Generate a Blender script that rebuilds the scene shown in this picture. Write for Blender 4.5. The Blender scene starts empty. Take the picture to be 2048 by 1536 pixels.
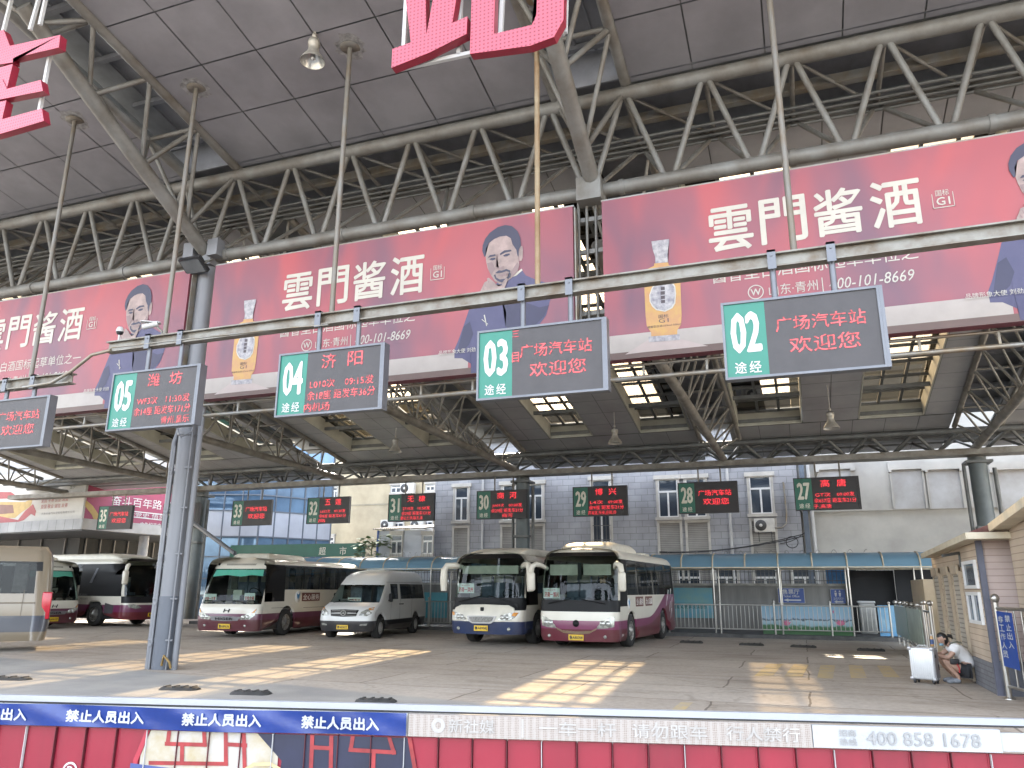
import bpy, bmesh, math, random
import numpy as np
from mathutils import Vector, Matrix
random.seed(7)
rad = math.radians
S = bpy.context.scene
COL = S.collection
# ---------------------------------------------------------------- camera
FPX, PIT, AZ, ROL, EYE = 1537.0, rad(14.9), rad(20.2), rad(0.3), 1.7
fw = np.array([-math.sin(AZ)*math.cos(PIT), math.cos(AZ)*math.cos(PIT), math.sin(PIT)])
r0 = np.array([math.cos(AZ), math.sin(AZ), 0.0]); u0 = np.cross(r0, fw)
rt = math.cos(ROL)*r0+math.sin(ROL)*u0; up = -math.sin(ROL)*r0+math.cos(ROL)*u0
EYEP = np.array([0, 0, EYE])
cd = bpy.data.cameras.new('camera'); cam = bpy.data.objects.new('camera', cd); COL.objects.link(cam)
cd.sensor_width = 36.0; cd.lens = FPX/2048*36; cd.clip_start = 0.05; cd.clip_end = 2000
cam.matrix_world = Matrix(((rt[0], up[0], -fw[0], 0), (rt[1], up[1], -fw[1], 0), (rt[2], up[2], -fw[2], EYE), (0, 0, 0, 1)))
S.camera = cam
# ---------------------------------------------------------------- sky, sun, exposure
SUN_TRAVEL = Vector((4.3, -11.0, -8.2)).normalized()
elev = math.asin(-SUN_TRAVEL.z); azim = math.atan2(-SUN_TRAVEL.x, -SUN_TRAVEL.y)
W = bpy.data.worlds.new("World"); S.world = W; W.use_nodes = True
nt = W.node_tree; bg = nt.nodes['Background']; sk = nt.nodes.new('ShaderNodeTexSky'); sk.sky_type = 'NISHITA'
sk.sun_disc = False; sk.sun_elevation = elev; sk.sun_rotation = azim; sk.dust_density = 4.0; sk.air_density = 1.0; sk.altitude = 50
hs = nt.nodes.new('ShaderNodeHueSaturation'); hs.inputs['Saturation'].default_value = .42   # a milky, hazy summer sky
nt.links.new(sk.outputs[0], hs.inputs['Color']); nt.links.new(hs.outputs[0], bg.inputs[0]); bg.inputs[1].default_value = 0.15
sl = bpy.data.lights.new('sun', 'SUN'); sl.energy = 3.6; sl.angle = rad(0.6); sl.color = (1, .88, .68)
so = bpy.data.objects.new('sun', sl); COL.objects.link(so); so.location = (0, 0, 60)
so.rotation_euler = SUN_TRAVEL.to_track_quat('-Z', 'Y').to_euler()
S.view_settings.view_transform = 'Standard'; S.view_settings.look = 'None'; S.view_settings.gamma = 1
S.view_settings.exposure = 3.62
S.cycles.max_bounces = 8; S.cycles.diffuse_bounces = 5; S.cycles.transparent_max_bounces = 16
S.cycles.use_denoising = True; S.cycles.caustics_reflective = False; S.cycles.caustics_refractive = False

# ---------------------------------------------------------------- measuring helpers (pixel of the photo -> a point on a real plane)
def ray(x, y): return fw+(x-1024)/FPX*rt+(768-y)/FPX*up
def onY(x, y, Y): d = ray(x, y); return Vector(EYEP+d*(Y/d[1]))
def onX(x, y, X): d = ray(x, y); return Vector(EYEP+d*(X/d[0]))
def onZ(x, y, Z=0.0): d = ray(x, y); return Vector(EYEP+d*((Z-EYE)/d[2]))

# ---------------------------------------------------------------- materials
MATS = {}
def M(name, col, rough=.6, metal=0., var=.12, scale=2.5, bump=0., spec=.5, streak=False, col2=None, fac2=.5, bscale=None):
    if name in MATS: return MATS[name]
    m = bpy.data.materials.new(name); m.use_nodes = True; n = m.node_tree.nodes; l = m.node_tree.links
    b = n['Principled BSDF']; b.inputs['Roughness'].default_value = rough; b.inputs['Metallic'].default_value = metal
    b.inputs['Specular IOR Level'].default_value = spec
    tc = n.new('ShaderNodeTexCoord'); mp = n.new('ShaderNodeMapping'); l.new(tc.outputs['Object'], mp.inputs[0])
    if streak: mp.inputs['Scale'].default_value = (1, 1, .12)
    nz = n.new('ShaderNodeTexNoise'); nz.inputs['Scale'].default_value = scale; nz.inputs['Detail'].default_value = 6; nz.inputs['Roughness'].default_value = .62
    l.new(mp.outputs[0], nz.inputs[0])
    mx = n.new('ShaderNodeMix'); mx.data_type = 'RGBA'
    c2 = col2 or tuple(c*(1-var*2.2) for c in col)
    c1 = tuple(min(1, c*(1+var*.6)) for c in col)
    mx.inputs[6].default_value = (*c1, 1); mx.inputs[7].default_value = (*c2, 1)
    rp = n.new('ShaderNodeValToRGB'); rp.color_ramp.elements[0].position = .5-.5*fac2+.1; rp.color_ramp.elements[1].position = .5+.5*fac2-.02
    l.new(nz.outputs[0], rp.inputs[0]); l.new(rp.outputs[0], mx.inputs[0]); l.new(mx.outputs[2], b.inputs['Base Color'])
    if bump:
        bp = n.new('ShaderNodeBump'); bp.inputs['Strength'].default_value = bump; bp.inputs['Distance'].default_value = .02
        n2 = n.new('ShaderNodeTexNoise'); n2.inputs['Scale'].default_value = bscale or scale*8; n2.inputs['Detail'].default_value = 4
        l.new(tc.outputs['Object'], n2.inputs[0]); l.new(n2.outputs[0], bp.inputs['Height']); l.new(bp.outputs[0], b.inputs['Normal'])
    MATS[name] = m; return m
def EM(name, col, st, drop=0.):
    if name in MATS: return MATS[name]
    m = bpy.data.materials.new(name); m.use_nodes = True; n = m.node_tree.nodes; l = m.node_tree.links
    b = n['Principled BSDF']; b.inputs['Base Color'].default_value = (.05, .01, .01, 1); b.inputs['Emission Color'].default_value = (*col, 1)
    b.inputs['Emission Strength'].default_value = st
    if drop:
        tc = n.new('ShaderNodeTexCoord'); nz = n.new('ShaderNodeTexNoise'); nz.inputs['Scale'].default_value = 14; nz.inputs['Detail'].default_value = 3
        l.new(tc.outputs['Object'], nz.inputs[0]); mr = n.new('ShaderNodeMapRange'); l.new(nz.outputs[0], mr.inputs[0])
        mr.inputs[1].default_value = .38; mr.inputs[2].default_value = .58; mr.inputs[3].default_value = st*(1-drop); mr.inputs[4].default_value = st
        l.new(mr.outputs[0], b.inputs['Emission Strength'])
    MATS[name] = m; return m
def GLASS(name, tint, refl=.9, rough=.02, base=.1, body=None):
    if name in MATS: return MATS[name]
    m = bpy.data.materials.new(name); m.use_nodes = True; n = m.node_tree.nodes; l = m.node_tree.links; n.clear()
    o = n.new('ShaderNodeOutputMaterial'); tr = n.new('ShaderNodeBsdfTransparent'); tr.inputs[0].default_value = (*tint, 1)
    gl = n.new('ShaderNodeBsdfGlossy'); gl.inputs[0].default_value = (refl, refl, refl, 1); gl.inputs['Roughness'].default_value = rough
    fr = n.new('ShaderNodeLayerWeight'); fr.inputs[0].default_value = .5
    pw = n.new('ShaderNodeMath'); pw.operation = 'POWER'; pw.inputs[1].default_value = 4; l.new(fr.outputs['Facing'], pw.inputs[0])
    ad = n.new('ShaderNodeMath'); ad.operation = 'ADD'; ad.inputs[1].default_value = base; ad.use_clamp = True; l.new(pw.outputs[0], ad.inputs[0])
    mx = n.new('ShaderNodeMixShader'); l.new(ad.outputs[0], mx.inputs[0]); l.new(tr.outputs[0], mx.inputs[1]); l.new(gl.outputs[0], mx.inputs[2])
    src = mx
    if body:
        df = n.new('ShaderNodeBsdfDiffuse'); df.inputs[0].default_value = (*body[:3], 1); m2 = n.new('ShaderNodeMixShader'); m2.inputs[0].default_value = body[3]
        l.new(mx.outputs[0], m2.inputs[1]); l.new(df.outputs[0], m2.inputs[2]); src = m2
    l.new(src.outputs[0], o.inputs[0]); MATS[name] = m; return m

# ---------------------------------------------------------------- mesh builder
class MB:
    def __init__(s): s.v = []; s.f = []; s.sm = []; s.mi = []; s.cur = 0
    def add(s, vs, fs, smooth=False):
        o = len(s.v); s.v += [tuple(v) for v in vs]
        for f in fs: s.f.append(tuple(i+o for i in f)); s.sm.append(smooth); s.mi.append(s.cur)
        return s
    def box(s, c, d, rz=0.0, rx=0.0, ry=0.0):
        R = Matrix.Rotation(rz, 3, 'Z') @ Matrix.Rotation(ry, 3, 'Y') @ Matrix.Rotation(rx, 3, 'X'); c = Vector(c)
        vs = [c+R @ Vector((x*d[0]/2, y*d[1]/2, z*d[2]/2)) for z in (-1, 1) for y in (-1, 1) for x in (-1, 1)]
        return s.add(vs, [(0, 2, 3, 1), (4, 5, 7, 6), (0, 1, 5, 4), (2, 6, 7, 3), (0, 4, 6, 2), (1, 3, 7, 5)])
    def bb(s, a, b): return s.box([(a[i]+b[i])/2 for i in range(3)], [abs(b[i]-a[i]) for i in range(3)])
    def beam(s, a, b, w, h):
        a = Vector(a); b = Vector(b); t = (b-a).normalized(); x = t.cross(Vector((0, 0, 1)))
        if x.length < 1e-4: x = Vector((1, 0, 0))
        x.normalize(); y = x.cross(t)
        vs = [p+x*(i*w/2)+y*(j*h/2) for p in (a, b) for i, j in ((-1, -1), (1, -1), (1, 1), (-1, 1))]
        return s.add(vs, [(3, 2, 1, 0), (4, 5, 6, 7), (0, 1, 5, 4), (1, 2, 6, 5), (2, 3, 7, 6), (3, 0, 4, 7)])
    def tube(s, pts, r, n=8, caps=True, smooth=True):
        pts = [Vector(p) for p in pts]; rs = r if isinstance(r, (list, tuple)) else [r]*len(pts)
        vs = []; pt = None
        for k, p in enumerate(pts):
            t = (pts[min(k+1, len(pts)-1)]-pts[max(k-1, 0)]).normalized()
            if pt is None:
                x = t.cross(Vector((0, 0, 1)))
                if x.length < 1e-3: x = Vector((1, 0, 0))
            else: x = x-t*x.dot(t)
            x.normalize(); y = t.cross(x); pt = t
            vs += [p+(x*math.cos(2*math.pi*i/n)+y*math.sin(2*math.pi*i/n))*rs[k] for i in range(n)]
        fs = [(k*n+i, k*n+(i+1) % n, (k+1)*n+(i+1) % n, (k+1)*n+i) for k in range(len(pts)-1) for i in range(n)]
        s.add(vs, fs, smooth)
        if caps: s.add(vs[:n], [tuple(range(n))[::-1]]); s.add(vs[-n:], [tuple(range(n))])
        return s
    def cyl(s, a, b, r, n=8, smooth=True): return s.tube([a, b], r, n, True, smooth)
    def quad(s, a, b, c, d): return s.add([a, b, c, d], [(0, 1, 2, 3)])
    def prism(s, poly, ex):   # poly: list of 3d points, extruded by vector ex
        n = len(poly); ex = Vector(ex); a = [Vector(p) for p in poly]; b = [p+ex for p in a]
        return s.add(a+b, [tuple(range(n)), tuple(range(2*n-1, n-1, -1))]+[(i, i+n, (i+1) % n+n, (i+1) % n) for i in range(n)])
    def lathe(s, prof, c, ax=(0, 0, 1), n=16, smooth=True):
        ax = Vector(ax).normalized(); x = ax.cross(Vector((0, 0, 1)))
        if x.length < 1e-3: x = Vector((1, 0, 0))
        x.normalize(); y = ax.cross(x); c = Vector(c); m = len(prof)
        vs = [c+ax*h+(x*math.cos(2*math.pi*i/n)+y*math.sin(2*math.pi*i/n))*r for r, h in prof for i in range(n)]
        return s.add(vs, [(k*n+i, k*n+(i+1) % n, (k+1)*n+(i+1) % n, (k+1)*n+i) for k in range(m-1) for i in range(n)], smooth)
    def rbox(s, c, d, r, rz=0., seg=3, taper=None):
        bm = bmesh.new(); bmesh.ops.create_cube(bm, size=1)
        for v in bm.verts:
            v.co = Vector((v.co.x*d[0], v.co.y*d[1], v.co.z*d[2]))
            if taper and v.co.z > 0: v.co.x *= taper[0]; v.co.y *= taper[1]
        bmesh.ops.bevel(bm, geom=bm.edges[:], offset=r, segments=seg, affect='EDGES', profile=.5)
        R = Matrix.Rotation(rz, 3, 'Z'); c = Vector(c); bm.verts.index_update()
        s.add([c+R @ v.co for v in bm.verts], [tuple(v.index for v in f.verts) for f in bm.faces], True); bm.free(); return s
    def build(s, name, mat, parent=None, local=False, loc=None):
        me = bpy.data.meshes.new(name); off = Vector((0, 0, 0))
        if parent is not None and not local:
            p = parent
            while p is not None: off = off+Vector(p.location); p = p.parent
        if loc is not None and parent is None: off = Vector(loc)
        me.from_pydata([(v[0]-off.x, v[1]-off.y, v[2]-off.z) for v in s.v], [], s.f)
        me.polygons.foreach_set('use_smooth', s.sm); 
        for m in (mat if isinstance(mat, (list, tuple)) else [mat]): me.materials.append(m)
        if any(s.mi): me.polygons.foreach_set('material_index', s.mi)
        me.update(); o = bpy.data.objects.new(name, me); COL.objects.link(o)
        if parent is not None: o.parent = parent
        elif loc is not None: o.location = loc
        return o
def thing(name, label, cat, loc=(0, 0, 0), rz=0., group=None):
    o = bpy.data.objects.new(name, None); COL.objects.link(o); o.location = loc; o.rotation_euler = (0, 0, rz); o.empty_display_size = .2
    o['label'] = label; o['category'] = cat
    if group: o['group'] = group
    return o
def tag(o, label, cat, group=None):
    o['label'] = label; o['category'] = cat
    if group: o['group'] = group
    return o
def struct(o, kind='structure'): o['kind'] = kind; return o

# ---------------------------------------------------------------- lettering
TC = {}
def glyphs(s, off):
    k = (s, off)
    if k not in TC:
        c = bpy.data.curves.new('lettering', 'FONT'); c.body = s; c.offset = off; c.resolution_u = 2
        o = bpy.data.objects.new('lettering', c); me = o.to_mesh()
        V = [(v.co.x, v.co.y) for v in me.vertices]; F = [tuple(p.vertices) for p in me.polygons]
        o.to_mesh_clear(); bpy.data.objects.remove(o); bpy.data.curves.remove(c)
        xs = [v[0] for v in V]; ys = [v[1] for v in V]
        TC[k] = ([((v[0]-min(xs)), (v[1]-min(ys))) for v in V], F, max(xs)-min(xs), max(ys)-min(ys))
    return TC[k]
def text(mb, s, o, w, h, u=(1, 0, 0), v=(0, 0, 1), off=.0, slant=0., curve=None):
    b = max(0, off)*.62*h if off > .011 else 0   # heavier strokes: the same letters again, shifted a little
    if b and not curve:
        nrm = Vector(u).cross(Vector(v)).normalized(); u_ = Vector(u).normalized(); v_ = Vector(v).normalized()
        for k, (i, j) in enumerate(((-1, 0), (1, 0), (0, -1), (0, 1), (-.7, -.7), (.7, .7))):
            text1(mb, s, Vector(o)+u_*b*i+v_*b*j+nrm*.0004*(k+1), w, h, u, v, slant)
    return text1(mb, s, o, w, h, u, v, slant, curve)
def text1(mb, s, o, w, h, u=(1, 0, 0), v=(0, 0, 1), slant=0., curve=None):
    """letters fitted into a w x h box whose lower left corner is o"""
    V, F, gw, gh = glyphs(s, 0.); o = Vector(o); u = Vector(u); v = Vector(v)
    pts = [(x/gw*w+slant*(y/gh*h), y/gh*h) for x, y in V]
    mb.add([curve(p) if curve else o+u*p[0]+v*p[1] for p in pts], F); return mb
# ================================================================= shared materials
STEEL = M('grey_painted_steel', (.15, .15, .143), .55, .2, .28, 1.6, .12, streak=False, col2=(.085, .07, .052), fac2=.55)
STEELD = M('dark_painted_steel', (.12, .125, .122), .55, .2, .2, 2., .1)
STEELM = M('mid_grey_steel', (.19, .183, .165), .55, .2, .25, 1.5, .1, col2=(.08, .068, .05))
COLG = M('column_grey_paint', (.15, .153, .164), .5, .05, .12, 1.2, .05, streak=True)
COLG2 = M('column_dark_paint', (.085, .093, .11), .5, .05, .1, 1.2, .05)
GALV = M('galvanised_rail', (.21, .21, .20), .42, .55, .25, 2.2, .1, col2=(.2, .15, .09))
TILE = M('ceiling_tile', (.19, .187, .202), .5, .05, .13, .6, .02, spec=.4)
TILED = M('ceiling_panel_dark', (.29, .295, .305), .5, .1, .12, .5, .02)
WELL = M('skylight_well', (.36, .36, .31), .6, 0, .12, 1.0)
DECK = M('roof_deck', (.19, .195, .21), .7, .1, .2, 1.)
CHROME = M('stainless_steel', (.42, .41, .385), .3, .9, .08, 3.)
WHITEP = M('white_paint', (.42, .42, .415), .4, 0, .06, 2.)
BLACK = M('black_plastic', (.018, .018, .02), .45, 0, .1, 3.)
RUBBER = M('tyre_rubber', (.022, .021, .02), .8, 0, .2, 6., .2)
ALU = M('aluminium_frame', (.125, .13, .145), .4, .4, .08, 2.)
GREEN = M('sign_green', (.008, .15, .105), .4, 0, .06, 2.)
GREEND = M('sign_green_dull', (.008, .10, .065), .45, 0, .06, 2.)
SCREEN = M('screen_lit_grey', (.042, .038, .040), .55, 0, .08, 3., .05)  # near screens: the light falling on them is put into the grey
SCREEND = M('screen_dark', (.010, .0075, .008), .5, 0, .08, 3.)
LETW = M('white_lettering', (.46, .46, .45), .5, 0, .03, 2.)
LED = EM('led_red', (1, .10, .12), .17, .7)
LEDB = EM('led_red_bright', (1, .03, .05), .15, .5)
PANE = GLASS('skylight_pane', (.115, .092, .063), .9, .03, .03)
WINGL = GLASS('window_glass', (.22, .26, .28), .8, .02, .10)

# ================================================================= ground
def ground_mat():
    m = bpy.data.materials.new('concrete_yard'); m.use_nodes = True; n = m.node_tree.nodes; l = m.node_tree.links; b = n['Principled BSDF']
    tc = n.new('ShaderNodeTexCoord')
    def noise(s, d=6, r=.6, sc=None):
        z = n.new('ShaderNodeTexNoise'); z.inputs['Scale'].default_value = s; z.inputs['Detail'].default_value = d; z.inputs['Roughness'].default_value = r
        if sc:
            mp = n.new('ShaderNodeMapping'); mp.inputs['Scale'].default_value = sc; l.new(tc.outputs['Object'], mp.inputs[0]); l.new(mp.outputs[0], z.inputs[0])
        else: l.new(tc.outputs['Object'], z.inputs[0])
        return z.outputs[0]
    def ramp(src, a, c, ca, cb):
        r = n.new('ShaderNodeValToRGB'); r.color_ramp.elements[0].position = a; r.color_ramp.elements[1].position = c
        r.color_ramp.elements[0].color = (*ca, 1); r.color_ramp.elements[1].color = (*cb, 1); l.new(src, r.inputs[0]); return r.outputs[0]
    def mix(f, a, c, mode='MIX'):
        x = n.new('ShaderNodeMix'); x.data_type = 'RGBA'; x.blend_type = mode
        (l.new(f, x.inputs[0]) if not isinstance(f, float) else setattr(x.inputs[0], 'default_value', f))
        for i, q in ((6, a), (7, c)):
            if isinstance(q, tuple): x.inputs[i].default_value = (*q, 1)
            else: l.new(q, x.inputs[i])
        return x.outputs[2]
    base = ramp(noise(.35, 8, .65), .3, .7, (.385, .335, .28), (.525, .465, .395))
    fine = ramp(noise(9, 6, .7), .3, .75, (.72, .72, .72), (1.1, 1.1, 1.1))
    c = mix(1.0, base, fine, 'MULTIPLY')
    br = n.new('ShaderNodeTexBrick'); br.offset = 0.37; br.inputs['Scale'].default_value = 1; br.inputs['Brick Width'].default_value = 3.9; br.inputs['Row Height'].default_value = 1.9
    br.inputs['Mortar Size'].default_value = .02; br.inputs['Mortar Smooth'].default_value = .2; br.inputs['Bias'].default_value = .1
    br.inputs['Color1'].default_value = (1, 1, 1, 1); br.inputs['Color2'].default_value = (.84, .82, .80, 1); br.inputs['Mortar'].default_value = (.40, .375, .35, 1)
    wv = n.new('ShaderNodeMixRGB') if False else None
    nv = n.new('ShaderNodeTexNoise'); nv.inputs['Scale'].default_value = 1.3; l.new(tc.outputs['Object'], nv.inputs[0])
    vm = n.new('ShaderNodeVectorMath'); vm.operation = 'MULTIPLY_ADD'; vm.inputs[1].default_value = (.10, .10, 0); l.new(nv.outputs[1], vm.inputs[0]); l.new(tc.outputs['Object'], vm.inputs[2])
    l.new(vm.outputs[0], br.inputs[0])
    c = mix(1.0, c, br.outputs[0], 'MULTIPLY')
    # oil and tyre stains
    st = ramp(noise(.8, 5, .6, (.35, 1.2, 1)), .55, .72, (1, 1, 1), (.66, .64, .62)); c = mix(1.0, c, st, 'MULTIPLY')
    # cracks
    vo = n.new('ShaderNodeTexVoronoi'); vo.feature = 'DISTANCE_TO_EDGE'; vo.inputs['Scale'].default_value = .32
    n3 = n.new('ShaderNodeTexNoise'); n3.inputs['Scale'].default_value = 2.2; n3.inputs['Detail'].default_value = 5; l.new(tc.outputs['Object'], n3.inputs[0])
    v3 = n.new('ShaderNodeVectorMath'); v3.operation = 'MULTIPLY_ADD'; v3.inputs[1].default_value = (.7, .7, 0); l.new(n3.outputs[1], v3.inputs[0]); l.new(tc.outputs['Object'], v3.inputs[2]); l.new(v3.outputs[0], vo.inputs[0])
    cr = ramp(vo.outputs[0], .0, .012, (.45, .43, .40), (1, 1, 1)); c = mix(.4, c, mix(1.0, c, cr, 'MULTIPLY'))
    # asphalt apron between the gate and the slabs
    sx = n.new('ShaderNodeSeparateXYZ'); l.new(vm.outputs[0], sx.inputs[0])
    ma = n.new('ShaderNodeMath'); ma.operation = 'MULTIPLY_ADD'; ma.inputs[1].default_value = .20; l.new(sx.outputs[0], ma.inputs[0]); l.new(sx.outputs[1], ma.inputs[2])
    mr = n.new('ShaderNodeMapRange'); l.new(ma.outputs[0], mr.inputs[0]); mr.inputs[1].default_value = 10.9; mr.inputs[2].default_value = 10.7; mr.inputs[3].default_value = 0; mr.inputs[4].default_value = 1
    asp = ramp(noise(60, 3, .8), .3, .7, (.24, .232, .22), (.36, .35, .33)); asp = mix(1.0, asp, ramp(noise(.7), .35, .7, (.75, .75, .75), (1.15, 1.12, 1.05)), 'MULTIPLY')
    c = mix(mr.outputs[0], c, asp)
    m2 = n.new('ShaderNodeMapRange'); l.new(sx.outputs[1], m2.inputs[0]); m2.inputs[1].default_value = 2.2; m2.inputs[2].default_value = 2.0
    c = mix(m2.outputs[0], c, ramp(noise(1.5), .3, .7, (.24, .228, .21), (.31, .295, .275)))   # unseen paved forecourt outside the gate, its tone made up to bounce light
    l.new(c, b.inputs['Base Color'])
    rr = n.new('ShaderNodeMapRange'); l.new(noise(1.1), rr.inputs[0]); rr.inputs[3].default_value = .5; rr.inputs[4].default_value = .85; l.new(rr.outputs[0], b.inputs['Roughness'])
    bp = n.new('ShaderNodeBump'); bp.inputs['Strength'].default_value = .25; bp.inputs['Distance'].default_value = .01; l.new(noise(35, 4), bp.inputs['Height']); l.new(bp.outputs[0], b.inputs['Normal'])
    return m
mb = MB(); mb.quad((-400, -400, 0), (400, -400, 0), (400, 500, 0), (-400, 500, 0)); struct(mb.build('ground', ground_mat()))
YEL = M('worn_yellow_paint', (.43, .32, .14), .7, 0, .3, 3.5, col2=(.36, .315, .26), fac2=.5)
for q in (((1508, 1352), (1545, 1352), (1566, 1328), (1535, 1328)), ((1568, 1353), (1604, 1354), (1618, 1329), (1588, 1328)), ((1634, 1356), (1666, 1357), (1670, 1331), (1641, 1330)),
          ((1702, 1356), (1734, 1356), (1724, 1331), (1697, 1330)), ((1768, 1354), (1800, 1355), (1780, 1332), (1754, 1331)), ((1342, 1420), (1370, 1420), (1386, 1405), (1362, 1404))):
    mb = MB(); pts = [onZ(x, y, .004) for x, y in q]; mb.quad(*pts); struct(mb.build('road_marking', YEL))

# ================================================================= station canopy
def cz(Y): return 12.16-.187*(Y-11.2)
NX = {-4: -51.8, -3: -42.1, -2: -32.4, -1: -22.7, 0: -13.0, 1: -3.3, 2: 6.4, 3: 16.1}
YL, YU, YR, YB = 13.8, 13.65, 15.5, 34.7
def nx(k, Y): return NX[k]+.5*(Y-13.8)/20.8
canopy = thing('station_canopy', 'vast grey steel canopy with trusses, tiled soffit and skylights over the bus yard', 'canopy', (-13, 20, 0))
# front edge truss
P = 9.7/6
ch = MB(); web = MB()
x0, x1 = -45, 17
ch.cyl((x0, YL, 9.5), (x1, YL, 9.5), .145, 12); ch.cyl((x0, YU, 11.52), (x1, YU, 11.52), .15, 12); ch.cyl((x0, YR, 11.33), (x1, YR, 11.33), .12, 10)
lo = [-.18+P*i for i in range(-28, 11)]
for x in lo:
    for s in (-1, 1):
        xu = x+s*P/2
        web.cyl((x+s*.07, YL, 9.5), (xu-s*.05, YU, 11.5), .062, 8); web.cyl((x+s*.05, YL, 9.52), (xu-s*.04, YR, 11.3), .05, 7)
    web.cyl((x+P/2, YU, 11.5), (x+P/2, YR, 11.33), .05, 7)
    web.cyl((x+P/2, YU, 11.5), (x+P*1.5, YR, 11.33), .038, 6)
for x in lo[::2]: ch.tube([(x+.62, YL, 9.5), (x+.72, YL, 9.5)], .165, 12)
tr = ch.build('edge_truss', STEEL, canopy); web.build('web', STEEL, tr)
mb = MB(); mb.box(((x0+x1)/2, 14.6, 11.5), (x1-x0, .16, .2)); mb.build('gutter_beam', GALV, canopy)
mb = MB()
for i, (dy, dz) in enumerate(((0, 0), (.28, -.03), (.55, -.06), (.8, -.1))): mb.cyl((x0, 14.85+dy*.6, 11.22+dz), (x1, 14.85+dy*.6, 11.22+dz), .035, 6)
mb.build('service_pipe', STEELD, canopy)
# soffit tiles in front, one field per bay
for k in range(-3, 3):
    a, b = NX[k]+.72, NX[k+1]-.72
    t = MB(); yb = [7.5, 8.07, 9.4, 10.72, 12.06, 13.45, 13.6]; nxs = 6; w = (b-a)/nxs
    for i in range(nxs):
        for j in range(len(yb)-1):
            g = .014; X0, X1, Y0, Y1 = a+i*w+g, a+(i+1)*w-g, yb[j]+g, yb[j+1]-g; dz = random.uniform(-.002, .002)
            t.quad((X0, Y0, cz(Y0)+dz), (X0, Y1, cz(Y1)+dz), (X1, Y1, cz(Y1)+dz), (X1, Y0, cz(Y0)+dz))
    o = t.build('soffit_panel', TILE, canopy)
    d = MB(); d.prism([(a-.05, 7.4, cz(7.4)+.04), (b+.05, 7.4, cz(7.4)+.04), (b+.05, 13.7, cz(13.7)+.04), (a-.05, 13.7, cz(13.7)+.04)], (0, 0, .12)); d.build('soffit_backing', STEELD, o)
# high deck that closes the roof over the trusses
d = MB()
for yy in (13.45, 15.72): d.bb((x0, yy, cz(yy)+.02), (x1, yy+.05, cz(yy)+.749))
d.prism([(x0, 13.4, cz(13.4)+.75), (x1, 13.4, cz(13.4)+.75), (x1, 15.9, cz(15.9)+.75), (x0, 15.9, cz(15.9)+.75)], (0, 0, .1))
for k in NX:
    a, b = NX[k]-1.0, NX[k]+1.0
    for Y0, Y1 in ((7.3, 13.38), (15.92, 34.5)):
        d.prism([(nx(k, Y0)-2, Y0, cz(Y0)+.8), (nx(k, Y0)+2, Y0, cz(Y0)+.8), (nx(k, Y1)+2, Y1, cz(Y1)+.8), (nx(k, Y1)-2, Y1, cz(Y1)+.8)], (0, 0, .1))
        if Y0 < 10:
            for i in range(1, 5): d.beam((NX[k]-1+.4*i, Y0, cz(Y0)+.77), (NX[k]-1+.4*i, Y1, cz(Y1)+.77), .05, .06)
            for i in range(5): yy = 8+i*1.3; d.beam((NX[k]-1, yy, cz(yy)+.72), (NX[k]+1, yy, cz(yy)+.72), .12, .12)
        else:
            for i in range(13): yy = 16.5+i*1.38; d.beam((nx(k, yy)-1, yy, cz(yy)+.7), (nx(k, yy)+1, yy, cz(yy)+.7), .12, .16)
d.build('roof_deck', DECK, canopy)
mb = MB(); mb.box(((x0+x1)/2, 7.3, cz(7.3)+.35), (x1-x0, .12, 1.0)); mb.build('front_fascia', TILE, canopy)
# cantilever trusses and rafters to the back
for k in NX:
    N = NX[k]
    c = MB(); w = MB(); Yt, zt = 8.3, 12.35
    pb = lambda Y: Vector((N, Y, 9.5+(YL-Y)*(zt-9.5)/(YL-Yt)))
    c.cyl((N, YL, 9.5), pb(Yt), .165, 12)
    for s in (-1, 1): c.cyl((N+s*.75, 13.7, cz(13.7)-.02), (N+s*.75, 7.5, cz(7.5)-.02), .11, 10)
    ys = [13.7, 12.2, 10.7, 9.2, 8.0]
    for i in range(4):
        ym = (ys[i]+ys[i+1])/2-.0
        for s in (-1, 1):
            w.cyl(pb(max(ym, Yt)), (N+s*.75, ys[i], cz(ys[i])), .058, 7); w.cyl(pb(max(ym, Yt)), (N+s*.75, ys[i+1], cz(ys[i+1])), .05, 7)
        w.cyl((N-.75, ys[i+1], cz(ys[i+1])), (N+.75, ys[i+1], cz(ys[i+1])), .055, 7)
    o = c.build('cantilever_truss', STEEL, canopy); w.build('web', STEEL, o)
    # rafter to the back
    if k > 2: continue
    c = MB(); w = MB(); zb = lambda Y: 7.75-.55*(Y-14)/20.7
    c.tube([(N, 13.95, 8.4), (nx(k, 15), 15, 8.02), (nx(k, 17), 17, 7.75), (nx(k, YB), YB, 7.22)], .15, 10)
    for s in (-1, 1): c.cyl((nx(k, 15.6)+s*.8, 15.6, cz(15.6)-.05), (nx(k, 33.6)+s*.8, 33.6, cz(33.6)-.05), .10, 8)
    n = 11; L = (33.4-15.6)/n
    for i in range(n):
        ya, yb_, ym = 15.6+i*L, 15.6+(i+1)*L, 15.6+(i+.5)*L
        for s in (-1, 1):
            w.cyl((nx(k, ym), ym, zb(ym)), (nx(k, ya)+s*.8, ya, cz(ya)-.05), .042, 6); w.cyl((nx(k, ym), ym, zb(ym)), (nx(k, yb_)+s*.8, yb_, cz(yb_)-.05), .042, 6)
        w.cyl((nx(k, ya)-.8, ya, cz(ya)-.06), (nx(k, ya)+.8, ya, cz(ya)-.06), .035, 6)
    o = c.build('rafter_truss', STEELM, canopy); w.build('web', STEELM, o)
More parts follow.
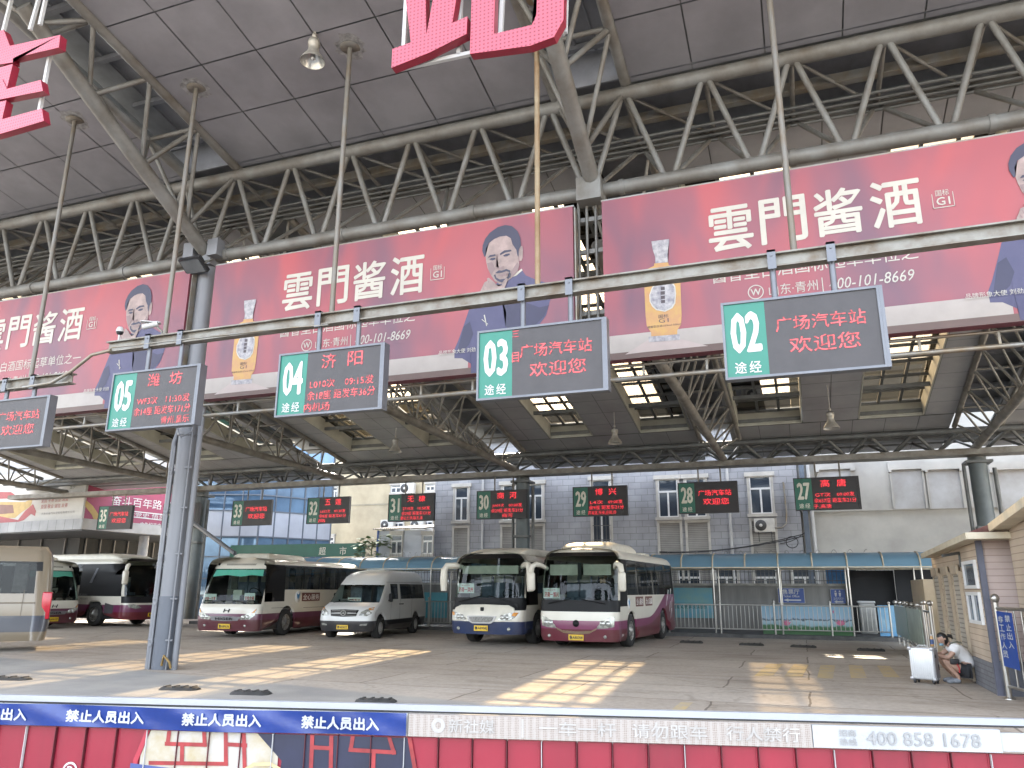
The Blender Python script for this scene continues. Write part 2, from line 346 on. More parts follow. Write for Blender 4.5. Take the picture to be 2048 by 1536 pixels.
# back soffit with skylights
SKY = {-2: ((-30.1, -28.0), (-25.9, -23.8)), -1: ((-20.3, -18.2), (-16.1, -14.1)), 0: ((-10.05, -8.15), (-6.0, -3.95)), 1: ((-1.95, .47), (2.62, 4.85)), -3: ((-40, -37.8), (-35.8, -33.6)), 2: ((9, 11.0), (12.6, 14.6))}
YA, YE, YZ = 16.85, 32.4, 33.9
for k in sorted(SKY):
    for j, (sa, sb) in enumerate(SKY[k]):
        fr = MB(); gl = MB(); wl = MB(); H = .62
        for X, s in ((sa, 1), (sb, -1)): wl.prism([(X, YA, cz(YA)), (X, YE, cz(YE)), (X, YE, cz(YE)+H), (X, YA, cz(YA)+H)], (-s*.05, 0, 0))
        for Y, s in ((YE, 1), (YA, -1)): wl.prism([(sa, Y, cz(Y)), (sb, Y, cz(Y)), (sb, Y, cz(Y)+H), (sa, Y, cz(Y)+H)], (0, s*.05, 0))
        n = 13
        for i in range(n+1):
            y = YA+(YE-YA)*i/n; fr.box(((sa+sb)/2, y, cz(y)+H-.04), (sb-sa, .07, .1))
            if i % 2 == 1: fr.box(((sa+sb)/2, y, cz(y)+.2), (sb-sa, .14, .14))
        [fr.beam((sa+(sb-sa)*q, YA, cz(YA)+H-.03), (sa+(sb-sa)*q, YE, cz(YE)+H-.03), .1, .07) for q in (.33, .67)]
        gl.quad((sa-.1, YA-.1, cz(YA)+H+.05), (sb+.1, YA-.1, cz(YA)+H+.05), (sb+.1, YE+.1, cz(YE)+H+.03), (sa-.1, YE+.1, cz(YE)+H+.03))
        o = fr.build('skylight', STEELD, canopy); wl.build('well', WELL, o); gl.build('pane', PANE if (k, j) != (0, 1) else GLASS('dimmed_skylight_pane', (.06, .048, .033), .9, .03, .03), o)  # darker tint on one strip, added to weaken its sun patch
    (s1a, s1b), (s2a, s2b) = SKY[k]
    xa, xb = nx(k, 24)+.7, nx(k+1, 24)-.7
    def field(X0, X1, Ya, Yb):
        t = MB(); m_ = max(1, round((X1-X0)/1.15)); q = max(1, round((Yb-Ya)/1.25)); g = .012
        for i in range(m_):
            for j in range(q):
                a, b = X0+(X1-X0)*i/m_+g, X0+(X1-X0)*(i+1)/m_-g; c_, d_ = Ya+(Yb-Ya)*j/q+g, Ya+(Yb-Ya)*(j+1)/q-g
                t.quad((a, c_, cz(c_)), (a, d_, cz(d_)), (b, d_, cz(d_)), (b, c_, cz(c_)))
        o = t.build('soffit_panel', TILED, canopy)
        d = MB(); d.prism([(X0, Ya, cz(Ya)+.03), (X1, Ya, cz(Ya)+.03), (X1, Yb, cz(Yb)+.03), (X0, Yb, cz(Yb)+.03)], (0, 0, .1)); d.build('soffit_backing', STEELD, o)
    field(xa, s1a-.06, YA-.1, YE); field(s1b+.06, s2a-.06, YA-.1, YE); field(s2b+.06, xb, YA-.1, YE); field(xa, xb, YE+.06, 36.2); field(xa, xb, 15.6, YA-.12)
# back truss with the sign rail
ch = MB(); web = MB(); zu = cz(33.9)-.12
bx0, bx1 = -46, 16
ch.cyl((bx0, 33.9, zu), (bx1, 33.9, zu), .12, 8); ch.cyl((bx0, 35.5, zu-.1), (bx1, 35.5, zu-.1), .12, 8)
ch.box(((bx0+bx1)/2, 34.9, zu+.02), (bx1-bx0, .5, .3))
Q = 9.9/6
for i in range(-17, 12):
    x = -2.75+Q*i
    for s in (-1, 1):
        web.cyl((x, 34.7, 7.05), (x+s*Q/2, 33.9, zu), .07, 7); web.cyl((x, 34.7, 7.05), (x+s*Q/2, 35.5, zu-.1), .055, 6)
o = ch.build('back_truss', STEELD, canopy); web.build('web', STEELD, o)
mb = MB(); mb.box(((bx0+bx1)/2, 34.7, 7.02), (bx1-bx0, .85, .24)); mb.build('sign_rail', STEELM, canopy)
# columns
def column(x, y, r, h, near):
    c = MB(); c.cyl((x, y, .0), (x, y, h), r, 24)
    if near: c.tube([(x, y, 5.05), (x, y, 5.15)], r+.03, 24); c.box((x, y, 9.35), (.5, .5, .26)); c.box((x+.36, y-.22, 9.6), (.3, .26, .42)); c.box((x-.36, y-.22, 9.6), (.3, .26, .42))
    o = c.build('column', COLG if near else M('back_column_paint', (.10, .12, .125), .5, .05, .15, 1.2), canopy)
    if near:
        b = MB(); b.tube([(x, y, 0.004), (x, y, 1.5)], r+.008, 24); b.build('painted_foot', COLG2, o)
        p = MB(); p.tube([(x-.31, y-.10, .0), (x-.31, y-.10, 4.9), (x-.26, y, 5.4)], .06, 10); p.build('downpipe', COLG, o)
        p = MB(); p.cyl((x+.36, y-.05, 0), (x+.36, y-.05, 5.7), .065, 10); p.build('downpipe', COLG, o)
        p = MB(); p.cyl((x-.19, y-.19, 0), (x-.19, y-.19, 4.8), .024, 8); p.cyl((x+.26, y-.18, 0), (x+.26, y-.18, 5.6), .02, 8)
        for z in (.5, 1.35, 2.3, 3.3, 4.2): p.box((x-.19, y-.2, z), (.08, .08, .05)); p.box((x+.0, y-.16, z+.1), (.66, .03, .035))
        p.tube([(x+.1, y-.34, 5.6), (x-.05, y-.38, 5.2), (x+.15, y-.4, 4.95), (x+.35, y-.3, 5.1), (x+.36, y-.28, 5.7)], .018, 6)
        p.build('conduit', COLG, o)
        p = MB(); p.tube([(x+.2, y-.25, .1), (x+.3, y-.32, .3), (x+.42, y-.28, .18), (x+.4, y-.2, .05)], .025, 6); p.build('drain_hose', M('ochre_hose', (.25, .16, .05), .6), o)
    else:
        p = MB(); p.cyl((x-.5, y, 0), (x-.5, y, h-.3), .07, 8); p.cyl((x+.55, y-.1, 0), (x+.55, y-.1, h-.5), .08, 8); p.box((x, y, h-.25), (.95, .95, .1)); p.box((x, y-.2, 4.1), (.8, .5, .1)); p.build('downpipe', STEELD, o)
column(-13.0, 13.8, .225, 9.5, True)
for k in (0, 2, -2): column(nx(k, YB)+.1, 35.3, .33, 6.95, False)
# diagonal brace pipe behind the big column
mb = MB(); mb.tube([onY(378, 985, 34), onY(378, 1040, 34), onY(470, 1107, 33)], .11, 8); mb.build('raking_pipe', COLG, canopy)
# gap lattice between the banners
mb = MB()
for dx in (-.28, -.1, .1, .3): mb.cyl((-3.38+dx*.9, 13.75+.1*dx, 5.9), (-3.38+dx*.9, 13.75+.1*dx, 9.45), .03, 6)
for z in (6.1, 6.9, 7.5, 8.2, 8.9): mb.box((-3.38, 13.8, z), (.72, .06, .09))
mb.box((-3.35, 13.6, 9.42), (.5, .35, .5)); mb.build('banner_mast', STEEL, canopy)
mb = MB(); mb.cyl((-13.4+9.4*0-8.9, 13.75, 5.75), (12, 13.75, 5.75), .03, 6)
mb.cyl((-22.5, 13.75, 5.5), (12, 13.75, 5.5), .045, 8)
for i in range(30): mb.box((-22+i*1.15, 13.75, 5.63), (.04, .04, .26))
mb.build('banner_sill', GALV, canopy)
# ================================================================= advertising banners
def banner_mat():
    m = bpy.data.materials.new('banner_print'); m.use_nodes = True; n = m.node_tree.nodes; l = m.node_tree.links; b = n['Principled BSDF']; b.inputs['Roughness'].default_value = .42
    tc = n.new('ShaderNodeTexCoord'); mp = n.new('ShaderNodeMapping'); mp.inputs['Rotation'].default_value = (0, rad(35), 0); mp.inputs['Scale'].default_value = (.55, 1, .22); l.new(tc.outputs['Object'], mp.inputs[0])
    nz = n.new('ShaderNodeTexNoise'); nz.inputs['Scale'].default_value = 1.1; nz.inputs['Detail'].default_value = 2.5; nz.inputs['Distortion'].default_value = .8; l.new(mp.outputs[0], nz.inputs[0])
    r = n.new('ShaderNodeValToRGB'); e = r.color_ramp.elements; e[0].position = .3; e[0].color = (.098, .043, .068, 1); e[1].position = .72; e[1].color = (.30, .05, .056, 1)
    x = e.new(.48); x.color = (.185, .048, .066, 1); l.new(nz.outputs[0], r.inputs[0]); l.new(r.outputs[0], b.inputs['Base Color'])
    bp = n.new('ShaderNodeBump'); bp.inputs['Strength'].default_value = .35; bp.inputs['Distance'].default_value = .05; n2 = n.new('ShaderNodeTexNoise'); n2.inputs['Scale'].default_value = .8; l.new(tc.outputs['Object'], n2.inputs[0]); l.new(n2.outputs[0], bp.inputs['Height']); l.new(bp.outputs[0], b.inputs['Normal'])
    return m
BAN = banner_mat(); BSIDE = M('banner_edge', (.12, .02, .035), .5)
INK = lambda nm, c, v=.05, s=3.: M(nm, c, .5, 0, v, s)
CREAM = INK('cream_print', (.40, .375, .325)); SKIN = INK('skin_print', (.30, .222, .205), .25, 2.); SKIN2 = INK('skin_shadow_print', (.19, .13, .13)); HAIR = INK('hair_print', (.03, .028, .055))
JACK = M('jacket_print', (.032, .030, .075), .5, 0, .35, 1.6, col2=(.06, .055, .115)); JACK2 = INK('jacket_fold_print', (.024, .022, .055)); GOLD = M('gold_print', (.31, .18, .045), .4, .1, .3, 5., col2=(.32, .15, .07)); SILV = M('silver_print', (.27, .255, .25), .4, .1, .4, 9., col2=(.09, .08, .11))
LEDGE = INK('ledge_print', (.31, .275, .25)); LEDGE2 = INK('ledge_glow_print', (.35, .285, .265)); BROWNP = INK('ledge_side_print', (.10, .06, .05)); DARKP = INK('dark_print', (.05, .035, .04))
BY = 13.4
def portrait(x, y): return (880+x/4.519, 420+y/4.519)       # measured on an enlarged view of the photo
def bottle(x, y): return (1200+x/6.144, 460+y/6.144)
MAN = [  # (part name, material, layer, outline)
 ('jacket', JACK, 1, [(130,1260),(165,1180),(215,1040),(262,900),(300,870),(360,760),(420,700),(520,660),(560,600),(640,610),(735,535),(775,590),(880,635),(990,665),(1010,700),(1005,780),(960,950),(880,1060),(790,1130),(700,1180),(640,1470),(280,1475),(280,1390),(200,1340),(130,1340)]),
 ('jacket_fold', JACK2, 2, [(560,800),(620,780),(760,830),(900,880),(985,860),(940,960),(860,1040),(760,1100),(690,1120),(590,1050),(600,930)]),
 ('jacket_fold', JACK2, 2, [(215,1050),(270,1010),(300,1120),(260,1220),(180,1300),(160,1260)]),
 ('collar', CREAM, 2, [(640,612),(660,590),(738,530),(746,545),(690,592)]),
 ('face', SKIN, 3, [(412,420),(420,360),(450,290),(530,235),(600,228),(660,270),(700,340),(708,420),(716,500),(700,560),(650,610),(600,650),(540,672),(495,640),(462,590),(432,530),(418,470)]),
 ('ear', SKIN, 3, [(708,400),(722,335),(742,322),(749,350),(748,430),(738,458),(718,460)]),
 ('hair', HAIR, 4, [(400,425),(382,370),(385,320),(408,260),(450,205),(520,155),(590,135),(650,145),(700,190),(725,250),(732,320),(712,360),(710,425),(700,410),(690,360),(655,310),(640,255),(600,232),(540,240),(490,262),(440,300),(415,350),(412,415)]),
 ('eyebrow', HAIR, 5, [(432,432),(450,408),(500,400),(502,414),(458,424)]), ('eyebrow', HAIR, 5, [(540,395),(580,365),(640,358),(648,372),(590,384),(545,408)]),
 ('eye', HAIR, 5, [(445,448),(462,434),(500,432),(502,444),(475,456)]), ('eye', HAIR, 5, [(570,412),(595,396),(628,392),(632,404),(605,418),(578,420)]),
 ('nose', SKIN2, 5, [(512,400),(522,398),(518,470),(508,512),(530,525),(560,512),(580,505),(575,522),(540,538),(505,532),(500,510)]),
 ('cheek', SKIN2, 4.5, [(425,480),(470,470),(500,530),(480,560),(465,590),(440,545)]), ('cheek', SKIN2, 4.5, [(640,560),(700,470),(716,500),(700,560),(655,606)]),
 ('moustache', HAIR, 5, [(498,570),(530,545),(560,548),(600,532),(632,545),(635,562),(600,552),(560,566),(520,572)]), ('mouth', SKIN2, 5.5, [(525,590),(570,576),(612,568),(612,580),(560,600)]),
 ('goatee', HAIR, 5, [(486,590),(500,580),(508,610),(540,628),(590,620),(622,590),(624,560),(640,575),(636,605),(600,636),(555,655),(520,640),(496,618)]),
 ('hand', SKIN, 6, [(355,770),(370,720),(385,690),(400,655),(428,640),(425,618),(440,612),(478,640),(505,670),(530,690),(555,680),(575,640),(600,612),(614,622),(606,650),(585,700),(560,770),(480,860),(400,840)]),
 ('finger_line', SKIN2, 7, [(432,640),(446,648),(440,662)]), ('finger_line', SKIN2, 7, [(404,660),(420,690),(412,694)]), ('finger_line', SKIN2, 7, [(386,694),(404,722),(396,724)]),
 ('jacket_button', CREAM, 3, [(395,950),(405,945),(425,1045),(418,1050)]), ('jacket_button', CREAM, 3, [(375,990),(380,985),(435,1030),(432,1036)]),
]
BOT = [
 ('ledge_glow', LEDGE2, 1.5, [(600,1345),(975,1335),(1330,1425),(1250,1430),(500,1505),(310,1530)]),
 ('bottle_glass', GOLD, 2, [(665,440),(665,410),(838,398),(845,432),(930,445),(975,480),(985,560),(1003,1050),(995,1160),(950,1230),(948,1290),(630,1310),(628,1260),(575,1180),(560,1050),(545,700),(550,530),(590,475)]),
 ('bottle_cap', SILV, 3, [(632,140),(850,110),(852,150),(830,300),(834,395),(680,410),(678,330),(650,250)]),
 ('bottle_base', SILV, 3, [(596,1310),(980,1280),(985,1350),(600,1380)]),
 ('label_rim', CREAM, 3, [(640,700),(690,650),(890,640),(925,690),(935,780),(925,900),(890,960),(800,1005),(690,985),(640,940),(610,880),(605,800)]),
 ('bottle_label', SILV, 4, [(650,710),(700,662),(880,652),(912,700),(922,780),(912,890),(878,945),(795,990),(700,970),(652,925),(622,880),(618,800)]),
 ('label_writing', DARKP, 5, [(745,700),(795,695),(797,735),(747,740)]), ('label_writing', DARKP, 5, [(745,755),(797,750),(797,792),(745,797)]), ('label_writing', DARKP, 5, [(747,810),(797,805),(798,845),(747,850)]), ('label_writing', DARKP, 5, [(750,862),(799,857),(800,895),(750,900)]),
]
def banner(x0, label):
    x1, zt, zb, yb = x0+8.74, 9.04, 5.78, 13.64
    t = thing('advertising_banner', label, 'banner', (x0, 13.5, zb), group='banners hung under the front truss')
    dx = x0-(-12.41); dxb = x0-(-3.08)
    m = MB(); m.quad((x0, BY, zb), (x1, BY, zb), (x1, BY, zt), (x0, BY, zt)); m.build('sheet', BAN, t)
    m = MB(); m.bb((x0, BY+.004, zb), (x1, yb, zt)); m.build('frame', BSIDE, t)
    m = MB(); m.bb((x0-.02, BY+.02, zt+.005), (x1+.02, BY+.1, zt+.04)); m.bb((x1+.01, BY+.05, zb), (x1+.04, BY+.2, zt)); m.build('edge_trim', GALV, t)
    def layer(k): return BY-.004*k
    m = MB(); m.quad((x0+.01, layer(.4), zb), (x0+6.55, layer(.4), zb), (x0+6.55, layer(.4), zb+.47), (x0+.01, layer(.4), zb+.47)); o = m.build('printed_ledge', LEDGE, t)
    m = MB(); m.quad((x0+.01, layer(.7), zb), (x0+8.73, layer(.7), zb), (x0+8.73, layer(.7), zb+.13), (x0+.01, layer(.7), zb+.13)); m.build('ledge_side', BROWNP, o)
    # the lettering
    m = MB(); L = layer(2)
    for i, c in enumerate('雲門酱酒'): text(m, c, (x0+2.0+i*.91, L, 7.66+(.0 if i else -.02)), .76, .86, off=.026)
    text(m, '酱香型白酒国标起草单位之一', (x0+2.0, L, 7.03), 3.62, .27)
    text(m, '山东·青州', (x0+2.95, L, 6.68), .80, .2); text(m, '400-101-8669', (x0+3.92, L, 6.66), 1.30, .2, slant=.2)
    m.bb((x0+3.82, L, 6.64), (x0+3.835, L-.002, 6.9))
    text(m, '品牌形象大使 刘劲', (x0+5.92, layer(9), 6.22), .80, .095)
    text(m, '国标', (x0+5.72, L, 8.1), .2, .11); text(m, 'G1', (x0+5.72, L, 7.93), .2, .14, off=.03)
    for a, b in (((5.66, 7.88), (5.98, 7.895)), ((5.66, 7.88), (5.67, 8.15)), ((5.97, 7.88), (5.98, 8.15))): m.bb((x0+a[0], L, a[1]), (x0+b[0], L-.002, b[1]))
    c = (x0+2.73, L, 6.78); n = 24
    vs = [(c[0]+r*math.cos(2*math.pi*i/n), L, c[2]+r*math.sin(2*math.pi*i/n)) for r in (.135, .118) for i in range(n)]
    m.add(vs, [(i, (i+1) % n, (i+1) % n+n, i+n) for i in range(n)])
    text(m, 'W', (c[0]-.085, L, c[2]-.06), .17, .12, off=.03); m.build('lettering', CREAM, t)
    par = {}
    for nm, mt, k, pl in MAN:
        m = MB(); pts = [onY(*portrait(*p), layer(k)) for p in pl]; pts = [Vector((min(p.x+dx, x1-.01), layer(k), max(p.z, zb+.01))) for p in pts]
        f = bmesh.new(); vv = [f.verts.new(p) for p in pts]; fc = f.faces.new(vv); bmesh.ops.triangulate(f, faces=[fc]); f.verts.index_update()
        m.add([v.co for v in f.verts], [tuple(v.index for v in q.verts) for q in f.faces]); f.free()
        top = nm in ('jacket', 'face', 'hair', 'hand')
        o = m.build(nm if not top else 'printed_'+nm, mt, t if top else par['face' if nm in ('ear', 'eyebrow', 'eye', 'nose', 'cheek', 'moustache', 'mouth', 'goatee') else ('hand' if nm == 'finger_line' else 'jacket')])
        if top: par[nm] = o
    for nm, mt, k, pl in BOT:
        m = MB(); pts = [onY(*bottle(*p), layer(k)) for p in pl]; pts = [Vector((p.x+dxb, layer(k), max(p.z, zb+.005))) for p in pts]
        f = bmesh.new(); vv = [f.verts.new(p) for p in pts]; fc = f.faces.new(vv); bmesh.ops.triangulate(f, faces=[fc]); f.verts.index_update()
        m.add([v.co for v in f.verts], [tuple(v.index for v in q.verts) for q in f.faces]); f.free()
        o = m.build('printed_bottle' if nm == 'bottle_glass' else nm, mt, t if nm in ('bottle_glass', 'ledge_glow') else par['b'])
        if nm == 'bottle_glass': par['b'] = o
    m = MB(); bx = onY(*bottle(780, 1080), layer(3)); text(m, '国标', (bx.x+dxb-.09, layer(3), bx.z+.0), .18, .07); text(m, 'G1', (bx.x+dxb-.09, layer(3), bx.z-.09), .18, .08); text(m, '酱香型白酒 53%vol 500ml', (bx.x+dxb-.3, layer(3), bx.z-.17), .6, .045); m.build('bottle_writing', DARKP, par['b'])
banner(-12.41, 'red liquor banner whole in view, between the big grey column and the banner mast')
banner(-3.08, 'red liquor banner cut off by the right edge, behind the sign 02 and the rail')
banner(-21.9, 'red liquor banner cut off by the left edge, left of the big grey column')

# ================================================================= rail that carries the signs near the camera
def ibeam(mb, x0, x1, y, z):
    mb.bb((x0, y-.09, z+.20), (x1, y+.09, z+.225)); mb.bb((x0, y-.09, z), (x1, y+.09, z+.025)); mb.bb((x0, y-.012, z+.0252), (x1, y+.012, z+.1998))
RAILM = M('weathered_rail', (.155, .148, .13), .45, .35, .35, 2.5, .15, col2=(.10, .075, .05), fac2=.4)
SY = 11.2
rail = thing('sign_rail', 'long rusty steel rail hung on poles, carrying the signs 02 to 05', 'rail', (-4, SY, 6.3))
m = MB(); ibeam(m, -12.87, 8, SY, 6.28); m.build('beam', RAILM, rail)
POLEM = M('hanger_pole_paint', (.125, .121, .112), .5, .2, .25, 2., .1, col2=(.13, .10, .065)); POLER = M('rusty_pole', (.22, .175, .11), .55, .2, .3, 2., .1, col2=(.17, .09, .035))
def hang_pole(x, y, z0, par, mt):
    m = MB(); m.cyl((x, y, z0), (x, y, cz(y)), .048, 10); m.lathe([(.05, 0), (.2, -.0), (.2, .015), (.05, .05)][::-1], (x, y, cz(y)-.03), (0, 0, 1), 16); o = m.build('pole', mt, par); m = MB(); n = 22; rr = random.Random(int(x*97)); m.add([(x, y, cz(y)-.006)]+[(x+math.cos(6.2832*i/n)*r_, y+math.sin(6.2832*i/n)*r_, cz(y+math.sin(6.2832*i/n)*r_)-.006) for i in range(n) for r_ in (rr.uniform(.24, .36),)], [(0, (i+1) % n+1, i+1) for i in range(n)]); m.build('sealant_ring', M('sealant', (.215, .21, .21), .8, 0, .3, 9.), o); return o
for x in (-11.45, -7.61, -3.68, .285, 4.1): hang_pole(x, SY, 6.5, rail, POLER if abs(x+3.68) < .1 else POLEM)
m = MB(); m.tube([(-12.7, SY-.1, 6.3), (-13.2, SY-.1, 6.25), (-13.7, SY-.1, 5.95), (-14.2, SY-.1, 5.75), (-15, SY-.1, 5.72)], .035, 7)
m.tube([(-12.7, SY-.1, 6.35), (-11, SY-.1, 6.33), (-8.4, SY-.1, 6.29), (-7.6, SY-.1, 6.25)], .014, 6); m.build('cable', GALV, rail)
rail2 = thing('sign_rail', 'short steel rail at the left edge, carrying the cut off sign', 'rail', (-15, SY, 5.9))
m = MB(); ibeam(m, -17.5, -13.75, SY, 5.72); m.build('beam', RAILM, rail2); hang_pole(-14.96, SY, 5.94, rail2, POLEM)
# ================================================================= departure signs
def dsign(x, y, zt, w, h, num, lines, label, rail_z, back, group):
    t = thing('departure_sign', label, 'sign', (x, y, zt-h), group=group); f = .035; gp = .285*w
    m = MB(); m.bb((x, y-.07, zt-h), (x+w, y+.07, zt)); m.build('housing', BLACK if back else ALU, t)
    m = MB()
    for a, b in (((x, zt-f), (x+w, zt)), ((x, zt-h), (x+w, zt-h+f)), ((x, zt-h+f), (x+f, zt-f)), ((x+w-f, zt-h+f), (x+w, zt-f))): m.bb((a[0], y-.1, a[1]), (b[0], y-.0702, b[1]))
    m.bb((x+w+.001, y-.1, zt-h), (x+w+.045, y+.08, zt)); m.build('frame', SCREEND if back else ALU, t)
    m = MB(); m.bb((x+f, y-.078, zt-h+f), (x+gp, y-.0704, zt-f)); g = m.build('number_panel', GREEND if back else GREEN, t)
    m = MB(); text(m, num, (x+f+.045*w, y-.083, zt-h*.66), gp-f-.085*w, h*.50, off=.05); text(m, '途', (x+f+.05*w, y-.083, zt-h*.93), .075*w, h*.145, off=.02); text(m, '经', (x+f+.145*w, y-.083, zt-h*.93), .075*w, h*.145, off=.02); m.build('number', M('dull_number', (.55, .55, .47), .5) if back else LETW, g)
    m = MB(); m.bb((x+gp, y-.076, zt-h+f), (x+w-f, y-.0704, zt-f)); sc = m.build('screen', SCREEND if back else SCREEN, t)
    m = MB(); sx, sw = x+gp, w-gp-f
    for s, u, v, ww, hh in lines: text(m, s, (sx+u*sw, y-.082, zt-h+v*h), ww*sw, hh*h, off=.0 if hh < .17 or not back else .0125)
    m.build('display_text', LEDB if back else LED, sc)
    for u in (.36, .74):
        m = MB(); 
        if back: m.cyl((x+u*w, y, zt), (x+u*w, y, rail_z), .035, 7)
        else:
            m.cyl((x+u*w, y, zt), (x+u*w, y, rail_z+.05), .045, 8); m.bb((x+u*w-.06, y-.11, rail_z-.04), (x+u*w+.06, y-.0902, rail_z+.26)); m.bb((x+u*w-.06, y-.11, rail_z+.2252), (x+u*w+.06, y+.1, rail_z+.26)); m.cyl((x+u*w, y-.112, rail_z+.17), (x+u*w, y-.125, rail_z+.17), .018, 6)
        m.build('hanger', STEELM if back else ALU, t)
    return t
WEL = [('广场汽车站', .09, .55, .80, .19), ('欢迎您', .2, .27, .62, .2)]
def dest(n2, a, b, c, sc_, u=.05):
    return [(n2[0], .2, .70, .2, .22), (n2[1], .56, .70, .2, .22), (a, .06, .40, .34, .13), (b, .54, .40, .38, .13), (c, .03, .22, .92, .14), (sc_, u, .05, .2+.05*len(sc_), .13)]
G1, G2 = 'departure signs along the near rail', 'departure signs along the far rail'
for x, num, ln, lab in ((-.80, '02', WEL, 'departure sign numbered 02, its screen welcoming passengers'), (-4.70, '03', WEL+[('三', .0, .86, .08, .09), ('目', 0, .50, .08, .14)], 'departure sign numbered 03 with stray red bars at the screen edge'),
    (-8.60, '04', dest('济阳', 'L010次', '09:15发', '余18座 距发车36分', '内机场', .0), 'departure sign numbered 04, showing the 09:15 bus'), (-12.55, '05', dest('潍坊', 'WF3次', '11:30发', '余14座 距发车171分', '青州,昌乐', .5), 'departure sign numbered 05, in front of the big grey column')):
    dsign(x, SY, 5.80, 2.13, 1.18, num, ln, lab, 6.28, False, G1)
dsign(-16.35, SY, 5.50, 2.13, 1.07, '06', WEL, 'departure sign cut by the left edge, only its red welcome text in view', 5.72, False, G1)
BSX = 34.6
for i, (num, ln, lab) in enumerate((('27', dest('高唐', 'GT次', '09:00发', '余657座 距发车21分', '子,高唐', .0), 'far departure sign numbered 27, in front of the pale grey building'), ('28', WEL, 'far departure sign numbered 28, over the windows of the brick building'),
    ('29', dest('博兴', 'L4次', '09:00发', '余9座 距发车21分', '开发区,乐安,庄岗,乔', 0), 'far departure sign numbered 29, above the bus with the magenta band'), ('30', dest('商河', 'Jsh01次', '09:00发', '余29座 距发车21分', '商河', .35), 'far departure sign numbered 30, in front of the back column'),
    ('31', dest('无棣', '2710次', '10:50发', '余29座 距发车131分', '曹坛,仁风,联五,县', .0), 'far departure sign numbered 31, over the small white house'), ('32', dest('五莲', 'L652次', '09:30发', '余8座 距发车61分', '高', .0), 'far departure sign numbered 32, against the cream building'),
    ('33', WEL, 'far departure sign numbered 33, against the glass building'), ('34', WEL, 'far departure sign numbered 34, half hidden by the big grey column'), ('35', WEL, 'far departure sign numbered 35, in front of the pink billboard'))):
    dsign(-.03-4.82*i, BSX, 6.26, 2.5, 1.36, num, ln, lab, 6.92, True, G2)

# ================================================================= lamps, floodlight, cameras
LAMPH = M('lamp_housing', (.36, .34, .30), .45, .4, .15, 6.); REFL = M('lamp_reflector', (.45, .45, .42), .18, .5, .05, 6.)
def bell(p, ztop, s, label, rod):
    t = thing('bell_lamp', label, 'lamp', p, group='bell lamps hung from the soffit')
    m = MB(); m.cyl((p[0], p[1], p[2]+.42*s), (p[0], p[1], ztop), .018 if rod else .03, 6); m.lathe([(.03, 0), (.05, .03), (.05, .08), (.02, .1)], (p[0], p[1], p[2]+.5*s)); m.build('hanger', LAMPH, t)
    m = MB(); m.lathe([(.0, .45*s), (.10*s, .45*s), (.11*s, .40*s), (.11*s, .33*s), (.09*s, .32*s), (.10*s, .22*s), (.125*s, .16*s), (.19*s, .07*s), (.225*s, .0), (.23*s, -.015*s)], p, n=20); m.build('housing', LAMPH, t)
    m = MB(); m.lathe([(.222*s, -.01*s), (.18*s, .07*s), (.115*s, .16*s), (.05*s, .2*s), (0, .2*s)], p, n=20); m.lathe([(.0, .02), (.05*s, .05), (.045*s, .14*s), (0, .18*s)], p, n=10); m.build('reflector', REFL, t)
L1 = onY(625, 122, 10.7); bell(tuple(L1), cz(10.7), 1.05, 'large bell lamp close under the front soffit, left of the big red letters', False)
for (px, py, Y, lab) in ((1230, 886, 30, 'bell lamp under the back soffit between the signs 29 and 28'), (1663, 856, 29, 'bell lamp on a long rod below the sign 02'), (790, 903, 30, 'bell lamp under the back soffit left of the sign 31')):
    p = onY(px, py, Y); bell(tuple(p), cz(Y), 1.25, lab, True)
p = onY(388, 530, 13.3); t = thing('floodlight', 'square floodlight tilted down beside the top of the big column', 'light', tuple(p))
m = MB(); m.box(p, (.62, .42, .1), rx=rad(-35)); m.build('housing', BLACK, t); m = MB(); m.box(p+Vector((0, -.03, -.055)), (.54, .34, .012), rx=rad(-35)); m.build('lens', M('lamp_glass', (.10, .105, .11), .1), t); m = MB(); m.tube([p+Vector((-.3, .0, 0)), p+Vector((-.3, .25, .2)), p+Vector((.3, .25, .2)), p+Vector((.3, 0, 0))], .02, 6); m.build('bracket', STEELM, t)
p = onY(240, 662, SY); t = thing('dome_camera', 'small white dome camera on a thin stalk at the end of the rail', 'camera', tuple(p))
m = MB(); m.tube([(p.x, p.y, 6.5), (p.x, p.y, p.z-.05)], .02, 6); m.build('stalk', WHITEP, t); m = MB(); m.lathe([(0, .09), (.05, .08), (.075, .02), (.075, -.02)], p, n=14); m.build('housing', WHITEP, t); m = MB(); m.lathe([(.07, -.02), (.055, -.07), (0, -.09)], p, n=14); m.build('dome', BLACK, t)
p = onY(305, 653, SY); t = thing('bullet_camera', 'white bullet camera pointing left above the end of the rail', 'camera', tuple(p))
m = MB(); m.cyl(p+Vector((.14, 0, .05)), p+Vector((-.14, -.1, -.03)), .055, 12); m.build('housing', WHITEP, t); m = MB(); m.box(p+Vector((0, -.05, .07)), (.36, .14, .015), rz=rad(35)); m.build('sunshade', WHITEP, t); m = MB(); m.tube([p+Vector((.1, 0, 0)), p+Vector((.25, 0, -.12)), (p.x+.28, p.y, 6.5)], .018, 6); m.build('bracket', STEELM, t)

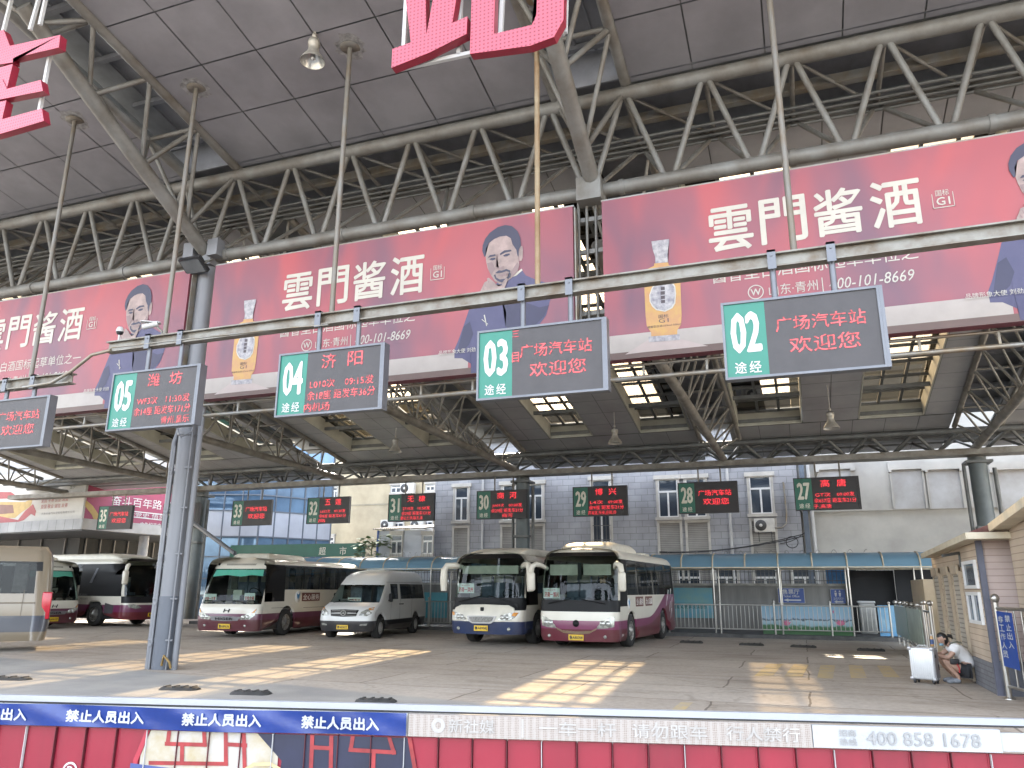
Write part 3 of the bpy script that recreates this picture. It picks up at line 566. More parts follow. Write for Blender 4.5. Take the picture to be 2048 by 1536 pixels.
# ================================================================= big red roof letters
def letter_mat():
    m = bpy.data.materials.new('red_perforated_face'); m.use_nodes = True; n = m.node_tree.nodes; l = m.node_tree.links; b = n['Principled BSDF']; b.inputs['Roughness'].default_value = .4
    tc = n.new('ShaderNodeTexCoord'); vo = n.new('ShaderNodeTexVoronoi'); vo.inputs['Scale'].default_value = 17; vo.inputs['Randomness'].default_value = 0; vo.distance = 'EUCLIDEAN'
    mp = n.new('ShaderNodeMapping'); mp.inputs['Scale'].default_value = (1, .001, 1); l.new(tc.outputs['Object'], mp.inputs[0]); l.new(mp.outputs[0], vo.inputs[0])
    r = n.new('ShaderNodeValToRGB'); r.color_ramp.elements[0].position = .2; r.color_ramp.elements[1].position = .3; r.color_ramp.elements[0].color = (.15, .016, .03, 1); r.color_ramp.elements[1].color = (.37, .055, .085, 1)
    l.new(vo.outputs[0], r.inputs[0]); l.new(r.outputs[0], b.inputs['Base Color']); return m
REDF = letter_mat(); REDS = M('red_letter_side', (.21, .014, .03), .35, 0, .06, 2.)
LY = 8.0
def letter(strokes, label, frame, loc, name='roof_letter'):
    t = thing(name, label, 'letter', loc, group='red roof letters')
    for ks, st in enumerate(strokes):
        pts = [onY(x, y, LY+.006*ks) for x, y in st]
        f = bmesh.new(); vv = [f.verts.new(p) for p in pts]; fc = f.faces.new(vv); f.normal_update()
        if fc.normal.y > 0: fc.normal_flip()
        r = bmesh.ops.extrude_face_region(f, geom=[fc]); bmesh.ops.translate(f, vec=(0, .13, 0), verts=[v for v in r['geom'] if isinstance(v, bmesh.types.BMVert)])
        f.verts.index_update(); s = MB(); s.add([v.co for v in f.verts], [tuple(v.index for v in q.verts) for q in f.faces if len(q.verts) == 4 and abs(q.normal.y) < .5 or True]); f.free()
        o = s.build('stroke', REDS, t)
        f2 = MB(); g = bmesh.new(); vv = [g.verts.new(p+Vector((0, -.004, 0))) for p in pts]; q = g.faces.new(vv); bmesh.ops.triangulate(g, faces=[q]); g.verts.index_update(); f2.add([v.co for v in g.verts], [tuple(v.index for v in k.verts) for k in g.faces]); g.free()
        f2.build('face', REDF, o)
    m = MB()
    for a, b in frame: m.beam(onY(*a, LY+.19), onY(*b, LY+.19), .055, .055)
    m.build('mounting_frame', WHITEP, t)
letter([[(783, 136), (785, 98), (822, 85), (812, 0), (806, -60), (850, -66), (853, 70), (879, -70), (925, -80), (905, 46), (935, 33), (933, 68), (860, 105)],
        [(940, 108), (946, -90), (992, -95), (988, 68), (1064, 50), (1073, 30), (1078, -110), (1130, -116), (1127, 40), (1108, 74), (1060, 92)]],
       'big red letter with two feet hanging at the top centre', [((800, 138), (1128, 66)), ((806, 136), (816, -60)), ((918, 110), (924, -80)), ((1130, 66), (1136, -110)), ((1000, 96), (1010, -95))], tuple(onY(960, 60, LY)))
letter([[(-60, 112), (-60, 138), (26, 125), (26, 117), (118, 95), (121, 70), (20, 92), (8, 60), (-20, 66), (-8, 100)], [(-90, 217), (-90, 188), (5, 158), (14, 178), (82, 160), (86, 182)],
        [(-90, 292), (-90, 262), (0, 240), (84, 217), (88, 242), (0, 268)], [(-10, 138), (26, 128), (12, 186), (-22, 194)], [(-14, 206), (13, 201), (3, 246), (-26, 254)]],
       'big red letter cut by the left edge, only its bars in view', [((102, 98), (74, 250)), ((60, 60), (86, -30)), ((80, 50), (100, -40)), ((5, 70), (25, -10))], tuple(onY(0, 170, LY)))
# ================================================================= buildings behind the yard
def brick_mat(name, c1, c2, mo, w, h, ms=.012, axis='X', rough=.75):
    m = bpy.data.materials.new(name); m.use_nodes = True; n = m.node_tree.nodes; l = m.node_tree.links; b = n['Principled BSDF']; b.inputs['Roughness'].default_value = rough
    tc = n.new('ShaderNodeTexCoord'); sx = n.new('ShaderNodeSeparateXYZ'); l.new(tc.outputs['Object'], sx.inputs[0]); cx = n.new('ShaderNodeCombineXYZ')
    l.new(sx.outputs[0 if axis == 'X' else 1], cx.inputs[0]); l.new(sx.outputs[2], cx.inputs[1])
    br = n.new('ShaderNodeTexBrick'); br.inputs['Scale'].default_value = 1; br.inputs['Brick Width'].default_value = w; br.inputs['Row Height'].default_value = h; br.inputs['Mortar Size'].default_value = ms
    br.inputs['Mortar Smooth'].default_value = .2; br.inputs['Color1'].default_value = (*c1, 1); br.inputs['Color2'].default_value = (*c2, 1); br.inputs['Mortar'].default_value = (*mo, 1)
    l.new(cx.outputs[0], br.inputs[0]); nz = n.new('ShaderNodeTexNoise'); nz.inputs['Scale'].default_value = .9; nz.inputs['Detail'].default_value = 7; l.new(tc.outputs['Object'], nz.inputs[0])
    r = n.new('ShaderNodeValToRGB'); r.color_ramp.elements[0].position = .3; r.color_ramp.elements[1].position = .7; r.color_ramp.elements[0].color = (.72, .72, .72, 1); r.color_ramp.elements[1].color = (1.08, 1.08, 1.08, 1); l.new(nz.outputs[0], r.inputs[0])
    mx = n.new('ShaderNodeMix'); mx.data_type = 'RGBA'; mx.blend_type = 'MULTIPLY'; mx.inputs[0].default_value = 1; l.new(br.outputs[0], mx.inputs[6]); l.new(r.outputs[0], mx.inputs[7]); l.new(mx.outputs[2], b.inputs['Base Color'])
    bp = n.new('ShaderNodeBump'); bp.inputs['Strength'].default_value = .4; bp.inputs['Distance'].default_value = .02; bp.invert = True; l.new(br.outputs[1], bp.inputs['Height']); l.new(bp.outputs[0], b.inputs['Normal']); return m
STONE = brick_mat('blue_grey_stone', (.30, .305, .325), (.345, .35, .37), (.19, .193, .205), .62, .31)
TRIM = M('pale_stone_trim', (.46, .44, .40), .7, 0, .12, 2.); RENDER = M('pale_grey_render', (.40, .39, .36), .8, 0, .14, .6, .04, col2=(.31, .30, .28), fac2=.5)
LOUV = brick_mat('blind_shutter', (.27, .26, .245), (.30, .29, .27), (.14, .135, .13), 4., .085, .01)
WFR = M('white_window_frame', (.70, .70, .69), .4, 0, .04, 2.); DARKI = M('dark_interior', (.012, .013, .016), .9)
def px_rect(x0, y0, x1, y1, Y):
    a = onY(x0, y1, Y); b = onY(x1, y0, Y); return a.x, a.z, b.x, b.z
def window(par, r, Y, vsplit=True, tr=.33, surround=.11, lintel=True, panel=None):
    x0, z0, x1, z1 = r; f = .05; s = surround
    m = MB()
    for a, b in (((x0-s, z0-.0), (x0, z1)), ((x1, z0-.0), (x1+s, z1))): m.bb((a[0], Y-.09, a[1]), (b[0], Y, b[1]))
    m.bb((x0-s*1.6, Y-.14, z0-.14), (x1+s*1.6, Y, z0-.001))
    m.bb((x0-s*1.8, Y-.15, z1+.001), (x1+s*1.8, Y, z1+.2))
    w = m.build('window', TRIM, par)
    m = MB(); yq = Y-.05
    for a, b in (((x0, z0), (x0+f, z1)), ((x1-f, z0), (x1, z1)), ((x0+f, z0), (x1-f, z0+f)), ((x0+f, z1-f), (x1-f, z1))): m.bb((a[0], yq, a[1]), (b[0], Y-.001, b[1]))
    zt = z1-(z1-z0)*tr; m.bb((x0+f, yq-.003, zt-.045), (x1-f, Y-.001, zt+.045))
    if vsplit: m.bb(((x0+x1)/2-.04, yq-.006, z0+f), ((x0+x1)/2+.04, Y-.001, zt-.046))
    m.build('frame', WFR, w)
    m = MB(); m.quad((x0, Y-.012, z0), (x1, Y-.012, z0), (x1, Y-.012, z1), (x0, Y-.012, z1)); m.build('pane', M('dark_glazing', (.03, .04, .055), .08, 0, .3, 1.2, col2=(.06, .075, .095)), w)
    if panel:
        a, b = panel; m = MB(); m.quad((x0-.02, Y-.006, a), (x1+.02, Y-.006, a), (x1+.02, Y-.006, b), (x0-.02, Y-.006, b)); q = m.build('blind_panel', LOUV, par)
        m = MB(); m.bb((x0-s-.02, Y-.07, a), (x0-.02, Y, b+.12)); m.bb((x1+.02, Y-.07, a), (x1+s+.02, Y, b+.12)); m.bb((x0-.0199, Y-.07, b+.001), (x1+.0199, Y, b+.12)); m.build('frame', TRIM, q)
BYY = 38.0
bld = thing('brick_building', 'blue grey stone clad building with tall narrow windows behind the buses', 'building', (-9, BYY, 0))
xl, xr = onY(868, 1060, BYY).x, onY(1604, 1060, BYY).x
m = MB(); m.bb((xl, BYY, 0), (xr, BYY+9, 10.6)); m.build('wall', STONE, bld)
m = MB()
for z, h, d in ((8.32, .16, .16), (7.98, .07, .08), (9.3, .25, .25)): m.bb((xl-.1, BYY-d, z), (xr+.02, BYY-.001, z+h))
m.build('string_course', TRIM, bld)
pa, pb = onY(1100, 1112, BYY).z-1.2, onY(1100, 1052, BYY).z
for x0, y0, x1, y1, pn in ((910, 974, 937, 1042, 1), (1006, 970, 1030, 1041, 1), (1055, 968, 1085, 1040, 1), (1319, 958, 1354, 1035, 1), (1375, 956, 1409, 1034, 1), (1503, 952, 1540, 1028, 1)):
    window(bld, px_rect(x0, y0, x1, y1, BYY), BYY, panel=(pa, pb))
x0, z0, x1, z1 = px_rect(1187, 960, 1219, 1085, BYY); window(bld, (x0, z0, x1, z1), BYY, tr=.2)
m = MB()
for i in range(6): m.cyl((x0+.06+(x1-x0-.12)*i/5, BYY-.1, z0), (x0+.06+(x1-x0-.12)*i/5, BYY-.1, z1-.5), .015, 5)
for z in (z0+.1, z0+.8, z1-.55): m.bb((x0, BYY-.12, z), (x1, BYY-.1, z+.03))
m.build('window_grille', STEELD, bld)
for px in (966, 1462): x = onY(px, 1060, BYY).x; m = MB(); m.cyl((x, BYY-.1, 0), (x, BYY-.1, 9.2), .07, 8); m.build('downpipe', WHITEP, bld)
for i in range(6):   # ground floor windows seen under the walkway roof
    window(bld, (-7.2+i*1.7, 1.2, -6.2+i*1.7, 2.75), BYY, surround=.08)
pal = thing('rendered_building', 'pale grey rendered building with blind windows, right of the brick one', 'building', (5, BYY, 0))
m = MB(); m.bb((xr+.03, BYY+.25, 0), (xr+16, BYY+9, 5.15)); m.bb((xr+.03, BYY+.12, 5.15), (xr+16, BYY+9.2, 12)); m.build('wall', RENDER, pal)
BL = M('blind_window_fill', (.39, .395, .40), .7, 0, .15, .8, col2=(.27, .255, .235))
for iw, (x0, x1) in enumerate(((1791, 1842), (1864, 1917), (2000, 2060), (1645, 1700))):
    a, za, b, zb_ = px_rect(x0, 938, x1, 1018, BYY+.1)
    m = MB(); m.bb((a, BYY+.10, za), (b, BYY+.118, zb_)); q = m.build('blind_window', BL, pal)
    m = MB(); sw = .2 if iw > 1 else .12; dyw = .005*iw; m.bb((a-sw, BYY-.06-dyw, zb_), (b+sw, BYY+.1185-.001*iw, zb_+.34)); m.bb((a-sw+.01, BYY-.12-dyw, zb_-.1), (a, BYY+.118-.001*iw, zb_-.001)); m.bb((b, BYY-.12-dyw, zb_-.1), (b+sw-.01, BYY+.118-.001*iw, zb_-.001)); m.bb((a-.08, BYY+.04, za), (a-.0, BYY+.119, zb_-.11)); m.bb((b, BYY+.04, za), (b+.08, BYY+.119, zb_-.11)); m.build('lintel', RENDER, q)
m = MB(); x = onY(1627, 1060, BYY).x; m.cyl((x, BYY-.02, 0), (x, BYY-.02, 10), .09, 8); m.build('downpipe', WHITEP, pal)
m = MB(); m.bb((xr+.1, BYY-.1, 0), (xr+.32, BYY+.1, 8.4)); m.build('cable_duct', M('blue_grey_duct', (.10, .125, .16), .5), pal)
# air conditioners
ACM = M('ac_casing', (.60, .59, .56), .5, 0, .1, 3.)
def ac(p, w, h, d, label):
    t = thing('air_conditioner', label, 'air conditioner', tuple(p), group='outdoor air conditioner units')
    m = MB(); m.rbox((p[0], p[1], p[2]), (w, d, h), .02); m.build('casing', ACM, t)
    m = MB(); c = (p[0]-w*.17, p[1]-d/2-.004, p[2]); m.lathe([(h*.42, 0), (h*.42, .012), (h*.1, .02), (0, .022)], c, (0, -1, 0), 20); g = m.build('fan_grille', M('ac_grille', (.06, .06, .06), .6), t)
    m = MB(); m.lathe([(h*.12, .024), (h*.12, .03), (0, .03)], c, (0, -1, 0), 12); m.build('hub', ACM, g)
    m = MB(); 
    for s in (-1, 1): m.bb((p[0]+s*w*.32-.02, p[1]-d/2, p[2]-h/2-.06), (p[0]+s*w*.32+.02, p[1]+d/2+.15, p[2]-h/2-.001)); m.beam((p[0]+s*w*.32, p[1]-d/2+.1, p[2]-h/2-.06), (p[0]+s*w*.32, p[1]+d/2+.12, p[2]-h/2-.4), .03, .03)
    m.build('bracket', STEELD, t); return t
p = onY(1529, 1051, BYY-.35); t = ac(p, .88, .6, .34, 'dusty air conditioner under the right window of the brick building')
m = MB(); m.tube([p+Vector((.44, .1, -.1)), p+Vector((.75, .2, -.1)), p+Vector((.95, .25, .1)), p+Vector((1.0, .27, .6)), p+Vector((.97, .28, 2.0))], .04, 7); m.build('pipe', GALV, t)
ac(onY(1513, 902, BYY-.35), .8, .55, .34, 'air conditioner high on the brick wall, seen through the back truss')
# cream block, small white house, glass office
CREAMW = M('cream_render', (.42, .36, .25), .8, 0, .12, .8, .04)
cy = 46.0; xa, xb_ = onY(640, 1000, cy).x, onY(900, 1000, cy).x
cb = thing('cream_building', 'cream rendered apartment block behind the small white house', 'building', (xa, cy, 0)); m = MB(); m.bb((xa, cy, 0), (xb_, cy+10, 14)); m.build('wall', CREAMW, cb)
for x0, y0, x1, y1 in ((655, 1074, 669, 1100), (664, 975, 676, 996), (783, 970, 803, 986), (853, 968, 870, 982), (786, 1040, 808, 1058), (845, 1036, 866, 1058)): window(cb, px_rect(x0, y0, x1, y1, cy), cy, surround=.06)
m = MB(); m.bb((xa, cy-.03, 7.1), (xb_, cy-.001, 7.2)); m.bb((xa, cy-.03, 4.4), (xb_, cy-.001, 4.46)); m.build('string_course', M('grey_groove', (.3, .27, .2), .8), cb)
ac(onY(816, 977, cy-.4), 1.0, .7, .36, 'air conditioner on the cream wall above the sign 31'); ac(onY(776, 1050, cy-.4), .95, .66, .36, 'left air conditioner of the pair above the small white house'); ac(onY(836, 1050, cy-.4), .95, .66, .36, 'right air conditioner of the pair above the small white house')
hy = 37.0; xa, xb_ = onY(757, 1085, hy).x, xl-.05
ho = thing('white_house', 'small white panel house with a blue corner post and corrugated eave', 'house', (xa, hy, 0)); hz = onY(800, 1061, hy).z
m = MB(); m.bb((xa, hy, 0), (xb_, hy+4, hz)); m.build('wall', M('white_panel', (.42, .445, .49), .5, 0, .08, 1.), ho)
m = MB(); N_ = 26
for i in range(N_): x = xa-.2+(xb_-xa+.2)*i/N_; w_ = (xb_-xa+.2)/N_; m.cyl((x+w_/2, hy-.35, hz+.07), (x+w_/2, hy+4.2, hz+.6), w_*.42, 6)
m.build('corrugated_roof', GALV, ho); m = MB(); m.bb((xa-.09, hy-.05, 0), (xa+.02, hy-.001, hz+.03)); m.build('corner_post', M('blue_paint', (.03, .09, .32), .5), ho)
for x0, x1 in ((782, 806), (845, 867)): window(ho, px_rect(x0, 1070, x1, 1108, hy), hy, surround=.04)
GL1 = M('blue_glazing', (.12, .20, .30), .06, .3, .35, .35, col2=(.05, .09, .15)); SPAN = M('spandrel_panel', (.36, .385, .44), .4, .1, .08, .6); MULL = M('mullion', (.10, .12, .15), .5)
gb = thing('glass_office', 'blue glass office block with a pale spandrel band behind the coach', 'building')
Pc = onY(517, 1055, 40.0); Pl = Pc-Vector((r0[0], r0[1], 0))*4.5; Pr = onY(660, 1068, 44.6)
def curtain(par, a, b, nrm):
    a = Vector((a.x, a.y, 0)); b = Vector((b.x, b.y, 0)); d = b-a; L = d.length; d.normalize(); n = round(L/1.05)
    m = MB(); s = MB(); q = MB()
    for z0, z1, mt in ((0, 2.2, 0), (2.2, 4.75, 0), (6.3, 8.6, 0), (9.6, 13, 0)): (m.quad(a+Vector((0, 0, z0)), b+Vector((0, 0, z0)), b+Vector((0, 0, z1)), a+Vector((0, 0, z1))))
    for z0, z1 in ((4.75, 6.3), (8.6, 9.6)):
        for i in range(n): s.quad(a+d*(L*i/n+.02)+Vector((0, 0, z0))+nrm*.03, a+d*(L*(i+1)/n-.02)+Vector((0, 0, z0))+nrm*.03, a+d*(L*(i+1)/n-.02)+Vector((0, 0, z1))+nrm*.03, a+d*(L*i/n+.02)+Vector((0, 0, z1))+nrm*.03)
    for i in range(n+1): q.beam(a+d*(L*i/n)+nrm*.02, a+d*(L*i/n)+nrm*.02+Vector((0, 0, 13)), .06, .1)
    for z in (1.2, 2.2, 3.5, 4.72, 6.32, 7.3, 8.58, 9.62, 11): q.beam(a+nrm*.04+Vector((0, 0, z)), b+nrm*.04+Vector((0, 0, z)), .06, .08)
    o = m.build('glazing', GL1, par); q.build('mullion', MULL, o); s.build('spandrel', SPAN, par)
curtain(gb, Pl, Pc, Vector((fw[0], fw[1], 0)).normalized()*-1); dR = (Pr-Pc); curtain(gb, Pc, Pr, Vector((dR.y, -dR.x, 0)).normalized())
Q0, Q1 = onY(232/4.096+380, 1003, 43), onY(340/4.096+380, 1016, 43)
m = MB(); Q0 = Pl.lerp(Pc, .25)+Vector((-fw[0], -fw[1], 0))*.12; e = Vector((r0[0], r0[1], 0)); m.prism([Q0+Vector((0, 0, 5.9+.5)), Q0+e*.9+Vector((0, 0, 6.4)), Q0+e*.9+Vector((0, 0, 7.3)), Q0+Vector((0, 0, 7.3))], (.0, .03, 0)); m.build('window_poster', M('teal_poster', (.08, .42, .46), .5), gb)
# station hall with a dark porch at the left
hall = thing('station_hall', 'dark station hall with a wide pale edged porch roof at the left', 'building')
C0 = onY(163, 1058, 34); Lf = onY(-260, 1090, 37); Rt = onY(420, 1093, 44.)
def poly_slab(z0, z1, ins, back=16):
    a = Vector((Lf.x, Lf.y, z0)); c = Vector((C0.x, C0.y, z0)); r = Vector((Rt.x, Rt.y, z0)); bk = Vector((-.35, .94, 0))
    f = Vector((C0.x-EYEP[0], C0.y, 0)).normalized(); a = a+f*ins; c = c+f*ins; r = r+f*ins
    return [a, c, r, r+bk*back, a+bk*back], (0, 0, z1-z0)
FASC = brick_mat('porch_fascia', (.26, .265, .275), (.29, .295, .30), (.13, .135, .14), .8, 3., .02); zf = C0.z
pl, ex = poly_slab(zf-.0, zf+.62, 0); m = MB(); m.prism(pl, ex); m.build('porch_roof', FASC, hall)
pl, ex = poly_slab(zf-.06, zf-.01, .3); m = MB(); m.prism(pl, ex); m.build('porch_soffit', M('porch_soffit', (.06, .065, .075), .35, .3, .2, .5), hall)
pl, ex = poly_slab(0, zf-.07, 8.0, 8); m = MB(); m.prism(pl, ex); m.build('hall_wall', M('hall_dark_glass', (.010, .012, .014), .5, 0, .3, .4, spec=.2), hall)
m = MB()
for k in range(9):
    a = pl[0].lerp(pl[1], k/9+.05); m.beam(a+Vector((0, -.06, 0)), a+Vector((0, -.06, zf-.1)), .08, .08); a = pl[1].lerp(pl[2], k/9+.05); m.beam(a+Vector((.05, -.06, 0)), a+Vector((.05, -.06, zf-.1)), .08, .08)
m.build('mullion', M('hall_mullion', (.16, .15, .14), .5), hall)
for s in (.35, .8): a = Vector((C0.x, C0.y, 0)).lerp(Vector((Rt.x, Rt.y, 0)), s)+Vector((-1, 2, 0)); m = MB(); m.cyl(a, a+Vector((0, 0, zf-.06)), .3, 14); m.build('column', M('porch_column', (.2, .2, .21), .6), hall)
pl, ex = poly_slab(zf+.63, zf+7, 2.5, 12); m = MB(); m.prism(pl, ex); m.build('upper_wall', M('hall_upper', (.30, .30, .31), .6), hall)
def board(a, b, zb, zt, mt, label, lean=.0):
    a = Vector((a.x, a.y, 0)); b = Vector((b.x, b.y, 0)); d = (b-a).normalized(); n = Vector((d.y, -d.x, 0)); t = thing('billboard', label, 'billboard', (a.x, a.y, zb))
    m = MB(); m.prism([a+Vector((0, 0, zb)), b+Vector((0, 0, zb)), b+Vector((0, 0, zt)), a+Vector((0, 0, zt))], n*-.25); m.build('panel', mt, t); return t, a, d, n
A = Vector((Lf.x, Lf.y, 0)); Cc = Vector((C0.x, C0.y, 0)); R_ = Vector((Rt.x, Rt.y, 0)); off = Vector((0, 1.2, 0))
zb = zf+.63
t, a, d, n = board(A+off, onY(168, 1000, Cc.y+1.0), zb, zb+3.3, M('white_billboard', (.40, .385, .355), .6, 0, .05, 1.), 'white billboard with a red ribbon picture on the porch roof')
def onboard(a, n, off=.006):
    return lambda x, y: Vector(EYEP)+Vector(ray(x, y))*((a+n*off-Vector(EYEP)).dot(n)/Vector(ray(x, y)).dot(n))
P3_ = onboard(a, n)
def flat(px, mt, nm, par, f): m = MB(); m.add([f(*p) for p in px], [tuple(range(len(px)))]); return m.build(nm, mt, par)
def btext(m, s, x0, x1, y, h, f, d):
    p = f(x0, y); q = f(x1, y); text(m, s, p, (q-p).dot(d), h, u=d)
RIB = M('ribbon_red', (.26, .03, .035), .5); GOP = M('gold_poster', (.36, .24, .07), .5)
flat([(-60, 1020), (36, 1040), (50, 1022), (66, 1008), (72, 1022), (70, 1032), (62, 1028), (48, 1040), (30, 1046), (-60, 1046)], RIB, 'ribbon_picture', t, onboard(a, n, .012))
flat([(-70, 984), (22, 984), (30, 990), (18, 997), (-70, 1000)], RIB, 'ribbon_picture', t, onboard(a, n, .008))
flat([(-60, 1004), (50, 1004), (66, 996), (62, 1012), (44, 1024), (30, 1036), (-60, 1036)], GOP, 'gold_picture', t, onboard(a, n, .006))
flat([(-60, 1008), (26, 1010), (28, 1026), (-60, 1034)], M('brown_poster', (.14, .05, .035), .5), 'gate_picture', t, onboard(a, n, .009))
f = onboard(a, n, .016); m = MB(); btext(m, '爱国 平等 公正 法治', 82, 135, 1006, .26, f, d); btext(m, '爱国 敬业 诚信 友善', 81, 134, 1018, .26, f, d); m.build('slogan', RIB, t)
m = MB(); btext(m, '济南长途汽车运输有限责任公司', 82, 148, 1030, .14, f, d); m.build('small_slogan', M('grey_ink', (.15, .15, .15), .6), t)
m = MB(); btext(m, '金梦', 139, 151, 978, .36, f, d); m.build('emblem', M('green_ink', (.08, .11, .07), .6), t)
t, a, d, n = board(onY(173, 1000, Cc.y+1.15), R_+off, zb-.15, zb+2.7, M('pink_billboard', (.22, .032, .062), .5, 0, .25, .7, col2=(.17, .025, .08)), 'deep pink billboard with white slogans behind the sign 35')
f = onboard(a, n, .02); m = MB(); btext(m, '奋斗百年路 启航新征程', 222, 420, 1010, .62, f, d); btext(m, '学党史 悟思想 办实事 开新局', 255, 430, 1033, .3, f, d); btext(m, '广告招商电话', 279, 330, 1055, .36, f, d)
m.build('slogan', LETW, t)
for y0, y1 in ((1020, 1034), (1031, 1046)): flat([(250, y0), (420, y1+4), (420, y1+6), (250, y0+2)], LETW, 'slogan_line', t, f)
flat([(172, 1000), (186, 1012), (198, 1030), (190, 1046), (184, 1030), (170, 1012)], GOP, 'gold_ribbon', t, onboard(a, n, .01)); flat([(256, 1056), (268, 1051), (282, 1056), (290, 1062), (258, 1062)], GOP, 'gold_ribbon', t, onboard(a, n, .01))
# green shop sign
a, b = onY(462, 1108, 36.5), onY(728, 1122, 36.5); t = thing('shop_sign', 'dark green shop sign with pale lettering behind the white coach roof', 'sign', (a.x, 36.5, a.z))
za, zc = a.z-.2, a.z+.48; m = MB(); m.bb((a.x, 36.4, za), (b.x, 36.6, zc)); m.build('panel', GREEND, t); m = MB(); q = onY(637, 1118, 36.38); text(m, '超', (q.x, 36.38, za+.08), .42, .42, off=.03); q = onY(678, 1118, 36.38); text(m, '市', (q.x, 36.38, za+.08), .42, .42, off=.03); m.build('lettering', M('dull_number', (.55, .55, .47), .5), t)
m = MB(); m.bb((a.x, 36.45, 0), (a.x+.1, 36.55, za)); m.bb((b.x-.1, 36.45, 0), (b.x, 36.55, za)); m.build('post', STEELD, t)

# ================================================================= covered walkway, low wall, fence
wk = thing('covered_walkway', 'long walkway with a blue translucent vaulted roof along the back fence', 'walkway', (-8, 31.5, 0))
VX0, VX1 = -27.0, 5.2; arc = [(31.0, 2.52), (31.05, 2.72), (31.25, 2.9), (31.6, 3.02), (32.1, 3.06), (32.6, 3.02), (32.95, 2.9), (33.15, 2.72), (33.2, 2.52)]
VAULT = bpy.data.materials.new('blue_polycarbonate'); VAULT.use_nodes = True; n_ = VAULT.node_tree.nodes; b_ = n_['Principled BSDF']; b_.inputs['Base Color'].default_value = (.20, .34, .44, 1); b_.inputs['Roughness'].default_value = .3
tl = n_.new('ShaderNodeBsdfTranslucent'); tl.inputs[0].default_value = (.20, .42, .66, 1); mx_ = n_.new('ShaderNodeMixShader'); mx_.inputs[0].default_value = .4
VAULT.node_tree.links.new(b_.outputs[0], mx_.inputs[1]); VAULT.node_tree.links.new(tl.outputs[0], mx_.inputs[2]); VAULT.node_tree.links.new(mx_.outputs[0], n_['Material Output'].inputs[0])
m = MB(); nn = len(arc); m.add([(x, y, z) for x in (VX0, VX1) for y, z in arc], [(i, i+1, i+1+nn, i+nn) for i in range(nn-1)], True); m.build('vault', VAULT, wk)
RIBM = M('walkway_rib', (.50, .44, .33), .5, .2, .15, 3.); x = -27.0; k = 0
while x < 5.2:
    m = MB(); m.tube([(x, y-.0, z+.015) for y, z in arc], .03, 6); m.build('rib', RIBM, wk)
    if k % 2 == 0:
        for y in (31.0, 33.1): m = MB(); m.cyl((x, y, .0), (x, y, 2.52), .032, 8); m.build('post', CHROME, wk)
    x += 1.19; k += 1
m = MB(); m.bb((VX0, 30.97, 2.49), (VX1, 31.03, 2.53)); m.bb((VX0, 33.15, 2.46), (VX1, 33.2, 2.53)); m.build('eave_rail', RIBM, wk)
GW = M('grey_low_wall', (.22, .213, .20), .85, 0, .25, 1.2, .1, streak=True, col2=(.09, .088, .085)); wall = thing('low_wall', 'stained grey wall with a pale coping behind the walkway', 'wall', (-5, 34, 0))
m = MB(); m.bb((-28, 34.0, 0), (3.2, 34.2, 1.86)); m.build('wall_body', GW, wall); m = MB(); m.bb((-28, 33.95, 1.861), (3.2, 34.25, 1.95)); m.build('coping', M('coping', (.36, .35, .32), .8, 0, .2, 3.), wall)
m = MB(); gx = [-28+i*.16 for i in range(196)]
for x in gx: m.cyl((x, 34.1, 1.95), (x, 34.1, 2.75), .012, 4, False)
for z in (2.05, 2.4, 2.7): m.bb((-28, 34.09, z), (3.2, 34.11, z+.025))
m.build('grille', STEELD, wall)
m = MB(); m.bb((-27.5, 30.55, 0), (3.1, 33.6, .13)); o = struct(m.build('kerb', M('dark_kerb', (.10, .10, .098), .8, 0, .25, 2.), None))
def flat_sign(name, label, px, Y, mt, txts, inkm, cat='sign', th=.03, tag_in=None):
    x0, z0, x1, z1 = px_rect(*px, Y); t = thing(name, label, cat, (x0, Y, z0)); m = MB(); m.bb((x0, Y, z0), (x1, Y+th, z1)); m.build('panel', mt, t); W_, H_ = x1-x0, z1-z0
    m = MB()
    for s, u, v, w, h in txts: text(m, s, (x0+u*W_, Y-.006, z0+v*H_), w*W_, h*H_, off=.015)
    if tag_in: tag_in(m, x0, z0, W_, H_, Y-.006)
    if m.v: m.build('writing', inkm, t)
    return t
SBLUE = M('sign_blue', (.012, .05, .23), .4, 0, .05, 3.)
def arrow(m, x, z, w, h, Y, u0=.2, u1=.85, v=.2):
    m.add([(x+u0*w, Y, z+v*h), (x+(u0+.18)*w, Y, z+(v+.1)*h), (x+(u0+.18)*w, Y, z+(v-.1)*h)], [(0, 2, 1)]); m.add([(x+(u0+.18)*w, Y, z+(v-.045)*h), (x+u1*w, Y, z+(v-.045)*h), (x+u1*w, Y, z+(v+.045)*h), (x+(u0+.18)*w, Y, z+(v+.045)*h)], [(0, 1, 2, 3)])
    for a, b in (((0, 0), (1, .025)), ((0, .975), (1, 1)), ((0, .026), (.018, .974)), ((.982, .026), (1, .974))): m.add([(x+a[0]*w, Y, z+a[1]*h), (x+b[0]*w, Y, z+a[1]*h), (x+b[0]*w, Y, z+b[1]*h), (x+a[0]*w, Y, z+b[1]*h)], [(0, 1, 2, 3)])
flat_sign('direction_sign', 'blue ticket office sign with a white arrow on the grey wall', (1557, 1176, 1608, 1206), 33.9, SBLUE, [('售票厅', .18, .58, .64, .34), ('Ticket Office', .2, .38, .6, .16)], LETW, tag_in=arrow)
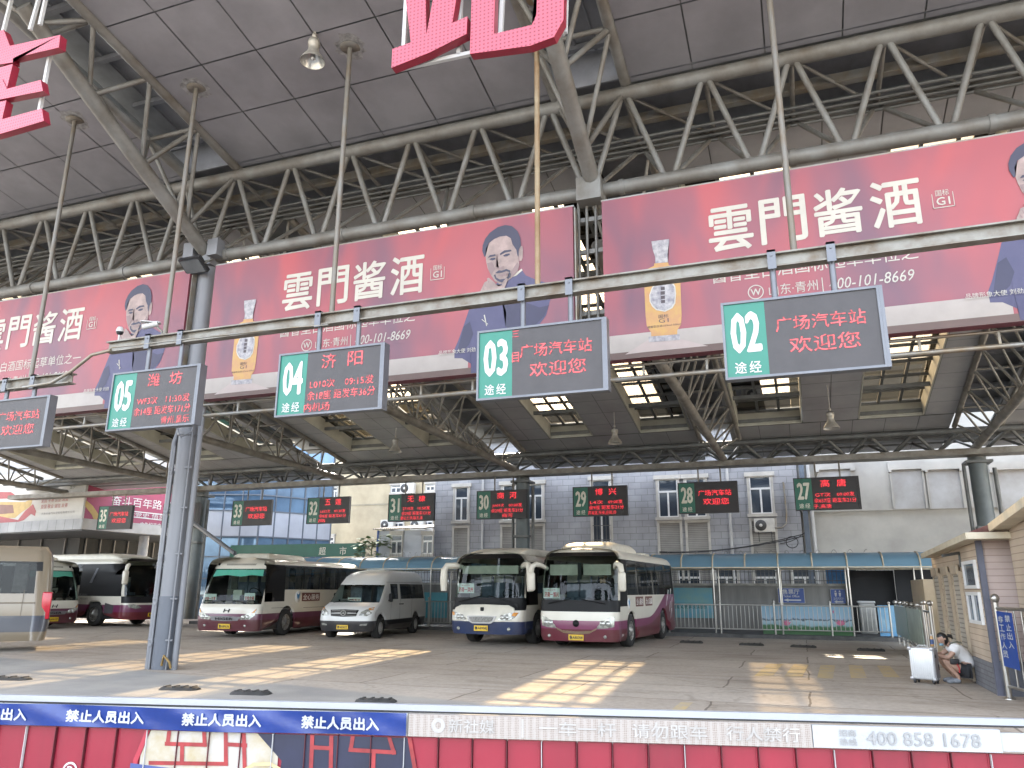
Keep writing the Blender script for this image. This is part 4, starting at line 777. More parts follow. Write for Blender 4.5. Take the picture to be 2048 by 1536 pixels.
def wc(m, x, z, w, h, Y):
    arrow(m, x, z, w, h, Y, .2, .8, .12)
    for c in (.34, .62):
        m.lathe([(.055*w, 0), (0, .003)], (x+c*w, Y, z+.84*h), (0, -1, 0), 10); m.add([(x+(c+a)*w, Y, z+b*h) for a, b in ((-.08, .74), (.08, .74), (.06, .6), (.035, .48), (-.035, .48), (-.06, .6))], [tuple(range(6))[::-1]])
flat_sign('toilet_sign', 'small blue toilet sign with two white figures on the grey wall', (1663, 1178, 1690, 1207), 33.9, SBLUE, [('公共卫生间', .18, .32, .64, .1), ('Public Toilet', .2, .22, .6, .07)], LETW, tag_in=wc)
t = flat_sign('poster_board', 'pale teal city poster on the wall beside the magenta bus', (1342, 1176, 1424, 1235), 33.9, M('teal_board', (.16, .30, .28), .5, 0, .1, 2., col2=(.10, .30, .42)), [('全国文明典范城市', .0, .3, .85, .17)], M('dark_teal_ink', (.03, .12, .11), .5), 'poster')
flat_sign('poster_board', 'teal poster on the wall between the van and the blue bus', (845, 1185, 895, 1235), 33.9, M('teal_board2', (.06, .26, .30), .5, 0, .15, 2.), [], LETW, 'poster')
# lotus mural behind the fence
def mural_mat():
    m = bpy.data.materials.new('lotus_mural'); m.use_nodes = True; n = m.node_tree.nodes; l = m.node_tree.links; b = n['Principled BSDF']; b.inputs['Roughness'].default_value = .5
    tc = n.new('ShaderNodeTexCoord'); sx = n.new('ShaderNodeSeparateXYZ'); l.new(tc.outputs['Object'], sx.inputs[0]); nz = n.new('ShaderNodeTexNoise'); nz.inputs['Scale'].default_value = 5; nz.inputs['Detail'].default_value = 5; l.new(tc.outputs['Object'], nz.inputs[0])
    a = n.new('ShaderNodeMath'); a.operation = 'MULTIPLY_ADD'; a.inputs[1].default_value = .28; l.new(nz.outputs[0], a.inputs[0]); l.new(sx.outputs[2], a.inputs[2])
    r = n.new('ShaderNodeValToRGB'); e = r.color_ramp.elements; e[0].position = .1; e[0].color = (.03, .11, .03, 1); e[1].position = 1; e[1].color = (.25, .42, .55, 1)
    for p_, c in ((.42, (.05, .16, .06)), (.5, (.30, .48, .55)), (.62, (.38, .52, .60)), (.66, (.05, .08, .10)), (.72, (.30, .45, .58))): x = e.new(p_); x.color = (*c, 1)
    l.new(a.outputs[0], r.inputs[0]); l.new(r.outputs[0], b.inputs['Base Color']); return m
x0, z0, x1, z1 = px_rect(1527, 1211, 1702, 1268, 31.15); t = thing('lotus_mural', 'painted lotus pond panel behind the stainless fence', 'mural', (x0, 31.15, z0)); m = MB(); m.bb((x0, 31.15, z0), (x1, 31.18, z1)); m.build('panel', mural_mat(), t)
PETAL = M('lotus_pink', (.60, .16, .28), .5, 0, .2, 6.); m = MB(); Wm, Hm = x1-x0, z1-z0
for cx, cz_, s in ((.27, .3, .2), (.87, .33, .22), (.3, .12, .1), (.80, .72, .13)):
    for k in range(5 if s > .12 else 1):
        an = rad(-50+25*k) if s > .12 and s != .13 else 0; c = Vector((x0+cx*Wm, 31.143-.001*k, z0+cz_*Hm)); u_ = Vector((math.sin(an), 0, math.cos(an))); v_ = Vector((math.cos(an), 0, -math.sin(an)))
        m.add([c, c+u_*s*.5+v_*s*.22, c+u_*s*1.1, c+u_*s*.5-v_*s*.22], [(0, 1, 2, 3)])
m.build('lotus_flower', PETAL, t)
x0, z0, x1, z1 = px_rect(1761, 1211, 1788, 1272, 31.2); m = MB(); m.bb((x0, 31.2, z0), (x1+.3, 31.23, z1)); tag(m.build('blue_panel', M('sky_blue_panel', (.06, .25, .48), .4, 0, .3, 1.2, col2=(.30, .48, .6)), None), 'plain bright blue panel behind the right end of the fence', 'panel')
m = MB(); m.bb((3.3, 33.2, 0), (7, 33.4, 2.7)); m.bb((1.6, 33.6, 0), (3.3, 33.8, 2.45)); o = m.build('dark_opening', M('opening_shade', (.012, .012, .013), .8), None); tag(o, 'black sheets put in for the shaded opening at the right end of the walkway', 'opening')  # black sheets added where the opening is only in shade
m = MB(); m.bb((.9, 34.3, 1.95), (1.65, 34.35, 2.55)); tag(m.build('tarpaulin', M('blue_tarp', (.06, .22, .5), .5, 0, .2, 3.), None), 'blue tarpaulin hung beside the dark opening', 'tarpaulin')
p = onY(1733, 1215, 32.8); t = thing('white_bin', 'pale grey bin with a white lid below the toilet sign', 'bin', (p.x, 32.8, .13)); m = MB(); m.rbox((p.x, 32.8, .68), (.55, .5, 1.1), .05); m.build('body', M('bin_grey', (.33, .33, .31), .6), t); m = MB(); m.rbox((p.x, 32.8, 1.27), (.6, .55, .09), .03); m.build('lid', WHITEP, t)
# stainless fence
FY = 30.75
def fence(xa, xb, label, skip=None):
    t = thing('stainless_fence', label, 'fence', (xa, FY, .13), group=None); n = max(1, round((xb-xa)/2.0)); w = (xb-xa)/n
    for i in range(n+1):
        x = xa+i*w; m = MB(); m.cyl((x, FY, .0), (x, FY, 1.24), .035, 8); m.lathe([(0, .09), (.04, .07), (.052, .03), (.03, 0), (.03, -.02)], (x, FY, 1.24), n=10); m.build('post', CHROME, t)
        if i < n:
            m = MB(); m.cyl((x, FY, 1.15), (x+w, FY, 1.15), .025, 7); m.cyl((x, FY, .30), (x+w, FY, .30), .02, 7); q = m.build('rail', CHROME, t)
            m = MB(); k = round(w/.145)
            for j in range(1, k): m.cyl((x+w*j/k, FY, .30), (x+w*j/k, FY, 1.15), .0125, 5)
            m.build('baluster', CHROME, q)
fence(-4.9, 2.75, 'stainless fence in front of the lotus mural, right of the magenta bus'); fence(-26.5, -7.4, 'stainless fence behind the parked coaches, left of the magenta bus')
# razor wire, loose cables
def coil(xa, xb, y, z, r, pitch, label):
    n = int((xb-xa)/pitch*14); pts = [(xa+(xb-xa)*i/n, y+r*math.cos(2*math.pi*i/14)*.8, z+r*math.sin(2*math.pi*i/14)) for i in range(n+1)]
    m = MB(); m.tube(pts, .009, 4, False); o = m.build('razor_wire', STEELD, None); tag(o, label, 'razor wire', 'razor wire coils')
coil(-20.5, -15.8, 34.1, 3.05, .32, .33, 'dense razor wire coil in front of the small white house'); coil(-15.6, -9, 34.1, 2.9, .26, .5, 'razor wire coil behind the two middle buses'); coil(-5.5, 2.5, 34.2, 3.0, .28, .6, 'loose razor wire coil above the walkway right of the buses')
m = MB()
for (a, b, sag) in (((-6.2, 37, 3.4), (.2, 37, 4.1), .25), ((-6.2, 37, 3.35), (.2, 36.9, 4.0), .2), ((.25, 37.8, 4.2), (-.8, 37, 3.7), .1)): m.tube([Vector(a).lerp(Vector(b), i/10)-Vector((0, 0, sag*4*(i/10)*(1-i/10))) for i in range(11)], .022, 5)
m.tube([(-.3+.25*math.cos(i/3), 36.95, 3.75+.25*math.sin(i/3)) for i in range(32)], .02, 5); tag(m.build('cable_bundle', BLACK, None), 'black cables strung low across the brick building with a loose coil', 'cable')
# small leafy tree by the white house
def leafy(px, py, Y, label):
    p = onY(px, py, Y); t = thing('small_tree', label, 'tree', (p.x, Y, 0)); m = MB(); m.tube([(p.x+.1, Y, 0), (p.x, Y, 1.6), (p.x+.08, Y, p.z)], [.06, .045, .03], 7)
    LV = M('fresh_leaf', (.10, .17, .05), .5, 0, .3, 5., col2=(.055, .11, .03)); lf = MB(); rr = random.Random(3)
    for k in range(30):
        an = rr.uniform(0, 6.28); ln = rr.uniform(.6, 1.2); b = Vector((p.x+.05, Y, p.z-rr.uniform(0, .9))); tip = b+Vector((math.cos(an)*ln, math.sin(an)*ln*.7, rr.uniform(.0, .45))); mid = b.lerp(tip, .5)+Vector((0, 0, .12)); m.tube([b, mid, tip], .009, 4)
        for j in range(7):
            q = mid.lerp(tip, j/6); a2 = rr.uniform(0, 6.28); d = Vector((math.cos(a2), math.sin(a2), rr.uniform(-.5, .2))).normalized(); s = rr.uniform(.26, .44); w_ = d.cross(Vector((0, 0, 1))).normalized()*s*.22
            lf.add([q, q+d*s*.5+w_*1.5, q+d*s, q+d*s*.5-w_*1.5], [(0, 1, 2, 3)])
    m.build('trunk', M('green_stem', (.14, .15, .07), .7), t); lf.build('crown', LV, t)
leafy(742, 1082, 35.6, 'small broad leaved tree in front of the cream building'); 
# rubber wheel stops near the fence, rubber bumps near the gate
RUB = M('rubber_bump', (.045, .043, .04), .8, 0, .3, 5., .3)
def bump(p, L, ang, w, h, label, grp):
    t = MB(); d = Vector((math.cos(ang), math.sin(ang), 0)); n = Vector((-d.y, d.x, 0)); P0 = Vector((p[0], p[1], 0)); prof = [(-w, 0), (-w*.55, h*.75), (-w*.2, h), (w*.2, h), (w*.55, h*.75), (w, 0)]
    st = [(-L/2, .6), (-L/2+.05, 1), (L/2-.05, 1), (L/2, .6)]; vs = [P0+d*s+n*a*k+Vector((0, 0, b*k)) for s, k in st for a, b in prof]; q = len(prof)
    t.add(vs, [(k*q+i, k*q+i+1, (k+1)*q+i+1, (k+1)*q+i) for k in range(3) for i in range(q-1)]+[tuple(range(q))[::-1], tuple(range(3*q, 4*q))])
    for i in range(4): t.box(P0+d*(-L/2+.1+i*(L-.2)/3)+Vector((0, 0, h*.95)), (.04, w*1.2, .02), rz=ang)
    o = t.build('rubber_bump', RUB, None, loc=(p[0], p[1], 0)); tag(o, label, 'rubber bump', grp)
for (x, y, L, lab) in ((12, 1359, .95, 'black rubber bump cut by the left edge'), (360, 1379, .68, 'black rubber bump just right of the big column foot'), (502, 1388, .66, 'black rubber bump right of the column, the next one along'), (752, 1404, .62, 'black rubber bump close behind the gate rail above the blue tape')):
    bump(onZ(x, y), L, rad(13), .16, .055, lab, 'rubber bumps behind the gate')
for (x, y, lab) in ((1383, 1286, 'wheel stop nearest to the magenta bus'), (1503, 1291, 'wheel stop in line with the ticket office sign, left one'), (1607, 1295, 'wheel stop in line with the toilet sign, left of it'), (1742, 1302, 'wheel stop in front of the right end of the fence')):
    bump(onZ(x, y), .75, rad(-4), .12, .07, lab, 'wheel stops along the back fence')
# ================================================================= vehicles (local frame: front at y = 0 facing -y, x to the side, z up)
def smooth01(nd, l, src, a, b, lo, hi):
    m = nd.new('ShaderNodeMapRange'); m.interpolation_type = 'SMOOTHSTEP'; l.new(src, m.inputs[0]); m.inputs[1].default_value = a; m.inputs[2].default_value = b; m.inputs[3].default_value = lo; m.inputs[4].default_value = hi; return m.outputs[0]
def paint(name, bands, rough=.28):
    """bands: list of (colour, z limit or (z front, z rear, y start, y end)) from the bottom up; last colour has no limit"""
    m = bpy.data.materials.new(name); m.use_nodes = True; n = m.node_tree.nodes; l = m.node_tree.links; b = n['Principled BSDF']; b.inputs['Roughness'].default_value = rough; b.inputs['Coat Weight'].default_value = .3
    tc = n.new('ShaderNodeTexCoord'); sx = n.new('ShaderNodeSeparateXYZ'); l.new(tc.outputs['Object'], sx.inputs[0]); cur = None
    for col, lim in reversed(bands):
        rgb = n.new('ShaderNodeRGB'); rgb.outputs[0].default_value = (*col, 1)
        if cur is None: cur = rgb.outputs[0]; continue
        th = None
        if isinstance(lim, tuple): th = smooth01(n, l, sx.outputs[1], lim[2], lim[3], lim[0], lim[1])
        c = n.new('ShaderNodeMath'); c.operation = 'LESS_THAN'; l.new(sx.outputs[2], c.inputs[0])
        if th is not None: l.new(th, c.inputs[1])
        else: c.inputs[1].default_value = lim
        x = n.new('ShaderNodeMix'); x.data_type = 'RGBA'; l.new(c.outputs[0], x.inputs[0]); l.new(cur, x.inputs[6]); l.new(rgb.outputs[0], x.inputs[7]); cur = x.outputs[2]
    nz = n.new('ShaderNodeTexNoise'); nz.inputs['Scale'].default_value = 1.6; nz.inputs['Detail'].default_value = 7; l.new(tc.outputs['Object'], nz.inputs[0])
    gz = n.new('ShaderNodeMapRange'); l.new(sx.outputs[2], gz.inputs[0]); gz.inputs[1].default_value = 1.1; gz.inputs[2].default_value = .25; gz.inputs[3].default_value = 0; gz.inputs[4].default_value = .45
    mu = n.new('ShaderNodeMath'); mu.operation = 'MULTIPLY_ADD'; mu.inputs[1].default_value = .9; l.new(nz.outputs[0], mu.inputs[0]); mu.inputs[2].default_value = -.28
    mm = n.new('ShaderNodeMath'); mm.operation = 'MULTIPLY'; mm.use_clamp = True; l.new(mu.outputs[0], mm.inputs[0]); ad = n.new('ShaderNodeMath'); ad.operation = 'ADD'; ad.inputs[1].default_value = .25; l.new(gz.outputs[0], ad.inputs[0]); l.new(ad.outputs[0], mm.inputs[1])
    x = n.new('ShaderNodeMix'); x.data_type = 'RGBA'; l.new(mm.outputs[0], x.inputs[0]); l.new(cur, x.inputs[6]); x.inputs[7].default_value = (.16, .135, .11, 1); l.new(x.outputs[2], b.inputs['Base Color'])
    return m
BUSGLASS = GLASS('bus_glass', (.58, .68, .64), .75, .03, .028)
SIDEGLASS = GLASS('bus_side_glass', (.26, .28, .28), .7, .02, .022)
INTER = M('bus_interior', (.15, .145, .135), .8, 0, .2, 3.); SEAT = M('seat_fabric', (.16, .18, .24), .8, 0, .2, 6.); SEATW = M('seat_cover', (.45, .42, .36), .8, 0, .1, 4.)
CURT = M('bus_curtain', (.36, .335, .30), .8, 0, .3, 5., col2=(.22, .20, .19)); LAMPG = M('headlight_glass', (.34, .34, .30), .1, .2, .4, 9., col2=(.12, .12, .11)); AMBER = M('amber_lens', (.55, .22, .03), .2)
TRIMB = M('black_trim', (.007, .007, .008), .5, 0, .1, 2., spec=.25); PLATE = M('yellow_plate', (.62, .40, .02), .45); PLTX = M('plate_ink', (.02, .02, .02), .5); CARDM = M('white_card', (.70, .69, .66), .6); REDI = M('red_ink', (.45, .03, .03), .5)
RIMM = M('wheel_rim', (.26, .25, .23), .45, .5, .25, 5.); OFFW = (.60, .565, .48)

class Body:
    def __init__(s, W, L, zlev, inset, rake, rear, rf, nf, ys, wheels, rw, zarch=1.05):
        s.__dict__.update(locals()); s.z0 = zlev[0]
        th = [-math.pi/2+math.pi*i/28 for i in range(29)]; s.th = th
        s.cols = [('L', y) for y in reversed(ys)]+[('F', t) for t in th]+[('R', y) for y in ys]+[('B', math.pi/2-math.pi*i/12) for i in range(13)]
    def lut(s, t, z): return float(np.interp(z, [a for a, b in t], [b for a, b in t]))
    def hw(s, z): return s.W/2-s.lut(s.inset, z)
    def front(s, x, z):   # y of the front surface
        w = s.hw(z); return s.lut(s.rake, z)+s.rf*(1-max(0, 1-min(1, abs(x)/w)**s.nf)**(1/s.nf))
    def pt(s, c, z):
        k, v = c; w = s.hw(z); yf = s.lut(s.rake, z); yr = s.L-s.lut(s.rear, z)
        if k == 'F':
            e = 2/s.nf; return Vector((w*math.copysign(abs(math.sin(v))**e, v), yf+s.rf*(1-abs(math.cos(v))**e), z))
        if k == 'B':
            e = .42; return Vector((w*math.copysign(abs(math.sin(v))**e, v), yr-.25*(1-abs(math.cos(v))**e), z))
        y0, y1 = yf+s.rf, yr-.25; a, b = s.ys[0], s.ys[-1]; u = (v-a)/(b-a); yfix = s.yfix if hasattr(s, 'yfix') else 0
        y = v if v > yfix and v < b-.6 else None
        if y is None:
            if v <= yfix: y = y0+(yfix-y0)*(v-a)/(yfix-a) if yfix > a else max(v, y0)
            else: y = (b-.6)+(y1-(b-.6))*(v-(b-.6))/.6
        zz = z
        for yw in s.wheels:
            R = s.rw+.13; d = abs(y-yw)
            if d < R and z < s.zarch:
                za = s.rw+math.sqrt(R*R-d*d)
                if za > s.z0: zz = za+(z-s.z0)*(s.zarch-za)/(s.zarch-s.z0)
        return Vector((w*(-1 if k == 'L' else 1), y, zz))
    def build(s, cls, body, mats, root, body_name='body'):
        zl = s.zlev; C = s.cols; nc = len(C); P = [[s.pt(c, z) for c in C] for z in zl]; groups = {}
        for j in range(len(zl)-1):
            zm = (zl[j]+zl[j+1])/2
            for i in range(nc):
                i2 = (i+1) % nc; c1, c2 = C[i], C[i2]; k = c1[0] if c1[0] == c2[0] else '-'; ym = (P[j][i].y+P[j][i2].y)/2; xm = (P[j][i].x+P[j][i2].x)/2
                g = cls(k, c1[1], c2[1], zm, xm, ym); groups.setdefault(g, []).append((j, i, i2))
        out = {}
        for g, qs in groups.items():
            idx = {}; vs = []; fs = []
            def vid(j, i):
                if (j, i) not in idx: idx[(j, i)] = len(vs); vs.append(P[j][i])
                return idx[(j, i)]
            for j, i, i2 in qs: fs.append((vid(j, i), vid(j, i2), vid(j+1, i2), vid(j+1, i)))
            m = MB(); m.add(vs, fs, True)
            if g == 'body':
                top = [tuple(p) for p in P[-1]]; m.add(top, [tuple(range(nc))]); o = m.build(body_name, body, root, True)
            else: o = m.build(mats[g][0], mats[g][1], root, True)
            out[g] = o
        return out
def wheel(root, x, y, r, w, side, rim=RIMM):
    m = MB(); ax = (side, 0, 0); m.lathe([(r*.6, -w), (r*.95, -w), (r, -w*.85), (r, -w*.15), (r*.96, 0), (r*.62, .005)], (x, y, r), ax, 28); o = m.build('wheel', RUBBER, root, True)
    m = MB(); m.lathe([(r*.62, -.02), (r*.6, .0), (r*.56, -.03), (r*.45, -.05), (r*.36, -.02), (r*.30, .0), (r*.2, .01), (r*.16, .04), (0, .045)], (x, y, r), ax, 20)
    for k in range(8): a = k*math.pi/4; m.cyl((x-side*.02, y+math.cos(a)*r*.41, r+math.sin(a)*r*.41), (x+side*.015, y+math.cos(a)*r*.41, r+math.sin(a)*r*.41), r*.035, 6)
    m.build('rim', rim, o, True)
    m = MB()
    for k in range(8): a = k*math.pi/4+.39; m.lathe([(r*.055, -.028), (0, -.026)], (x, y+math.cos(a)*r*.5, r+math.sin(a)*r*.5), ax, 8)
    m.build('rim_hole', BLACK, o, True)
def front_patch(B, poly, off, mt, name, root, th=.02, dense=True):
    """a panel that follows the curved front; poly in (x, z)"""
    pts = []
    for i, (x, z) in enumerate(poly):
        x2, z2 = poly[(i+1) % len(poly)]; n = max(1, int(max(abs(x2-x), abs(z2-z))/.12))
        for k in range(n): pts.append((x+(x2-x)*k/n, z+(z2-z)*k/n))
    f = bmesh.new(); vv = [f.verts.new((x, z, 0)) for x, z in pts]; q = f.faces.new(vv); bmesh.ops.triangulate(f, faces=[q])
    bmesh.ops.subdivide_edges(f, edges=[e for e in f.edges if e.calc_length() > .25], cuts=2, use_grid_fill=True); bmesh.ops.triangulate(f, faces=f.faces[:]); f.verts.index_update()
    m = MB(); m.add([(v.co.x, B.front(v.co.x, v.co.y)-off, v.co.y) for v in f.verts], [tuple(v.index for v in k.verts) for k in f.faces], True); f.free()
    n = len(pts); a = [(x, B.front(x, z)-off, z) for x, z in pts]; b = [(x, B.front(x, z)+th, z) for x, z in pts]; m.add(a+b, [(i, (i+1) % n, (i+1) % n+n, i+n) for i in range(n)])
    return m.build(name, mt, root, True)
def mirx(p): return [(-x, z) for x, z in p]
def plate(B, root, x, z, s, off=.03, w=.46, h=.16):
    y = B.front(x, z)-off; m = MB(); m.box((x, y, z), (w, .02, h)); o = m.build('licence_plate', PLATE, root, True); m = MB(); text(m, s, (x-w*.44, y-.0125, z-h*.32), w*.88, h*.64, off=.03); m.build('plate_number', PLTX, o, True)
def interior(root, B, zf, rows, y0, pitch, cover=True):
    m = MB(); w = B.W/2-.1; m.bb((-w, .55, zf-.05), (w, B.L-.3, zf)); m.build('floor', INTER, root, True)
    m = MB(); m.bb((-w+.05, .28, 1.0), (w-.05, .62, zf+.30)); m.rbox((w*.45, .72, zf+.36), (.75, .3, .22), .05); m.build('dashboard', TRIMB, root, True)
    m = MB(); c = Vector((w*.45, .98, zf+.55)); ax = Vector((0, -.75, -.66)); n = 20; u = Vector((1, 0, 0)); v = ax.cross(u)
    m.tube([c+(u*math.cos(6.2832*i/n)+v*math.sin(6.2832*i/n))*.22 for i in range(n+1)], .018, 6); m.cyl(c, c-ax*-.35, .03, 6); m.beam(c-u*.2, c+u*.2, .03, .03); m.build('steering_wheel', TRIMB, root, True)
    for k in range(rows):
        for x in ((-w+.28, -w+.72, w-.72, w-.28)):
            if k == 0 and x > 0: continue
            y = y0+k*pitch; m = MB(); m.rbox((x, y+.1, zf+.42), (.42, .44, .14), .04); m.rbox((x, y+.36, zf+.80), (.42, .14, .72), .05); o = m.build('seat', SEAT, root, True)
            if cover: m = MB(); m.rbox((x, y+.355, zf+1.06), (.36, .18, .25), .04); m.build('head_cover', SEATW, o, True)
def arm_mirror(B, root, side, z0, mt, out=.28, drop=.55, w=.2, fwd=.3, rise=.12):
    x = side*(B.hw(z0)-.06); y = B.front(x*.96, z0)+.02
    pts = [(x-side*.05, y+.1, z0), (x+side*.05, y-fwd*.5, z0+rise*.8), (x+side*out*.55, y-fwd, z0+rise), (x+side*out, y-fwd-.04, z0+rise*.5), (x+side*(out+.03), y-fwd-.03, z0-.12)]
    m = MB(); m.tube(pts, [.06, .07, .08, .085, .075], 10); c = (x+side*(out+.03), y-fwd-.02, z0-.12-drop/2); m.rbox(c, (w, .17, drop), .065, seg=3); o = m.build('mirror', mt, root, True)
    m = MB(); m.rbox((c[0], c[1]+.088, c[2]), (w*.8, .012, drop*.85), .004, seg=1); m.build('mirror_glass', M('mirror_glass', (.5, .5, .5), .03, 1., .0), o, True)
def wiper(root, B, x0, z0, x1, z1):
    m = MB(); pts = [(x0+(x1-x0)*i/6, B.front(x0+(x1-x0)*i/6, z0+(z1-z0)*i/6)-.05, z0+(z1-z0)*i/6) for i in range(7)]; m.tube(pts, .014, 5); m.build('wiper', TRIMB, root, True)
def ac_pod(root, y0, y1, w, z, h, mt, front_slope=.7):
    m = MB(); n = 12; st = [(y0, .0), (y0+.12, .45), (y0+front_slope*.5, .85), (y0+front_slope, 1.), (y1-.5, 1.), (y1-.15, .7), (y1, .0)]; vs = []
    for y, k in st:
        for i in range(n+1): a = math.pi*i/n; vs.append((-w/2*math.copysign(abs(math.cos(a))**.45, math.cos(a)), y, z-.04+(h+.04)*max(.05, k)*abs(math.sin(a))**.45))
    q = n+1; m.add(vs, [(k*q+i, (k+1)*q+i, (k+1)*q+i+1, k*q+i+1) for k in range(len(st)-1) for i in range(n)], True); return m.build('roof_unit', mt, root, True)
def card(loc_parent, B, x, z, w, h, s1, s2, label, y_in=.16):
    y = B.front(x, z)+y_in; mat_ = loc_parent.matrix_basis; p = mat_ @ Vector((x, y, z))
    t = thing('destination_card', label, 'card', tuple(p), loc_parent.rotation_euler.z); m = MB(); m.box((0, 0, h/2), (w, .01, h)); m.build('card', CARDM, t, True)
    m = MB(); text(m, s1, (-w*.44, -.008, h*.12), w*.88, h*.5, off=.04)
    if s2: text(m, s2, (-w*.25, -.008, h*.74), w*.5, h*.16)
    m.build('writing', REDI, t, True); return t

def coach(name, label, loc, rz, W, L, zr, paintm, ws, win, wband, wheels, rw, z0, rake, kind, ys_extra=(), rf=.42, nf=3.2, curtain=False, detail=True, roofmat=None, grp='coaches parked in the yard'):
    root = thing(name, label, 'coach', loc, rz, grp)
    inset = [(z0, .06), (z0+.12, .0), (1.2, 0), (win[1], .045), (zr-.32, .06), (zr-.2, .09), (zr-.1, .17), (zr-.03, .32), (zr, .52), (zr+.03, .9)]
    zl = sorted(set([z0, z0+.12, .5, .62, .75, .9, 1.0, 1.05, 1.2, ws[0], win[0], ws[0]+.3, 1.8, 2.1, 2.3, win[1], ws[1], zr-.32, zr-.2, zr-.1, zr-.03, zr, zr+.03]))
    zl = [z for i, z in enumerate(zl) if i == 0 or z-zl[i-1] > .018]
    ys = [rf, rf+.12]; wpost = []
    y = wband[0]; n = round((wband[1]-wband[0])/1.42); p = (wband[1]-wband[0])/n
    edges = []
    for k in range(n): edges.append((wband[0]+k*p+.04, wband[0]+(k+1)*p-.04))
    for a, b in edges: ys += [a, b]
    for yw in wheels:
        R = rw+.13; ys += [yw-R, yw-R*.9, yw-R*.7, yw-R*.4, yw, yw+R*.4, yw+R*.7, yw+R*.9, yw+R]
    ys += [L-.3-.6, L-.28]; ys += list(ys_extra); ys = sorted(set(round(q, 3) for q in ys)); ys = [q for i, q in enumerate(ys) if i == 0 or q-ys[i-1] > .02]
    B = Body(W, L, zl, inset, rake, [(0, .1), (z0+.15, 0), (1.6, .0), (zr-.3, .12), (zr-.1, .22), (zr+.03, .5)], rf, nf, ys, wheels, rw); B.yfix = rf
    drv = (rf+.14, wband[0]-.06)
    def cls(k, a, b, z, x, y):
        if k == 'F' and ws[0] < z < ws[1] and abs(x) < B.hw(z)*.985: return 'ws'
        if k in ('L', 'R') and win[0] < z < win[1]:
            for i, (e0, e1) in enumerate(edges):
                if e0-.01 <= min(a, b) and max(a, b) <= e1+.01: return ('win', k, i)
            if y < wband[1]+.3: return 'band'
        if k == '-' and ws[0] < z < ws[1]: return 'band'
        if k == 'F' and (ws[0]-.3 < z < ws[0] or ws[1] < z < ws[1]+.12) and kind != 'plain': return 'band'
        if k in ('L', 'R') and y < wband[0] and win[0]-.35 < z < win[1] : return 'band'
        return 'body'
    mats = {'ws': ('windscreen', BUSGLASS), 'band': ('window_band', TRIMB)}
    for k in 'LR':
        for i in range(n): mats[('win', k, i)] = ('side_window', SIDEGLASS)
    B.build(cls, paintm, mats, root)
    for yw in wheels:
        for s in (-1, 1): wheel(root, s*(W/2-.03), yw, rw, .3, s)
    m = MB(); m.bb((-W/2+.12, .4, z0+.02), (W/2-.12, L-.3, z0+.3))
    for yw in wheels: m.bb((-W/2+.34, yw-rw-.1, z0+.0), (W/2-.34, yw+rw+.1, 1.02))
    m.build('underbody', BLACK, root, True); zf = max(.95, z0+.6)
    interior(root, B, zf, min(7, int((L-3)/.82)), 1.9, .82)
    if curtain:
        m = MB()
        for s in (-1, 1):
            for a, b in edges:
                for q0, q1 in ((a, a+.42), (b-.42, b)):
                    k = 8; vs = [(s*(W/2-.13-.025*(i % 2)), q0+(q1-q0)*i/k, z) for i in range(k+1) for z in (win[0]+.02, win[1]-.03)]; m.add(vs, [(2*i, 2*i+2, 2*i+3, 2*i+1) for i in range(k)])
        m.build('curtain', CURT, root, True)
    return root, B

# ---- the coach with the magenta band (nearest)
MAG, DRED = (.17, .024, .085), (.10, .008, .02)
P1 = paint('magenta_coach_paint', [(DRED, (.56, 1.25, 3.5, 7.9)), (MAG, (.80, 1.75, 3.8, 7.8)), (OFFW, 9)])
loc1 = (-6.34, 22.75, 0); rz1 = rad(-3.2)
c1, B1 = coach('coach', 'white and magenta coach with a driver behind the windscreen, the nearest one', loc1, rz1, 2.45, 8.3, 2.88, P1, (1.38, 2.66), (1.52, 2.58), (1.35, 7.75), (1.75, 6.15), .47, .22,
    [(0, .06), (.22, .04), (.7, 0), (1.2, .05), (1.5, .10), (2.2, .22), (2.66, .36), (2.88, .62), (3, .9)], 'black')
ac_pod(c1, 1.0, 4.0, 1.75, 2.88, .27, M('coach_cream', OFFW, .35, 0, .1, 1.5)); m = MB(); m.rbox((0, 4.5, 2.93), (1.0, .8, .14), .05); m.rbox((0, 6.2, 2.92), (1.3, 1.2, .1), .04); m.build('roof_hatch', MATS['coach_cream'], c1, True)
for s in (-1, 1):
    hl = [(s*1.13, .92), (s*.98, .89), (s*.80, .80), (s*.66, .66), (s*.62, .58), (s*.92, .60), (s*1.12, .64)]; o = front_patch(B1, hl, .018, LAMPG, 'headlight', c1)
    m = MB()
    for q in (.80, .95): m.lathe([(.085, 0), (.07, .02), (0, .03)], (s*q, B1.front(s*q, .73)-.02, .73), (0, -1, 0), 14)
    m.build('bulb', M('lamp_reflector', (.75, .75, .7), .18, .6), o, True)
    m = MB(); m.lathe([(.05, 0), (.045, .02), (0, .022)], (s*.86, B1.front(s*.86, .36)-.005, .36), (0, -1, 0), 12); m.build('fog_lamp', LAMPG, c1, True)
    arm_mirror(B1, c1, s, 2.30, MATS['coach_cream'], .26, .55, .22, .34)
front_patch(B1, [(-.62, .60), (-.45, .52), (0, .495), (.45, .52), (.62, .60), (.6, .55), (.4, .45), (0, .42), (-.4, .45), (-.6, .55)], .012, M('bronze_trim', (.22, .16, .10), .35, .5), 'grille_trim', c1)
m = MB(); m.lathe([(.10, 0), (.09, .03), (0, .035)], (0, B1.front(0, .72)-.0, .72), (0, -1, 0), 16); m.build('emblem', TRIMB, c1, True); plate(B1, c1, 0, .33, '鲁A80708')
wiper(c1, B1, -.9, 1.28, -.15, 1.42); wiper(c1, B1, .9, 1.28, .1, 1.42)
m = MB(); m.box((0, B1.front(0, 2.2)+.2, 2.22), (.1, .05, .5)); m.build('screen_divider', TRIMB, c1, True)
